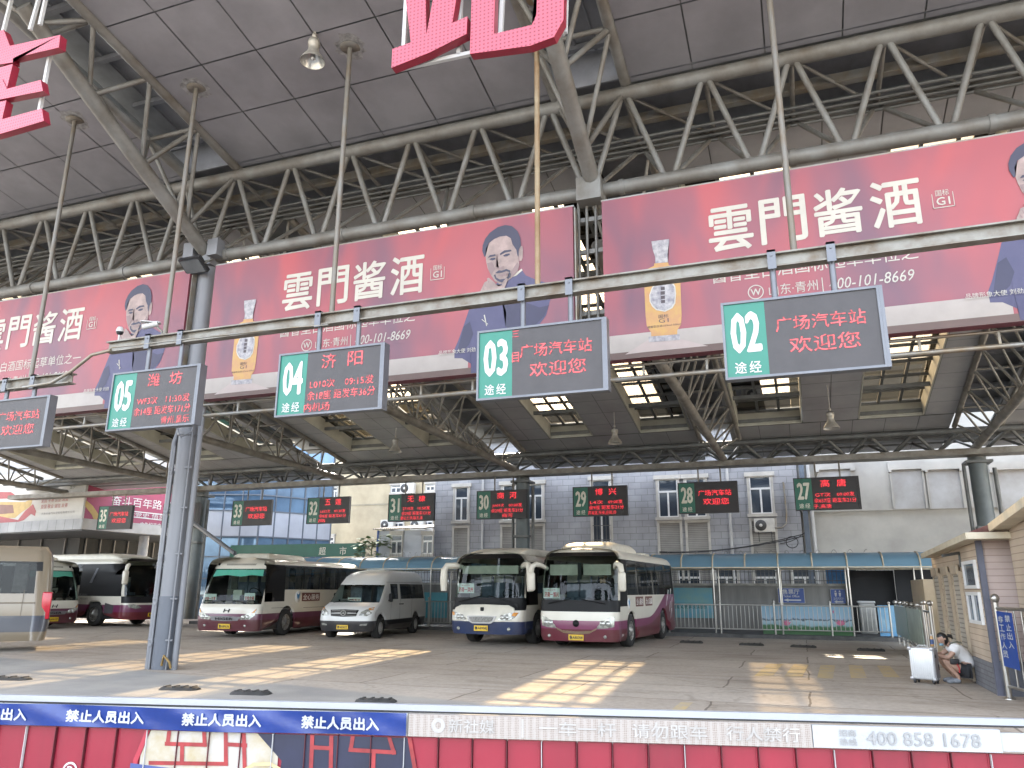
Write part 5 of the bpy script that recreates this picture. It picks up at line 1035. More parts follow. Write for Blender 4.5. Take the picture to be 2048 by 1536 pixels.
m = MB(); m.bb((-1.0, .55, 2.1), (-.08, .6, 2.42)); m.bb((.08, .55, 2.1), (.95, .6, 2.42)); m.build('sun_blind', SEATW, c1, True)
def side_text(root, B, s, x, y, z, w, h, mt, panel=None, name='side_lettering'):
    xx = B.hw(z)*x+.006*x; u = Vector((0, x, 0)); par = root
    if panel:
        m = MB(); m.box((xx-.004*x, y, z+h/2), (.008, w*1.12, h*1.5)); par = m.build('lettering_panel', panel, root, True)
    m = MB(); o = Vector((xx+.004*x, y-x*w/2, z)); text(m, s, o, w, h, u=u, off=.02); return m.build(name, mt, par, True)
BRN = M('brown_label', (.13, .04, .03), .5); BLU = M('blue_emblem', (.06, .22, .42), .4)
side_text(c1, B1, '全心服务', 1, 2.75, 1.22, .85, .2, CARDM, BRN); side_text(c1, B1, '全心温馨', 1, 4.0, 1.22, .85, .2, CARDM, BRN)
def side_badge(root, B, x, y, z, r):
    xx = B.hw(z)*x; m = MB(); m.lathe([(r, 0), (r, .006), (0, .008)], (xx, y, z), (x, 0, 0), 20); o = m.build('side_emblem', CARDM, root, True); m = MB(); k = .0095; m.add([(xx+x*k, y+a*r*x, z+b*r) for a, b in ((-.55, .7), (.0, .35), (.6, .75), (.45, .0), (.05, -.55), (-.3, -.1))], [tuple(range(6)) if x > 0 else tuple(range(6))[::-1]]); m.build('bird', BLU, o, True)
side_badge(c1, B1, 1, 1.45, 1.28, .17)
side_text(c1, B1, 'LNG', 1, .62, .36, .18, .07, CARDM)
for k, (y, z) in enumerate(((6.6, 1.25), (6.85, 1.45), (7.1, 1.05), (7.3, 1.5), (7.25, .8), (7.45, 1.2))):
    m = MB(); xx = B1.hw(z)+.005; m.add([(xx, y, z-.16), (xx, y+.06, z-.12), (xx, y+.30, z+.22), (xx, y+.22, z+.24)], [(0, 1, 2, 3)]); m.build('side_streak', CARDM, c1, True)
card(c1, B1, -.86, 1.42, .52, .3, '济南一博兴', '客运班车', 'white destination card behind the windscreen of the magenta banded coach')
# driver
def skin_body(name, joints, edges, mt, parent, sub=2, local=True, root=0):
    me = bpy.data.meshes.new(name); me.from_pydata([j[0] for j in joints], edges, []); o = bpy.data.objects.new(name, me); COL.objects.link(o)
    md = o.modifiers.new('s', 'SKIN'); md.use_smooth_shade = True; sb = o.modifiers.new('u', 'SUBSURF'); sb.levels = sub; sb.render_levels = sub
    for i, j in enumerate(joints):
        r = j[1]; me.skin_vertices[0].data[i].radius = (r, r) if not isinstance(r, tuple) else r
    me.skin_vertices[0].data[root].use_root = True
    dg = bpy.context.evaluated_depsgraph_get(); nm = bpy.data.meshes.new_from_object(o.evaluated_get(dg)); bpy.data.objects.remove(o); bpy.data.meshes.remove(me); nm.name = name
    for p in nm.polygons: p.use_smooth = True
    nm.materials.clear(); nm.materials.append(mt); o = bpy.data.objects.new(name, nm); COL.objects.link(o); o.parent = parent; return o
SKINM = M('skin', (.42, .26, .19), .55, 0, .08, 8.); HAIRM = M('black_hair', (.012, .011, .011), .45, 0, .2, 20.)
def head(mb_, hair, c, r, face, up_=Vector((0, 0, 1))):
    """head: an ellipsoid with chin, brow and nose shaped in; hair: cap over the top and back"""
    f = Vector(face).normalized(); up_ = (up_-f*up_.dot(f)).normalized(); sd = f.cross(up_)
    def ell(mb, k, cond, bumps):
        n, mm = 20, 14; vs = []
        for j in range(mm+1):
            ph = math.pi*j/mm-math.pi/2
            for i in range(n):
                th = 2*math.pi*i/n; d = sd*math.cos(th)*math.cos(ph)+f*math.sin(th)*math.cos(ph)+up_*math.sin(ph); a = d.dot(f); b = d.dot(up_); e = d.dot(sd)
                q = Vector(c)+(sd*e*.80+f*a*.95+up_*b*1.22)*r*k
                if bumps:
                    if b < -.2: q += -sd*e*r*.22*(-b)+f*r*.1*max(0, a)*(-b)
                    q += f*r*.26*math.exp(-((e/.16)**2+((b+.12)/.2)**2))*(a > 0); q -= f*r*.08*math.exp(-(((abs(e)-.33)/.16)**2+((b-.08)/.1)**2))*(a > 0)
                elif a > .25 and b < .48: q = Vector(c)+(q-Vector(c))*.86
                vs.append(q)
        mb.add(vs, [(j*n+i, j*n+(i+1) % n, (j+1)*n+(i+1) % n, (j+1)*n+i) for j in range(mm) for i in range(n)], True)
    ell(mb_, 1., None, True); ell(hair, 1.07, None, False)
    for s in (-1, 1): mb_.lathe([(0, .04*r), (.2*r, 0), (.24*r, -.05*r), (0, -.1*r)], Vector(c)+sd*s*r*.84-f*r*.05, sd*s, 10)
dp = c1.matrix_basis @ Vector((.55, 1.25, 0)); drv = thing('person', 'driver in dark clothes sitting behind the windscreen with hands raised', 'person', (dp.x, dp.y, .95), rz1)
skin_body('body', [((0, .1, .52), .17), ((0, .12, .75), .165), ((0, .1, 1.0), .18), ((0, .06, 1.12), .06), ((.2, .08, 1.02), .075), ((.26, -.12, .82), .055), ((.06, -.26, .95), .045), ((-.2, .08, 1.02), .075), ((-.26, -.12, .82), .055), ((-.04, -.26, .93), .045), ((.12, -.3, .5), .09), ((.13, -.4, .1), .06), ((-.12, -.3, .5), .09), ((-.13, -.4, .1), .06)],
    [(0, 1), (1, 2), (2, 3), (2, 4), (4, 5), (5, 6), (2, 7), (7, 8), (8, 9), (0, 10), (10, 11), (0, 12), (12, 13)], M('dark_shirt', (.03, .032, .04), .8), drv)
a = MB(); b = MB(); head(a, b, (0, .02, 1.27), .105, (0.1, -1, -.05)); a.cyl((0, .06, 1.08), (0, .04, 1.2), .055, 10); a.build('head', SKINM, drv, True); b.build('hair', HAIRM, drv, True)
for s in (-1, 1):
    q = MB(); c = Vector((s*.05+.01, -.28, .97)); q.rbox(c, (.075, .04, .09), .018)
    for k in range(4): q.tube([c+Vector((-.028+.019*k, -.01, .04)), c+Vector((-.03+.02*k, -.03, .085-.008*abs(k-1.5))), c+Vector((-.03+.02*k, -.05, .075))], .009, 6)
    q.tube([c+Vector((-s*.035, 0, -.02)), c+Vector((-s*.06, -.02, .02)), c+Vector((-s*.06, -.03, .05))], .011, 6); q.build('hand', SKINM, drv, True)

# ---- the coach with the blue foot
P2 = paint('blue_coach_paint', [((.010, .024, .075), .72), (OFFW, 9)])
c2, B2 = coach('coach', 'white coach with a blue bumper and drooping white mirrors, left of the magenta one', (-9.35, 22.85, 0), rad(-2.5), 2.45, 8.8, 2.80, P2, (1.42, 2.62), (1.55, 2.52), (1.6, 8.2), (1.75, 6.4), .47, .34,
    [(0, .08), (.34, .05), (.8, 0), (1.1, .07), (1.2, .16), (1.45, .2), (2.0, .28), (2.62, .40), (2.80, .62), (3, .9)], 'black', rf=.5, nf=2.8)
ac_pod(c2, .9, 7.6, 1.9, 2.80, .22, MATS['coach_cream'], 1.2)
nose = [(-1.02, 1.02), (-.98, 1.12), (-.8, 1.2), (0, 1.22), (.8, 1.2), (.98, 1.12), (1.02, 1.02), (.95, .8), (.6, .72), (-.6, .72), (-.95, .8)]
front_patch(B2, nose, .06, MATS['coach_cream'], 'nose_panel', c2, .08)
for s in (-1, 1):
    hl = [(s*1.1, .98), (s*.9, .98), (s*.72, .92), (s*.52, .80), (s*.55, .76), (s*.9, .77), (s*1.04, .85)]; o = front_patch(B2, hl, .075, LAMPG, 'headlight', c2, .03)
    front_patch(B2, [(s*1.12, .99), (s*1.0, .985), (s*.96, .9), (s*1.06, .88)], .082, AMBER, 'indicator', c2, .03)
    m = MB()
    for q in (.68, .82): m.lathe([(.075, 0), (.06, .02), (0, .03)], (s*q, B2.front(s*q, .85)-.078, .85), (0, -1, 0), 14)
    m.build('bulb', MATS['lamp_reflector'], o, True)
    m = MB(); m.lathe([(.055, 0), (.05, .02), (0, .022)], (s*.85, B2.front(s*.85, .5)-.005, .5), (0, -1, 0), 12); m.build('fog_lamp', LAMPG, c2, True)
    m = MB(); x = s*(B2.hw(2.4)-.02); y = B2.front(x*.97, 2.4); m.tube([(x-s*.12, y+.1, 2.36), (x+s*.05, y-.12, 2.42), (x+s*.25, y-.3, 2.40), (x+s*.32, y-.36, 2.25), (x+s*.33, y-.36, 1.95), (x+s*.32, y-.34, 1.62)], [.07, .09, .1, .11, .12, .1], 12); o = m.build('mirror', MATS['coach_cream'], c2, True)
    m = MB(); m.rbox((x+s*.32, y-.22, 1.88), (.17, .012, .45), .004, seg=1); m.build('mirror_glass', MATS['mirror_glass'], o, True)
front_patch(B2, [(-.50, .88), (0, .89), (.50, .88), (.42, .72), (.30, .66), (-.30, .66), (-.42, .72)], .085, M('grille_frame', (.34, .33, .32), .35, .5), 'grille', c2, .04)
front_patch(B2, [(-.42, .85), (0, .86), (.42, .85), (.36, .74), (.26, .70), (-.26, .70), (-.36, .74)], .092, M('grille_mesh', (.20, .195, .18), .5, .3, .3, 30.), 'grille_mesh', c2, .01)
m = MB(); m.rbox((0, B2.front(0, 1.08)-.065, 1.08), (.12, .03, .12), .02); m.build('emblem', TRIMB, c2, True); plate(B2, c2, -.02, .52, '鲁A8908J', .06)
wiper(c2, B2, -.9, 1.3, -.1, 1.48); wiper(c2, B2, .9, 1.3, .15, 1.48); m = MB(); m.bb((-1.0, .62, 2.15), (.95, .66, 2.4)); m.build('sun_blind', SEATW, c2, True)
card(c2, B2, -.78, 1.55, .58, .3, '济南一滨州', '客运班车', 'white destination card behind the windscreen of the blue footed coach')
side_text(c2, B2, 'LNG', 1, .75, .52, .2, .08, M('grey_ink', (.15, .15, .15), .6))
m = MB(); xx = B2.hw(1.3)+.006; m.add([(xx, 2.35, 1.05), (xx, 2.9, 1.05), (xx, 2.9, 1.6), (xx, 2.6, 1.5)], [(0, 1, 2, 3)]); m.build('side_graphic', REDI, c2, True)

# ---- the coach by the column
P3 = paint('purple_coach_paint', [((.075, .008, .018), .60), ((.105, .02, .055), .80), (OFFW, 9)])
def higer(label, loc, rz, plate_s, detail=True):
    c3, B3 = coach('coach', label, loc, rz, 2.45, 9.3, 2.72, P3, (1.12, 2.34), (1.62, 2.5), (1.75, 8.8), (2.05, 6.9), .46, .22,
        [(0, .06), (.22, .03), (.65, 0), (1.0, .05), (1.12, .10), (1.7, .30), (2.34, .62), (2.5, .72), (2.66, .95), (2.8, 1.3)], 'plain', rf=.34, nf=3.4, curtain=True)
    cr = M('coach_cream', OFFW, .35); m = MB(); m.rbox((0, 2.6, 2.79), (1.7, 2.9, .24), .09, taper=(.82, .86)); o = m.build('roof_unit', cr, c3, True)
    m = MB()
    for s in (-1, 1): m.rbox((s*.36, 1.9, 2.905), (.55, .8, .02), .006, seg=1)
    m.build('vent_grille', M('vent_dark', (.2, .18, .15), .6), o, True)
    front_patch(B3, [(-.62, 2.52), (.62, 2.52), (.6, 2.47), (-.6, 2.47)], .006, TRIMB, 'roof_slot', c3)
    for s in (-1, 1):
        m = MB(); m.lathe([(.05, 0), (.045, .02), (0, .022)], (s*.95, B3.front(s*.95, 2.5)-.01, 2.5), (0, -1, 0), 10); m.build('marker_lamp', TRIMB, c3, True)
        hl = [(s*1.14, .98), (s*1.0, .86), (s*.75, .76), (s*.55, .68), (s*.62, .6), (s*.95, .62), (s*1.12, .75)]; o = front_patch(B3, hl, .016, LAMPG, 'headlight', c3)
        front_patch(B3, [(s*1.14, .975), (s*1.04, .88), (s*1.0, .82), (s*1.1, .84)], .022, AMBER, 'indicator', c3)
        m = MB()
        for q in (.72, .88): m.lathe([(.075, 0), (.06, .02), (0, .03)], (s*q, B3.front(s*q, .69)-.02, .69), (0, -1, 0), 14)
        m.build('bulb', M('lamp_reflector', (.75, .75, .7), .18, .6), o, True)
        m = MB(); m.lathe([(.045, 0), (.04, .02), (0, .022)], (s*.8, B3.front(s*.8, .4)-.005, .4), (0, -1, 0), 10); m.build('fog_lamp', LAMPG, c3, True)
    front_patch(B3, [(-.6, .70), (0, .72), (.6, .70), (.52, .57), (0, .55), (-.52, .57)], .012, M('grey_grille', (.17, .165, .17), .4, .3), 'grille', c3)
    m = MB(); text(m, 'HIGER', (-.34, B3.front(0, .62)-.04, .59), .68, .08, off=.05); m.build('maker_lettering', TRIMB, c3, True)
    m = MB(); y = B3.front(0, .9)-.02; text(m, 'H', (-.09, y, .84), .22, .12, off=.05, slant=.3); m.build('emblem', TRIMB, c3, True); plate(B3, c3, .02, .38, plate_s)
    front_patch(B3, [(-.98, 2.31), (.98, 2.31), (1.02, 2.08), (.6, 2.12), (.2, 2.06), (-.4, 2.12), (-1.02, 2.06)], .008, M('green_sun_strip', (.05, .26, .18), .3, 0, .3, 4., col2=(.10, .30, .24)), 'sun_strip', c3, .0)
    wiper(c3, B3, -.8, 1.16, -.1, 1.24); wiper(c3, B3, .85, 1.16, .15, 1.25)
    m = MB(); m.bb((-.25, .75, 1.2), (.1, .9, 1.6)); m.build('ticket_box', SEATW, c3, True)
    m = MB(); 
    for i in range(5): m.rbox((-.9+.42*i, B3.front(-.9+.42*i, 1.2)+.16, 1.17), (.3, .14, .1), .03, seg=1)
    m.build('dash_clutter', M('dash_clutter', (.30, .22, .19), .7, 0, .5, 8., col2=(.08, .07, .07)), c3, True)
    side_text(c3, B3, '全心服务', 1, 3.75, 1.24, 1.25, .21, CARDM, BRN); side_badge(c3, B3, 1, 2.75, 1.35, .22)
    for y, z, w, h in ((1.5, .98, 1.1, .012), (4.3, .95, 2.2, .012), (6.0, .95, .9, .012)): m = MB(); m.box((B3.hw(z)+.001, y, z), (.006, w, h)); m.build('panel_seam', TRIMB, c3, True)
    return c3, B3
c3, B3 = higer('cream and dark red coach with curtains, right of the big grey column', (-19.05, 22.85, 0), rad(5.5), '鲁A89636')
card(c3, B3, -.88, 1.2, .5, .26, '济南一五莲', None, 'white destination card at the left of the dark red coach windscreen'); card(c3, B3, .72, 1.22, .42, .28, '安检合格', None, 'yellowish pass card at the right of the dark red coach windscreen')
c4, B4 = higer('cream and dark red coach half hidden behind the beige van', (-29.1, 24.5, 0), rad(83), '鲁A90157')
# ---- the coach facing right behind them
P5 = paint('plum_coach_paint', [((.12, .012, .02), .62), ((.13, .02, .07), .92), (OFFW, 9)])
c5, B5 = coach('coach', 'white coach with a slanted side window and plum skirt, facing the grey column', (-27.3, 28.0, 0), rad(84), 2.5, 10.5, 2.95, P5, (1.28, 2.78), (1.75, 2.68), (3.4, 9.9), (2.25, 7.6), .5, .3,
    [(0, .06), (.3, .03), (.8, 0), (1.2, .06), (1.5, .12), (2.2, .26), (2.78, .5), (2.95, .75), (3, .9)], 'black', rf=.5, nf=2.8)
ac_pod(c5, 1.4, 7.5, 1.9, 2.95, .22, MATS['coach_cream'], 1.0)
for s in (-1, 1):
    front_patch(B5, [(s*1.15, .93), (s*.95, .96), (s*.7, .88), (s*.6, .8), (s*.85, .76), (s*1.1, .82)], .016, LAMPG, 'headlight', c5); arm_mirror(B5, c5, s, 2.5, M('coach_cream', OFFW, .35), .2, .6, .24, .3)
    xx = s*(B5.hw(1.5)+.006)
    for nm, mt, pl in (('driver_window', TRIMB, [(.75, 1.3), (2.3, 1.66), (3.3, 1.76), (3.3, 2.68), (.9, 2.68), (.6, 2.0)]), ('side_vent', M('vent_mesh', (.05, .045, .05), .6), [(.98, .55), (1.55, .55), (1.55, 1.0), (.98, .9)])):
        m = MB(); pts = [Vector((s*(B5.hw(z)+.008), y, z)) for y, z in pl]; m.add(pts, [tuple(range(len(pts)))]); m.build(nm, mt, c5, True)
    m = MB(); pts = [(s*(B5.hw(z)+.014), y, z) for y, z in ((2.62, 1.85), (2.8, 1.85), (2.45, 2.5), (2.32, 2.5))]; m.add(pts, [(0, 1, 2, 3)]); m.build('silver_slash', ALU, c5, True)
plate(B5, c5, 0, .5, '鲁A92310'); m = MB(); m.rbox((0, B5.front(0, 1.05)-.02, 1.08), (.16, .03, .16), .02); m.build('emblem', TRIMB, c5, True)
m = MB(); text(m, '核载 人数47人', Vector((-B5.hw(1.2)-.006, 3.4, 1.3)), .6, .09, u=(0, -1, 0)); text(m, '济南长途客运', Vector((-B5.hw(1.2)-.006, 3.3, 1.12)), .55, .08, u=(0, -1, 0)); m.build('side_lettering', M('grey_ink', (.15, .15, .15), .6), c5, True)

# ---- white minivan and beige van
def van(name, label, cat, loc, rz, W, L, zr, paintm, z0, wheels, rw, edges, win, rake, ws, hood, bfrom=1):
    root = thing(name, label, cat, loc, rz)
    inset = [(z0, .05), (z0+.15, 0), (1.0, .0), (win[1], .10), (zr-.25, .17), (zr-.12, .24), (zr-.04, .36), (zr, .55)]
    zl = sorted(set([z0, z0+.12, .45, .55, .7, .85, 1.0, hood, hood+.1, win[0], ws[0]+.2, 1.55, win[1], ws[1], zr-.25, zr-.12, zr-.04, zr])); zl = [z for i, z in enumerate(zl) if i == 0 or z-zl[i-1] > .018]
    rf = .42; ys = [rf, rf+.15, rf+.4, 1.2, 1.45]
    for a, b in edges: ys += [a, b]
    for yw in wheels:
        R = rw+.13; ys += [yw-R, yw-R*.9, yw-R*.7, yw-R*.4, yw, yw+R*.4, yw+R*.7, yw+R*.9, yw+R]
    ys += [L-.9, L-.28]; ys = sorted(set(round(q, 3) for q in ys)); ys = [q for i, q in enumerate(ys) if i == 0 or q-ys[i-1] > .02]
    B = Body(W, L, zl, inset, rake, [(0, .08), (.6, 0), (1.2, .02), (zr-.3, .12), (zr, .3)], rf, 2.7, ys, wheels, rw); B.yfix = rf
    def pt(c, z, o=B.pt):
        p = o(c, z)
        if c[0] in 'LR':   # the sides start behind the raked bonnet and windscreen
            y0 = B.lut(rake, z)+rf
            if p.y < y0+.02: p.y = y0+.02*(c[1]-ys[0])/max(.01, (ys[-1]-ys[0]))
        return p
    B.pt = pt
    def cls(k, a, b, z, x, y):
        if k == 'F' and ws[0] < z < ws[1] and abs(x) < B.hw(z)*.96: return 'ws'
        if k in 'LR' and k != '-' and win[0] < z < win[1]:
            for i, (e0, e1) in enumerate(edges):
                if e0-.01 <= min(a, b) and max(a, b) <= e1+.01: return ('win', k, i)
            if min(e[0] for e in edges[bfrom:]) < y < edges[-1][1]+.05: return 'band'
        return 'body'
    mats = {'ws': ('windscreen', BUSGLASS), 'band': ('window_band', TRIMB)}
    for k in 'LR':
        for i in range(len(edges)): mats[('win', k, i)] = ('side_window', SIDEGLASS)
    B.build(cls, paintm, mats, root)
    for yw in wheels:
        for s in (-1, 1): wheel(root, s*(W/2-.02), yw, rw, .24, s, M('steel_wheel', (.40, .39, .37), .4, .5))
    m = MB(); m.bb((-W/2+.1, .5, z0+.02), (W/2-.1, L-.3, z0+.2))
    for yw in wheels: m.bb((-W/2+.28, yw-rw-.1, z0), (W/2-.28, yw+rw+.1, .85))
    m.build('underbody', BLACK, root, True)
    m = MB(); m.bb((-W/2+.1, 1.0, .62), (W/2-.1, L-.2, .66)); m.build('floor', INTER, root, True)
    for k in range(4):
        for x in (-.55, .5):
            m = MB(); y = 2.0+k*.9; m.rbox((x, y, 1.02), (.5, .5, .14), .04); m.rbox((x, y+.28, 1.4), (.48, .14, .72), .05); m.build('seat', SEAT, root, True)
    return root, B
PW = paint('white_van_paint', [((.02, .021, .024), .60), ((.58, .58, .56), 9)])
v1, BV = van('minibus', 'white high roofed minibus with a dark lower trim, between the coaches', 'minibus', (-14.85, 23.75, 0), rad(7), 2.0, 5.75, 2.34, PW, .26, (1.0, 4.55), .34, [(1.92, 2.62), (2.86, 3.9), (3.95, 4.75), (4.8, 5.42)], (1.3, 1.84),
    [(0, .10), (.26, .06), (.55, 0), (.9, .05), (1.02, .16), (1.18, .62), (1.25, .72), (1.75, 1.22), (1.9, 1.36), (2.1, 1.62), (2.28, 2.05), (2.34, 2.5)], (1.22, 1.8), 1.1)
for s in (-1, 1):
    front_patch(BV, [(s*.93, 1.04), (s*.80, 1.0), (s*.62, .90), (s*.56, .78), (s*.8, .76), (s*.94, .84)], .018, LAMPG, 'headlight', v1); front_patch(BV, [(s*.95, 1.05), (s*.82, 1.02), (s*.86, .96), (s*.96, .96)], .024, AMBER, 'indicator', v1)
    front_patch(BV, [(s*.85, .52), (s*.62, .50), (s*.6, .45), (s*.82, .45)], .014, LAMPG, 'fog_lamp', v1)
    m = MB(); x = s*(BV.hw(1.35)+.06); m.rbox((x+s*.06, 1.62, 1.36), (.14, .12, .3), .04); m.cyl((x-s*.1, 1.66, 1.25), (x+s*.05, 1.64, 1.28), .03, 6); m.build('mirror', TRIMB, v1, True)
    zs = .56; m = MB(); m.bb((s*(BV.hw(.5)+.004)-.012, 1.55, .44), (s*(BV.hw(.5)+.004)+.012, 4.05, .58)); m.build('side_trim', TRIMB, v1, True)
    m = MB(); m.box((s*(BV.hw(1.1)+.012), 2.75, 1.12), (.03, .16, .035)); m.box((s*(BV.hw(1.1)+.012), 3.0, 1.12), (.03, .16, .035)); m.build('door_handle', TRIMB, v1, True)
    m = MB(); 
    for y in (1.85, 2.74, 4.0): m.box((s*(BV.hw(.9)+.0015), y, .95), (.005, .012, .7))
    m.box((s*(BV.hw(1.9)-.0), 3.4, 1.9), (.02, 3.6, .012)); m.build('panel_seam', M('seam_grey', (.2, .2, .2), .6), v1, True)
front_patch(BV, [(-.52, .96), (0, .98), (.52, .96), (.46, .76), (0, .74), (-.46, .76)], .02, TRIMB, 'grille', v1)
m = MB()
for k in range(4): z = .79+.048*k; m.tube([(x/10*.46, BV.front(x/10*.46, z)-.03, z) for x in range(-10, 11)], .008, 5)
m.build('grille_bar', CHROME, v1, True)
m = MB(); y = BV.front(0, .86)-.045; n = 18; m.tube([(.09*math.cos(6.2832*i/n), y, .86+.09*math.sin(6.2832*i/n)) for i in range(n+1)], .012, 6); m.tube([(0, y, .95), (0, y, .86), (.07, y, .81)], .01, 5); m.tube([(0, y, .86), (-.07, y, .81)], .01, 5); m.build('emblem', CHROME, v1, True)
plate(BV, v1, 0, .40, '鲁AE582T', .03, .42, .14); wiper(v1, BV, -.7, 1.2, .0, 1.3)
card(v1, BV, -.02, 1.24, .5, .12, '济南客运', None, 'small white card behind the minibus windscreen', .2)
PB = paint('beige_van_paint', [((.175, .14, .095), .50), ((.055, .06, .075), .92), ((.205, .165, .115), 9)])
Pq = Vector(EYEP+ray(104, 1180)*21.3); VLOC = Vector((Pq.x, Pq.y, 0))-Matrix.Rotation(rad(-40), 3, 'Z') @ Vector((.98, 6.55, 0))
v2, BB = van('van', 'beige van with a dark side band, cut by the left edge of the picture', 'van', tuple(VLOC), rad(-40), 2.1, 6.6, 2.78, PB, .26, (1.2, 4.3), .36, [(2.2, 3.0), (3.1, 4.5), (4.62, 6.15)], (1.5, 2.35),
    [(0, .10), (.26, .06), (.55, 0), (.95, .05), (1.1, .2), (1.3, .75), (1.9, 1.3), (2.4, 1.7), (2.78, 2.4)], (1.32, 2.1), 1.2)
for s in (-1, 1):
    m = MB(); m.rbox((s*(BB.hw(1.2)-.07), 6.46, 1.18), (.14, .24, .72), .03); m.build('tail_lamp', M('red_lens', (.42, .015, .03), .15), v2, True)
    m = MB()
    for a in (3.75, 5.05, 5.75): m.bb((s*(BB.hw(1.9)-.2)-.01, a-.16, 1.54), (s*(BB.hw(1.9)-.2)+.01, a+.16, 2.3))
    m.build('curtain', CURT, v2, True)
    m = MB(); m.bb((s*(BB.hw(1.25)+.004)-.008, 2.0, 1.24), (s*(BB.hw(1.25)+.004)+.008, 6.2, 1.27)); m.box((s*(BB.hw(1.)+.002), 5.9, 1.25), (.006, .014, .7)); m.build('panel_seam', M('seam_brown', (.12, .09, .06), .6), v2, True)
    m = MB(); m.lathe([(.13, 0), (.11, .015), (0, .016)], (s*(BB.hw(.4)-.01), 4.9, .40), (s, 0, 0), 18); m.build('emblem', TRIMB, v2, True)
# ================================================================= huts at the right
SID = brick_mat('pink_siding', (.50, .40, .36), (.53, .43, .385), (.36, .28, .25), 9., .115, .008); SIDY = brick_mat('sunlit_siding', (.52, .42, .32), (.50, .41, .32), (.32, .25, .19), 9., .115, .008, 'Y')  # side cladding yellowed in its colour for the sun falling on it
HB = brick_mat('hut_brick_base', (.16, .165, .18), (.19, .195, .21), (.10, .10, .11), .3, .085, .008, 'Y'); HBF = M('hut_base_front', (.13, .135, .155), .7, 0, .15, 3.)
SHINGLE = M('maroon_shingle', (.14, .055, .05), .8, 0, .3, 5., .3); EAVE = M('cream_eave', (.58, .52, .40), .6, 0, .1, 3.); CORN = M('hut_corner', (.10, .105, .14), .5)
SHUT = brick_mat('roller_shutter', (.46, .42, .36), (.48, .44, .38), (.20, .18, .15), 9., .09, .014, 'Y', .5)
hut = thing('ticket_hut', 'pink clad hut with roller shutters on its side, beside the crouching person', 'hut', (4.2, 18.5, 0))
X0, X1, Y0, Y1 = 2.95, 5.6, 15.8, 21.3
m = MB(); m.bb((X0, Y0+.06, .5), (X0+.1, Y1, 2.66)); m.bb((X0+.1, Y1-.1, 0), (X1, Y1, 2.6)); m.build('side_wall', SIDY, hut)
m = MB(); m.bb((X0+.06, Y0, .56), (X1, Y0+.0599, 2.66)); m.build('front_wall', SID, hut)
m = MB(); m.bb((X0-.025, Y0+.06, .001), (X0+.1, 17.6, .5)); m.bb((X0-.0, 17.6, .001), (X0+.1, Y1, .4999)); m.build('brick_base', HB, hut); m = MB(); m.bb((X0+.06, Y0-.03, .001), (X1, Y0+.0599, .559)); m.build('front_base', HBF, hut)
m = MB(); m.bb((X0-.035, Y0-.035, .001), (X0+.0599, Y0+.0599, 2.655)); m.build('corner_post', CORN, hut)
for a, b in ((20.25, 20.95), (18.95, 19.6), (17.75, 18.4)): 
    m = MB(); m.bb((X0-.04, a, .03), (X0-.001, b, 2.02)); o = m.build('roller_shutter', SHUT, hut); m = MB()
    for y in (a-.05, b+.001): m.bb((X0-.06, y, .03), (X0-.001, y+.049, 2.08))
    m.bb((X0-.09, a-.04, 2.0201), (X0-.0411, b+.04, 2.2)); m.build('frame', M('shutter_frame', (.40, .33, .24), .5), o)
for z0, z1, sp in ((1.74, 2.24, False), (1.12, 1.68, True)):
    a, b = 16.14, 17.28; m = MB(); f = .06
    for q in (((a, z0), (a+f, z1)), ((b-f, z0), (b, z1)), ((a+f, z0), (b-f, z0+f)), ((a+f, z1-f), (b-f, z1))): m.bb((X0-.05, q[0][0], q[0][1]), (X0-.001, q[1][0], q[1][1]))
    if sp: m.bb((X0-.055, (a+b)/2-.03, z0+f), (X0-.001, (a+b)/2+.03, z1-f))
    o = m.build('window', WFR, hut); m = MB(); m.quad((X0-.02, a+f, z0+f), (X0-.02, b-f, z0+f), (X0-.02, b-f, z1-f), (X0-.02, a+f, z1-f)); m.build('pane', MATS['dark_glazing'], o)
e = [(2.70, 15.2, 2.66), (5.9, 15.2, 2.66), (5.9, 20.9, 2.54), (2.70, 20.9, 2.54)]; rg = [(4.25, 16.6, 3.25), (4.25, 19.4, 3.2)]
m = MB(); m.add(e+rg, [(0, 1, 4), (1, 2, 5, 4), (2, 3, 5), (3, 0, 4, 5)]); m.build('roof', SHINGLE, hut)
m = MB(); d = lambda p, z: (p[0], p[1], p[2]+z)
m.beam(d(e[0], -.05), d(e[1], -.05), .04, .11); m.beam(d(e[0], -.05), d(e[3], -.05), .04, .11); m.add([d(p, -.09) for p in e], [(3, 2, 1, 0)]); m.build('eave', EAVE, hut)
m = MB(); m.beam((2.93, 17.55, 2.42), (2.6, 17.3, 2.36), .05, .05); m.beam((2.93, 17.55, 2.42), (2.93, 17.55, 2.15), .03, .05); m.build('bracket', STEELD, hut)
hut2 = thing('ticket_hut', 'second hut with a cream eave, only its corner in view at the right edge', 'hut', (4.6, 14.2, 0))
m = MB(); m.bb((3.34, 12.9, .001), (5.6, 15.35, 2.86)); m.build('wall', SIDY, hut2); e = [(3.07, 12.5, 3.02), (5.9, 12.5, 3.02), (5.9, 15.3, 2.86), (3.07, 15.3, 2.80)]
m = MB(); m.add(e+[(4.6, 13.6, 3.7), (4.6, 14.4, 3.6)], [(0, 1, 4), (1, 2, 5, 4), (2, 3, 5), (3, 0, 4, 5)]); m.build('roof', SHINGLE, hut2)
m = MB(); m.beam(d(e[3], -.06), d(e[0], -.06), .04, .13); m.beam(d(e[3], -.06), d(e[2], -.06), .04, .13); m.beam(d(e[0], -.06), d(e[1], -.06), .04, .13); m.add([d(p, -.1) for p in e], [(3, 2, 1, 0)]); m.build('eave', EAVE, hut2)
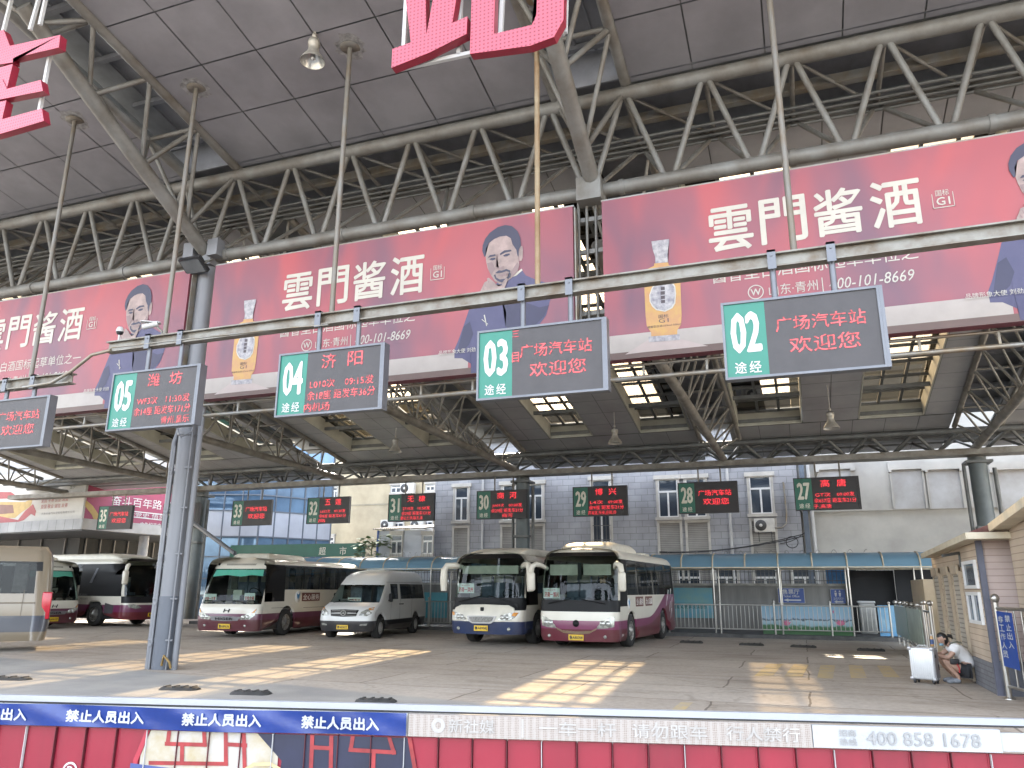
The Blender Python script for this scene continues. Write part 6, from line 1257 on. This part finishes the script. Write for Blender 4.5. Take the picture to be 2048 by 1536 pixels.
# cabinet and picture board
cab = thing('metal_cabinet', 'tall beige metal cabinet between the picture board and the pink hut', 'cabinet', (3.5, 25.2, 0)); m = MB(); m.rbox((3.5, 25.3, 1.0), (.9, 2.6, 2.0), .02); m.build('body', M('beige_metal', (.42, .34, .23), .45, .1, .1, 1.5), cab); m = MB(); m.bb((3.42, 23.985, .15), (3.44, 23.999, 1.85)); m.build('door_seam', BLACK, cab)
pb = thing('picture_board', 'glazed picture boards in a steel rail running up to the beige cabinet', 'display board', (2.8, 26, 0))
def art_mat():
    m = M('faded_artwork', (.36, .42, .36), .3, 0, .3, 2.2, col2=(.14, .17, .14), fac2=.7); return m
for a, b, c in ((23.2, 26.1, art_mat()), (26.25, 29.5, M('faded_artwork_green', (.20, .28, .25), .3, 0, .3, 1.5, col2=(.28, .33, .30)))):
    m = MB(); m.bb((2.785, a, .30), (2.815, b, 1.22)); m.build('board', c, pb)
for i, y in enumerate((23.1, 24.1, 25.1, 26.18, 27.2, 28.3, 29.6)):
    m = MB(); m.cyl((2.84, y, 0), (2.84, y, 1.28), .03, 8); m.lathe([(0, .12), (.05, .1), (.07, .05), (.05, 0), (.03, -.01)], (2.84, y, 1.27), n=12); m.build('post', CHROME, pb)
m = MB(); m.cyl((2.84, 23.1, .22), (2.84, 29.6, .22), .025, 6); m.cyl((2.84, 23.1, 1.25), (2.84, 29.6, 1.25), .02, 6); m.build('rail', CHROME, pb)
gt = thing('short_rail', 'short steel rail with two tall ball topped posts left of the roller shutters', 'railing', (2.9, 22.2, 0))
for y in (22.7, 21.5): m = MB(); m.cyl((2.82, y, 0), (2.82, y, 1.36), .045, 8); m.lathe([(0, .13), (.05, .11), (.075, .06), (.05, 0), (.03, -.01)], (2.82, y, 1.35), n=12); m.build('post', CHROME, gt)
m = MB(); m.cyl((2.82, 21.5, 1.2), (2.82, 22.7, 1.2), .03, 8); m.cyl((2.82, 21.5, .25), (2.82, 22.7, .25), .03, 8); m.cyl((2.82, 22.1, .25), (2.82, 22.1, 1.2), .02, 6); m.build('rail', CHROME, gt)
# steel railing with the blue staff-only board
rl = thing('steel_railing', 'shiny steel railing with a blue vertical board at the right edge', 'railing', (3.05, 15.3, 0))
R0, R1 = Vector((3.0, 15.35, 0)), Vector((3.25, 14.2, 0)); dv = (R1-R0).normalized(); Z = Vector((0, 0, 1))
for p in (R0, R1): m = MB(); m.cyl(p, p+Z*1.52, .042, 10); m.lathe([(.09, 0), (.09, .02), (.05, .03)], p, n=12); m.lathe([(0, .14), (.05, .12), (.075, .065), (.05, .0), (.03, -.01)], p+Z*1.52, n=14); m.build('post', CHROME, rl)
R2 = R1+dv*1.2
m = MB(); m.tube([R0+Z*1.42, R1-dv*.08+Z*1.42, R1-dv*.03+Z*1.36, R1-dv*.02+Z*.2], .028, 8); m.cyl(R0+Z*.2, R1+Z*.2, .025, 8); 
for k in (.3, .5, .7): m.cyl(R0.lerp(R1, k)+Z*.2, R0.lerp(R1, k)+Z*1.4, .014, 6)
m.build('rail', CHROME, rl)
nrm = Vector((dv.y, -dv.x, 0)); nrm = nrm if nrm.dot(Vector((0, -1, 0))) > 0 else -nrm
a0 = R0+dv*.12+nrm*.05; w_ = .50; m = MB(); m.prism([a0+Z*.52, a0+dv*w_+Z*.50, a0+dv*w_+Z*1.36, a0+Z*1.38], nrm*.012); sb = m.build('sign_board', SBLUE, rl)
m = MB()
for col, s in ((.08, '非工作人员'), (.56, '禁止出入')):
    n = len(s)
    for i, c in enumerate(s): text(m, c, a0+nrm*.016+dv*(col*w_)+Z*(1.2-.0-i*.135-(0 if n == 5 else -.02)), w_*.34, .105, u=dv, off=.02)
m.build('writing', LETW, sb)
# ================================================================= crouching traveller, suitcase, bottle
SX, SYY = 2.02, 17.3
st = thing('suitcase', 'silver ribbed hard suitcase standing upright in front of the crouching person', 'suitcase', (2.05, 17.34, 0), rad(-27))
SILVM = M('silver_shell', (.62, .63, .64), .35, .55, .06, 3.); m = MB(); m.rbox((0, 0, .36), (.44, .26, .58), .03); m.build('shell', SILVM, st, True)
m = MB()
for k in range(11): x = -.185+.037*k; m.box((x, -.134, .36), (.016, .012, .52)); m.box((x, .134, .36), (.016, .012, .52))
m.build('rib', SILVM, st, True)
m = MB(); m.box((.0, 0, .36), (.448, .03, .588)); m.box((.224, -.0, .36), (.012, .2, .5)); m.build('edge_frame', M('suitcase_frame', (.30, .30, .31), .4, .5), st, True)
for x in (-.17, .17):
    for y in (-.09, .09): m = MB(); m.cyl((x-.015, y, .033), (x+.015, y, .033), .033, 12); m.box((x, y, .06), (.05, .05, .03)); m.build('wheel', BLACK, st, True)
m = MB()
for x in (-.2, .2):
    for z in (.09, .63): m.rbox((x, -.12, z), (.07, .05, .06), .012, seg=2)
m.build('corner_guard', M('suitcase_corner', (.42, .42, .43), .35, .6), st, True)
m = MB(); m.tube([(-.08, 0, .65), (-.07, 0, .685), (.07, 0, .685), (.08, 0, .65)], .012, 6); m.build('handle', M('suitcase_handle', (.5, .5, .5), .4, .3), st, True)
m = MB(); m.box((.232, -.05, .5), (.012, .05, .06)); m.box((.232, .06, .3), (.012, .03, .1)); m.build('latch', BLACK, st, True)
bp_ = Vector((2.235, 17.38, .668)); bt = thing('drink_bottle', 'small tea bottle with an orange top standing on the suitcase', 'bottle', tuple(bp_))
m = MB(); m.lathe([(0, 0), (.032, 0), (.034, .02), (.034, .13), (.028, .16), (.015, .19), (.014, .2), (0, .2)], bp_, n=16); m.build('body', M('tea_bottle', (.45, .26, .10), .25), bt); m = MB(); m.lathe([(.035, .04), (.0352, .13)], bp_, n=16); m.build('label', M('bottle_label_blue', (.03, .06, .16), .4), bt); m = MB(); m.lathe([(.017, .195), (.017, .225), (0, .226)], bp_, n=12); m.build('cap', LETW, bt)
pr = thing('person', 'crouching traveller in a white T-shirt, black shorts and grey trainers behind the suitcase', 'person', (2.62, 17.62, 0), rad(6))
J = [((.17, 0, .25), .12), ((.2, 0, .38), .125), ((.1, 0, .55), .13), ((.0, 0, .66), .10), ((-.08, 0, .715), .05),
     ((.02, .15, .645), .055), ((-.18, .19, .50), .045), ((-.30, .08, .53), .032), ((.02, -.15, .645), .055), ((-.16, -.19, .46), .045), ((-.31, -.06, .50), .032),
     ((.12, .1, .23), .10), ((-.26, .12, .43), .062), ((-.02, .11, .12), .042), ((-.02, .11, .06), .038), ((-.2, .12, .04), .034),
     ((.12, -.1, .23), .10), ((-.25, -.11, .42), .062), ((.0, -.11, .12), .042), ((.0, -.11, .06), .038), ((-.18, -.13, .04), .034)]
Ed = [(0, 1), (1, 2), (2, 3), (3, 4), (3, 5), (5, 6), (6, 7), (3, 8), (8, 9), (9, 10), (0, 11), (11, 12), (12, 13), (13, 14), (14, 15), (0, 16), (16, 17), (17, 18), (18, 19), (19, 20)]
skin_body('body', J, Ed, SKINM, pr)
SHIRT = M('white_tshirt', (.66, .65, .64), .8, 0, .08, 4., .2, bscale=14.)
o = skin_body('shirt', [((.215, 0, .26), .135), ((.22, 0, .38), .145), ((.115, 0, .55), .15), ((.005, 0, .665), .115), ((-.05, 0, .70), .075), ((.02, .155, .645), .08), ((-.09, .18, .565), .078), ((.02, -.155, .645), .08), ((-.09, -.18, .55), .078)], [(0, 1), (1, 2), (2, 3), (3, 4), (3, 5), (5, 6), (3, 7), (7, 8)], SHIRT, pr)
skin_body('shorts', [((.19, 0, .24), .135), ((.12, .1, .235), .112), ((-.03, .11, .315), .098), ((.12, -.1, .235), .112), ((-.03, -.105, .31), .098)], [(0, 1), (1, 2), (0, 3), (3, 4)], M('black_shorts', (.015, .015, .018), .8), pr)
for s in (1, -1): skin_body('shoe', [((.04, s*.11, .05), .045), ((-.05, s*.112, .055), .05), ((-.17, s*.122, .042), .046), ((-.23, s*.127, .035), .035)], [(0, 1), (1, 2), (2, 3)], M('grey_trainer', (.26, .28, .31), .7, 0, .2, 20.), pr)
a = MB(); b = MB(); fc = Vector((-1, -.25, -.55)); hc = Vector((-.17, -.01, .80)); head(a, b, hc, .098, fc); a.cyl((-.07, 0, .69), (-.13, 0, .76), .048, 10); o = a.build('head', SKINM, pr, True)
b.tube([hc+Vector((.09, .0, .06)), hc+Vector((.15, .0, .055)), hc+Vector((.18, .01, .0))], [.03, .035, .012], 8); b.build('hair', HAIRM, pr, True)
f = fc.normalized(); m = MB()
for s in (-1, 1): e_ = f.cross(Vector((0, 0, 1))).normalized()*s*.034; m.lathe([(.011, 0), (0, .004)], hc+f*.082+e_+Vector((0, 0, .018)), f, 10)
m.build('eye', HAIRM, o, True)
m = MB(); u_ = (Vector((0, 0, 1))-f*f.z).normalized(); m.rbox(hc+f*.085-u_*.075, (.06, .09, .05), .02, rz=.2); m.build('face_mask', M('blue_mask', (.25, .42, .50), .8), pr, True)
m = MB(); m.tube([(-.09, -.085, .70), (-.02, -.115, .735), (.05, -.11, .755), (.13, -.1, .73)], .016, 6); m.build('bag_strap', M('olive_strap', (.10, .10, .07), .8), pr, True)
m = MB(); m.rbox((-.06, -.2, .40), (.16, .05, .10), .02); m.build('waist_bag', BLACK, pr, True); m = MB(); m.tube([(-.03, -.225, .36), (.0, -.22, .29), (.0, -.2, .2)], .012, 6); m.build('red_strap', M('red_strap', (.5, .05, .05), .7), pr, True)
for s, c in ((1, Vector((-.34, .05, .535))), (-1, Vector((-.35, -.04, .50)))):
    m = MB(); m.rbox(c, (.075, .05, .03), .012)
    for k in range(4): y = (-.024+.016*k); m.tube([c+Vector((-.03, y, 0)), c+Vector((-.06-.006*(k in (1, 2)), y*1.1, -.004)), c+Vector((-.075, y*1.1-s*.004, -.025))], .0085, 6)
    m.tube([c+Vector((.01, -s*.025, 0)), c+Vector((-.015, -s*.05, .01)), c+Vector((-.04, -s*.052, .0))], .010, 6); m.build('hand', SKINM, pr, True)

# ================================================================= boom gate in front
G0 = Vector((-4.95, 3.87, 0)); GD = Vector((.974, .226, 0)).normalized(); GN = Vector((GD.y, -GD.x, 0))
def gp(x, y):
    dd = Vector(ray(x, y)); k = (G0-Vector(EYEP)).dot(GN)/dd.dot(GN); p = Vector(EYEP)+dd*k; return (p-G0).dot(GD), p.z
def gw(s, z, off=0.): return G0+GD*s+GN*off+Z*z
gate = thing('boom_gate', 'long low advertising gate with a white rail, blue tape and red slats across the bottom', 'gate', tuple(gw(3, 0)))
def gslab(s0, s1, z0, z1, o0, o1, mt, nm, par): m = MB(); m.prism([gw(s0, z0, o1), gw(s1, z0, o1), gw(s1, z1, o1), gw(s0, z1, o1)], GN*(o0-o1)); return m.build(nm, mt, par)
SA, SB = -1.6, 8.2
rail_ = gslab(SA, SB, .985, 1.02, -.02, .022, M('white_aluminium', (.36, .375, .41), .3, .35, .05, 2.), 'top_rail', gate); gslab(SA, SB, .974, .9845, -.015, .015, BLACK, 'gap_strip', rail_)
zt0, zb0 = gp(400, 1421)[1], gp(400, 1463)[1]
tz1, tz0 = .972, .846
sT = gp(817, 1440)[0]
# loose blue tape: a slightly wavy sheet
TAPE = M('blue_tape', (.008, .03, .17), .25, 0, .12, 2.5, .25, bscale=6.)
m = MB(); n = 90; vs = []
def tw(s, v): return .05+.006*math.sin(s*5.1+v*2)+.004*math.sin(s*13+v*5)+.004*math.sin(s*2.2)
def tzz(s, v): return tz0+(tz1-tz0)*v+.004*math.sin(s*3.1)
for i in range(n+1):
    s = SA+(sT-SA)*i/n
    for j in range(7): vs.append(gw(s, tzz(s, j/6), tw(s, j/6)))
m.add(vs, [(i*7+j, (i+1)*7+j, (i+1)*7+j+1, i*7+j+1) for i in range(n) for j in range(6)], True); tape = m.build('blue_tape', TAPE, gate)
m = MB(); m.prism([gw(SA, tz0, .02), gw(sT, tz0, .02), gw(sT, tz1, .02), gw(SA, tz1, .02)], GN*-.02); m.build('backing_board', WHITEP, gate)
for x0 in (-390, -90, 143, 375, 609):
    s0 = gp(x0, 1440)[0]; s1 = gp(x0+154, 1445)[0]; V, F, gw_, gh_ = glyphs('禁止人员出入', 0.); m = MB()
    for du, dv2 in ((0, 0), (.003, 0), (-.003, 0), (0, .003), (0, -.003)):
        m.add([gw(s0+du+x/gw_*(s1-s0), tz0+.030+dv2+y/gh_*.069, tw(s0+x/gw_*(s1-s0), .5)+.006+.0005*(abs(du)*700+abs(dv2)*300+(du > 0)+2*(dv2 > 0))) for x, y in V], F)
    m.build('tape_writing', M('tape_white_ink', (.42, .43, .45), .5), tape)
# perforated pale boards
MESH = bpy.data.materials.new('perforated_board'); MESH.use_nodes = True; n_ = MESH.node_tree.nodes; l_ = MESH.node_tree.links; b_ = n_['Principled BSDF']; b_.inputs['Roughness'].default_value = .5
tc = n_.new('ShaderNodeTexCoord'); vo = n_.new('ShaderNodeTexVoronoi'); vo.inputs['Scale'].default_value = 105; vo.inputs['Randomness'].default_value = .12; l_.new(tc.outputs['Object'], vo.inputs[0])
rp = n_.new('ShaderNodeValToRGB'); rp.color_ramp.elements[0].position = .3; rp.color_ramp.elements[1].position = .48; rp.color_ramp.elements[0].color = (.22, .17, .145, 1); rp.color_ramp.elements[1].color = (.33, .295, .265, 1); l_.new(vo.outputs[0], rp.inputs[0]); l_.new(rp.outputs[0], b_.inputs['Base Color'])
sP, sE = gp(1620, 1470)[0], gp(1995, 1490)[0]
bz1, bz0 = .970, .848; br_ = gslab(sT+.015, sP, bz0, bz1, .02, .048, MESH, 'perforated_board', gate)
FAINT = M('faint_white_ink', (.40, .375, .35), .5); m = MB()
def gtext(s, x0, x1, z, h, off, ink): a_, b2 = gp(x0, 1460)[0], gp(x1, 1465)[0]; text(m, s, gw(a_, z, off), b2-a_, h, u=GD, off=.022)
for s, x0, x1 in (('新社媒', 900, 992), ('一车一杆', 1080, 1232), ('请勿跟车', 1264, 1412), ('行人禁行', 1450, 1596)): gtext(s, x0, x1, bz0+.028, .074, .051, FAINT)
c = gw(gp(880, 1450)[0], bz0+.064, .051); m.lathe([(.042, 0), (.03, .001), (.018, .0)], c, GN, 20); m.build('board_writing', FAINT, br_)
pp = gslab(sP+.004, sE, bz0+.004, bz1-.004, .02, .054, M('white_paper', (.38, .385, .39), .6, 0, .06, 3., .2), 'paper_strip', gate); m = MB(); gtext('400 858 1678', 1726, 1950, bz0+.026, .07, .057, None); gtext('招商', 1672, 1706, bz0+.066, .036, .057, None); gtext('热线', 1672, 1706, bz0+.02, .036, .057, None); m.build('paper_writing', M('faint_grey_ink', (.29, .285, .28), .6), pp)
gslab(sE+.004, sE+.25, bz0+.01, bz1-.02, .02, .046, MATS['white_paper'], 'end_plate', gate)
for s in (gp(1045, 1450)[0], gp(1310, 1460)[0]): gslab(s, s+.012, bz0+.01, bz1-.01, .0481, .0495, FAINT, 'board_joint', br_)
# red slats
RED = M('red_slat', (.24, .014, .03), .35, 0, .22, 1.3, .05, streak=True, col2=(.16, .012, .024)); DREDS = M('slat_gap', (.08, .01, .015), .6)
zs1 = .838; s = SA; w = .205; k = 0
while s < SB:
    m = MB(); m.prism([gw(s+.003, .06, .012), gw(s+w-.003, .06, .012), gw(s+w-.003, zs1, .012), gw(s+.003, zs1, .012)], GN*-.03); 
    m.cyl(gw(s+w-.012, .06, .012), gw(s+w-.012, zs1, .012), .006, 6); o_ = m.build('slat', RED, gate); m = MB(); m.prism([gw(s+w-.004, .06, .034), gw(s+w-.0005, .06, .034), gw(s+w-.0005, zs1, .034), gw(s+w-.004, zs1, .034)], GN*-.02); m.build('slat_seam', DREDS if k % 4 else MATS['white_paint'], o_); s += w; k += 1
gslab(SA, SB, .05, .07, -.03, .03, BLACK, 'bottom_rail', gate); gslab(SA, SB, 0.08, .82, -.06, -.03, DREDS, 'back_sheet', gate)
for sx in (SA, 2.5, 6.8): gslab(sx, sx+.08, 0, .98, -.14, -.065, STEELM, 'support_post', gate)
WHP = M('mural_cream', (.38, .355, .32), .45, 0, .12, 4., col2=(.34, .28, .17), fac2=.35); NAV = M('mural_navy', (.016, .018, .045), .45, 0, .2, 2.); RST = M('mural_red', (.28, .028, .03), .45, 0, .2, 8.); GLD = M('mural_gold', (.52, .40, .22), .45)
def art(poly, k, mt, nm, par):
    m = MB(); pts = []
    for x, y in poly: s_, z_ = gp(x, y); pts.append(gw(s_, min(z_, zs1-.003), .021+.003*k))
    f = bmesh.new(); vv = [f.verts.new(p) for p in pts]; q = f.faces.new(vv); bmesh.ops.triangulate(f, faces=[q]); f.verts.index_update(); m.add([v.co for v in f.verts], [tuple(v.index for v in t.verts) for t in f.faces]); f.free()
    return m.build(nm, mt, par)
mu = art([(308, 1440), (520, 1440), (560, 1500), (548, 1640), (268, 1640), (285, 1510)], 0, WHP, 'gate_mural', gate)
art([(520, 1440), (820, 1440), (834, 1520), (842, 1640), (548, 1640), (566, 1520)], .2, NAV, 'navy_field', mu)
def stroke(pts, wd, k=1.5, mt=None):
    for (xa, ya), (xb, yb) in zip(pts, pts[1:]):
        dx, dy = xb-xa, yb-ya; L = math.hypot(dx, dy); nx_, ny_ = -dy/L*wd/2, dx/L*wd/2; ex, ey = dx/L*wd/2, dy/L*wd/2
        art([(xa-ex+nx_, ya-ey+ny_), (xb+ex+nx_, yb+ey+ny_), (xb+ex-nx_, yb+ey-ny_), (xa-ex-nx_, ya-ey-ny_)], k+random.uniform(0, .3), mt or RST, 'red_stroke', mu)
for q in ([(344, 1450), (340, 1484)], [(338, 1486), (414, 1488)], [(414, 1450), (414, 1488)], [(369, 1488), (368, 1524)], [(306, 1524), (456, 1526)], [(457, 1450), (456, 1526)], [(460, 1487), (494, 1489)], [(493, 1450), (494, 1560)],
          [(628, 1466), (624, 1560)], [(628, 1493), (664, 1495)], [(666, 1468), (664, 1560)], [(708, 1470), (704, 1498), (790, 1503), (782, 1470)], [(750, 1503), (748, 1560)], [(822, 1474), (836, 1560)]): stroke(q, 8)
stroke([(268, 1560), (276, 1518), (292, 1480), (300, 1450)], 9, .8, M('mural_edge_red', (.36, .03, .05), .45)); stroke([(490, 1540), (512, 1527), (545, 1526), (566, 1538)], 7, 2.5, GLD); stroke([(270, 1530), (300, 1534), (352, 1540)], 10, 1., M('mural_blue', (.06, .08, .22), .45))
m = MB(); s_, z_ = gp(143, 1540); m.lathe([(.05, 0), (.038, .001)], gw(s_, z_, .017), GN, 24); text(m, 'P', gw(s_-.018, z_-.025, .017), .036, .05, u=GD, off=.03); m.build('white_badge', LETW, gate)
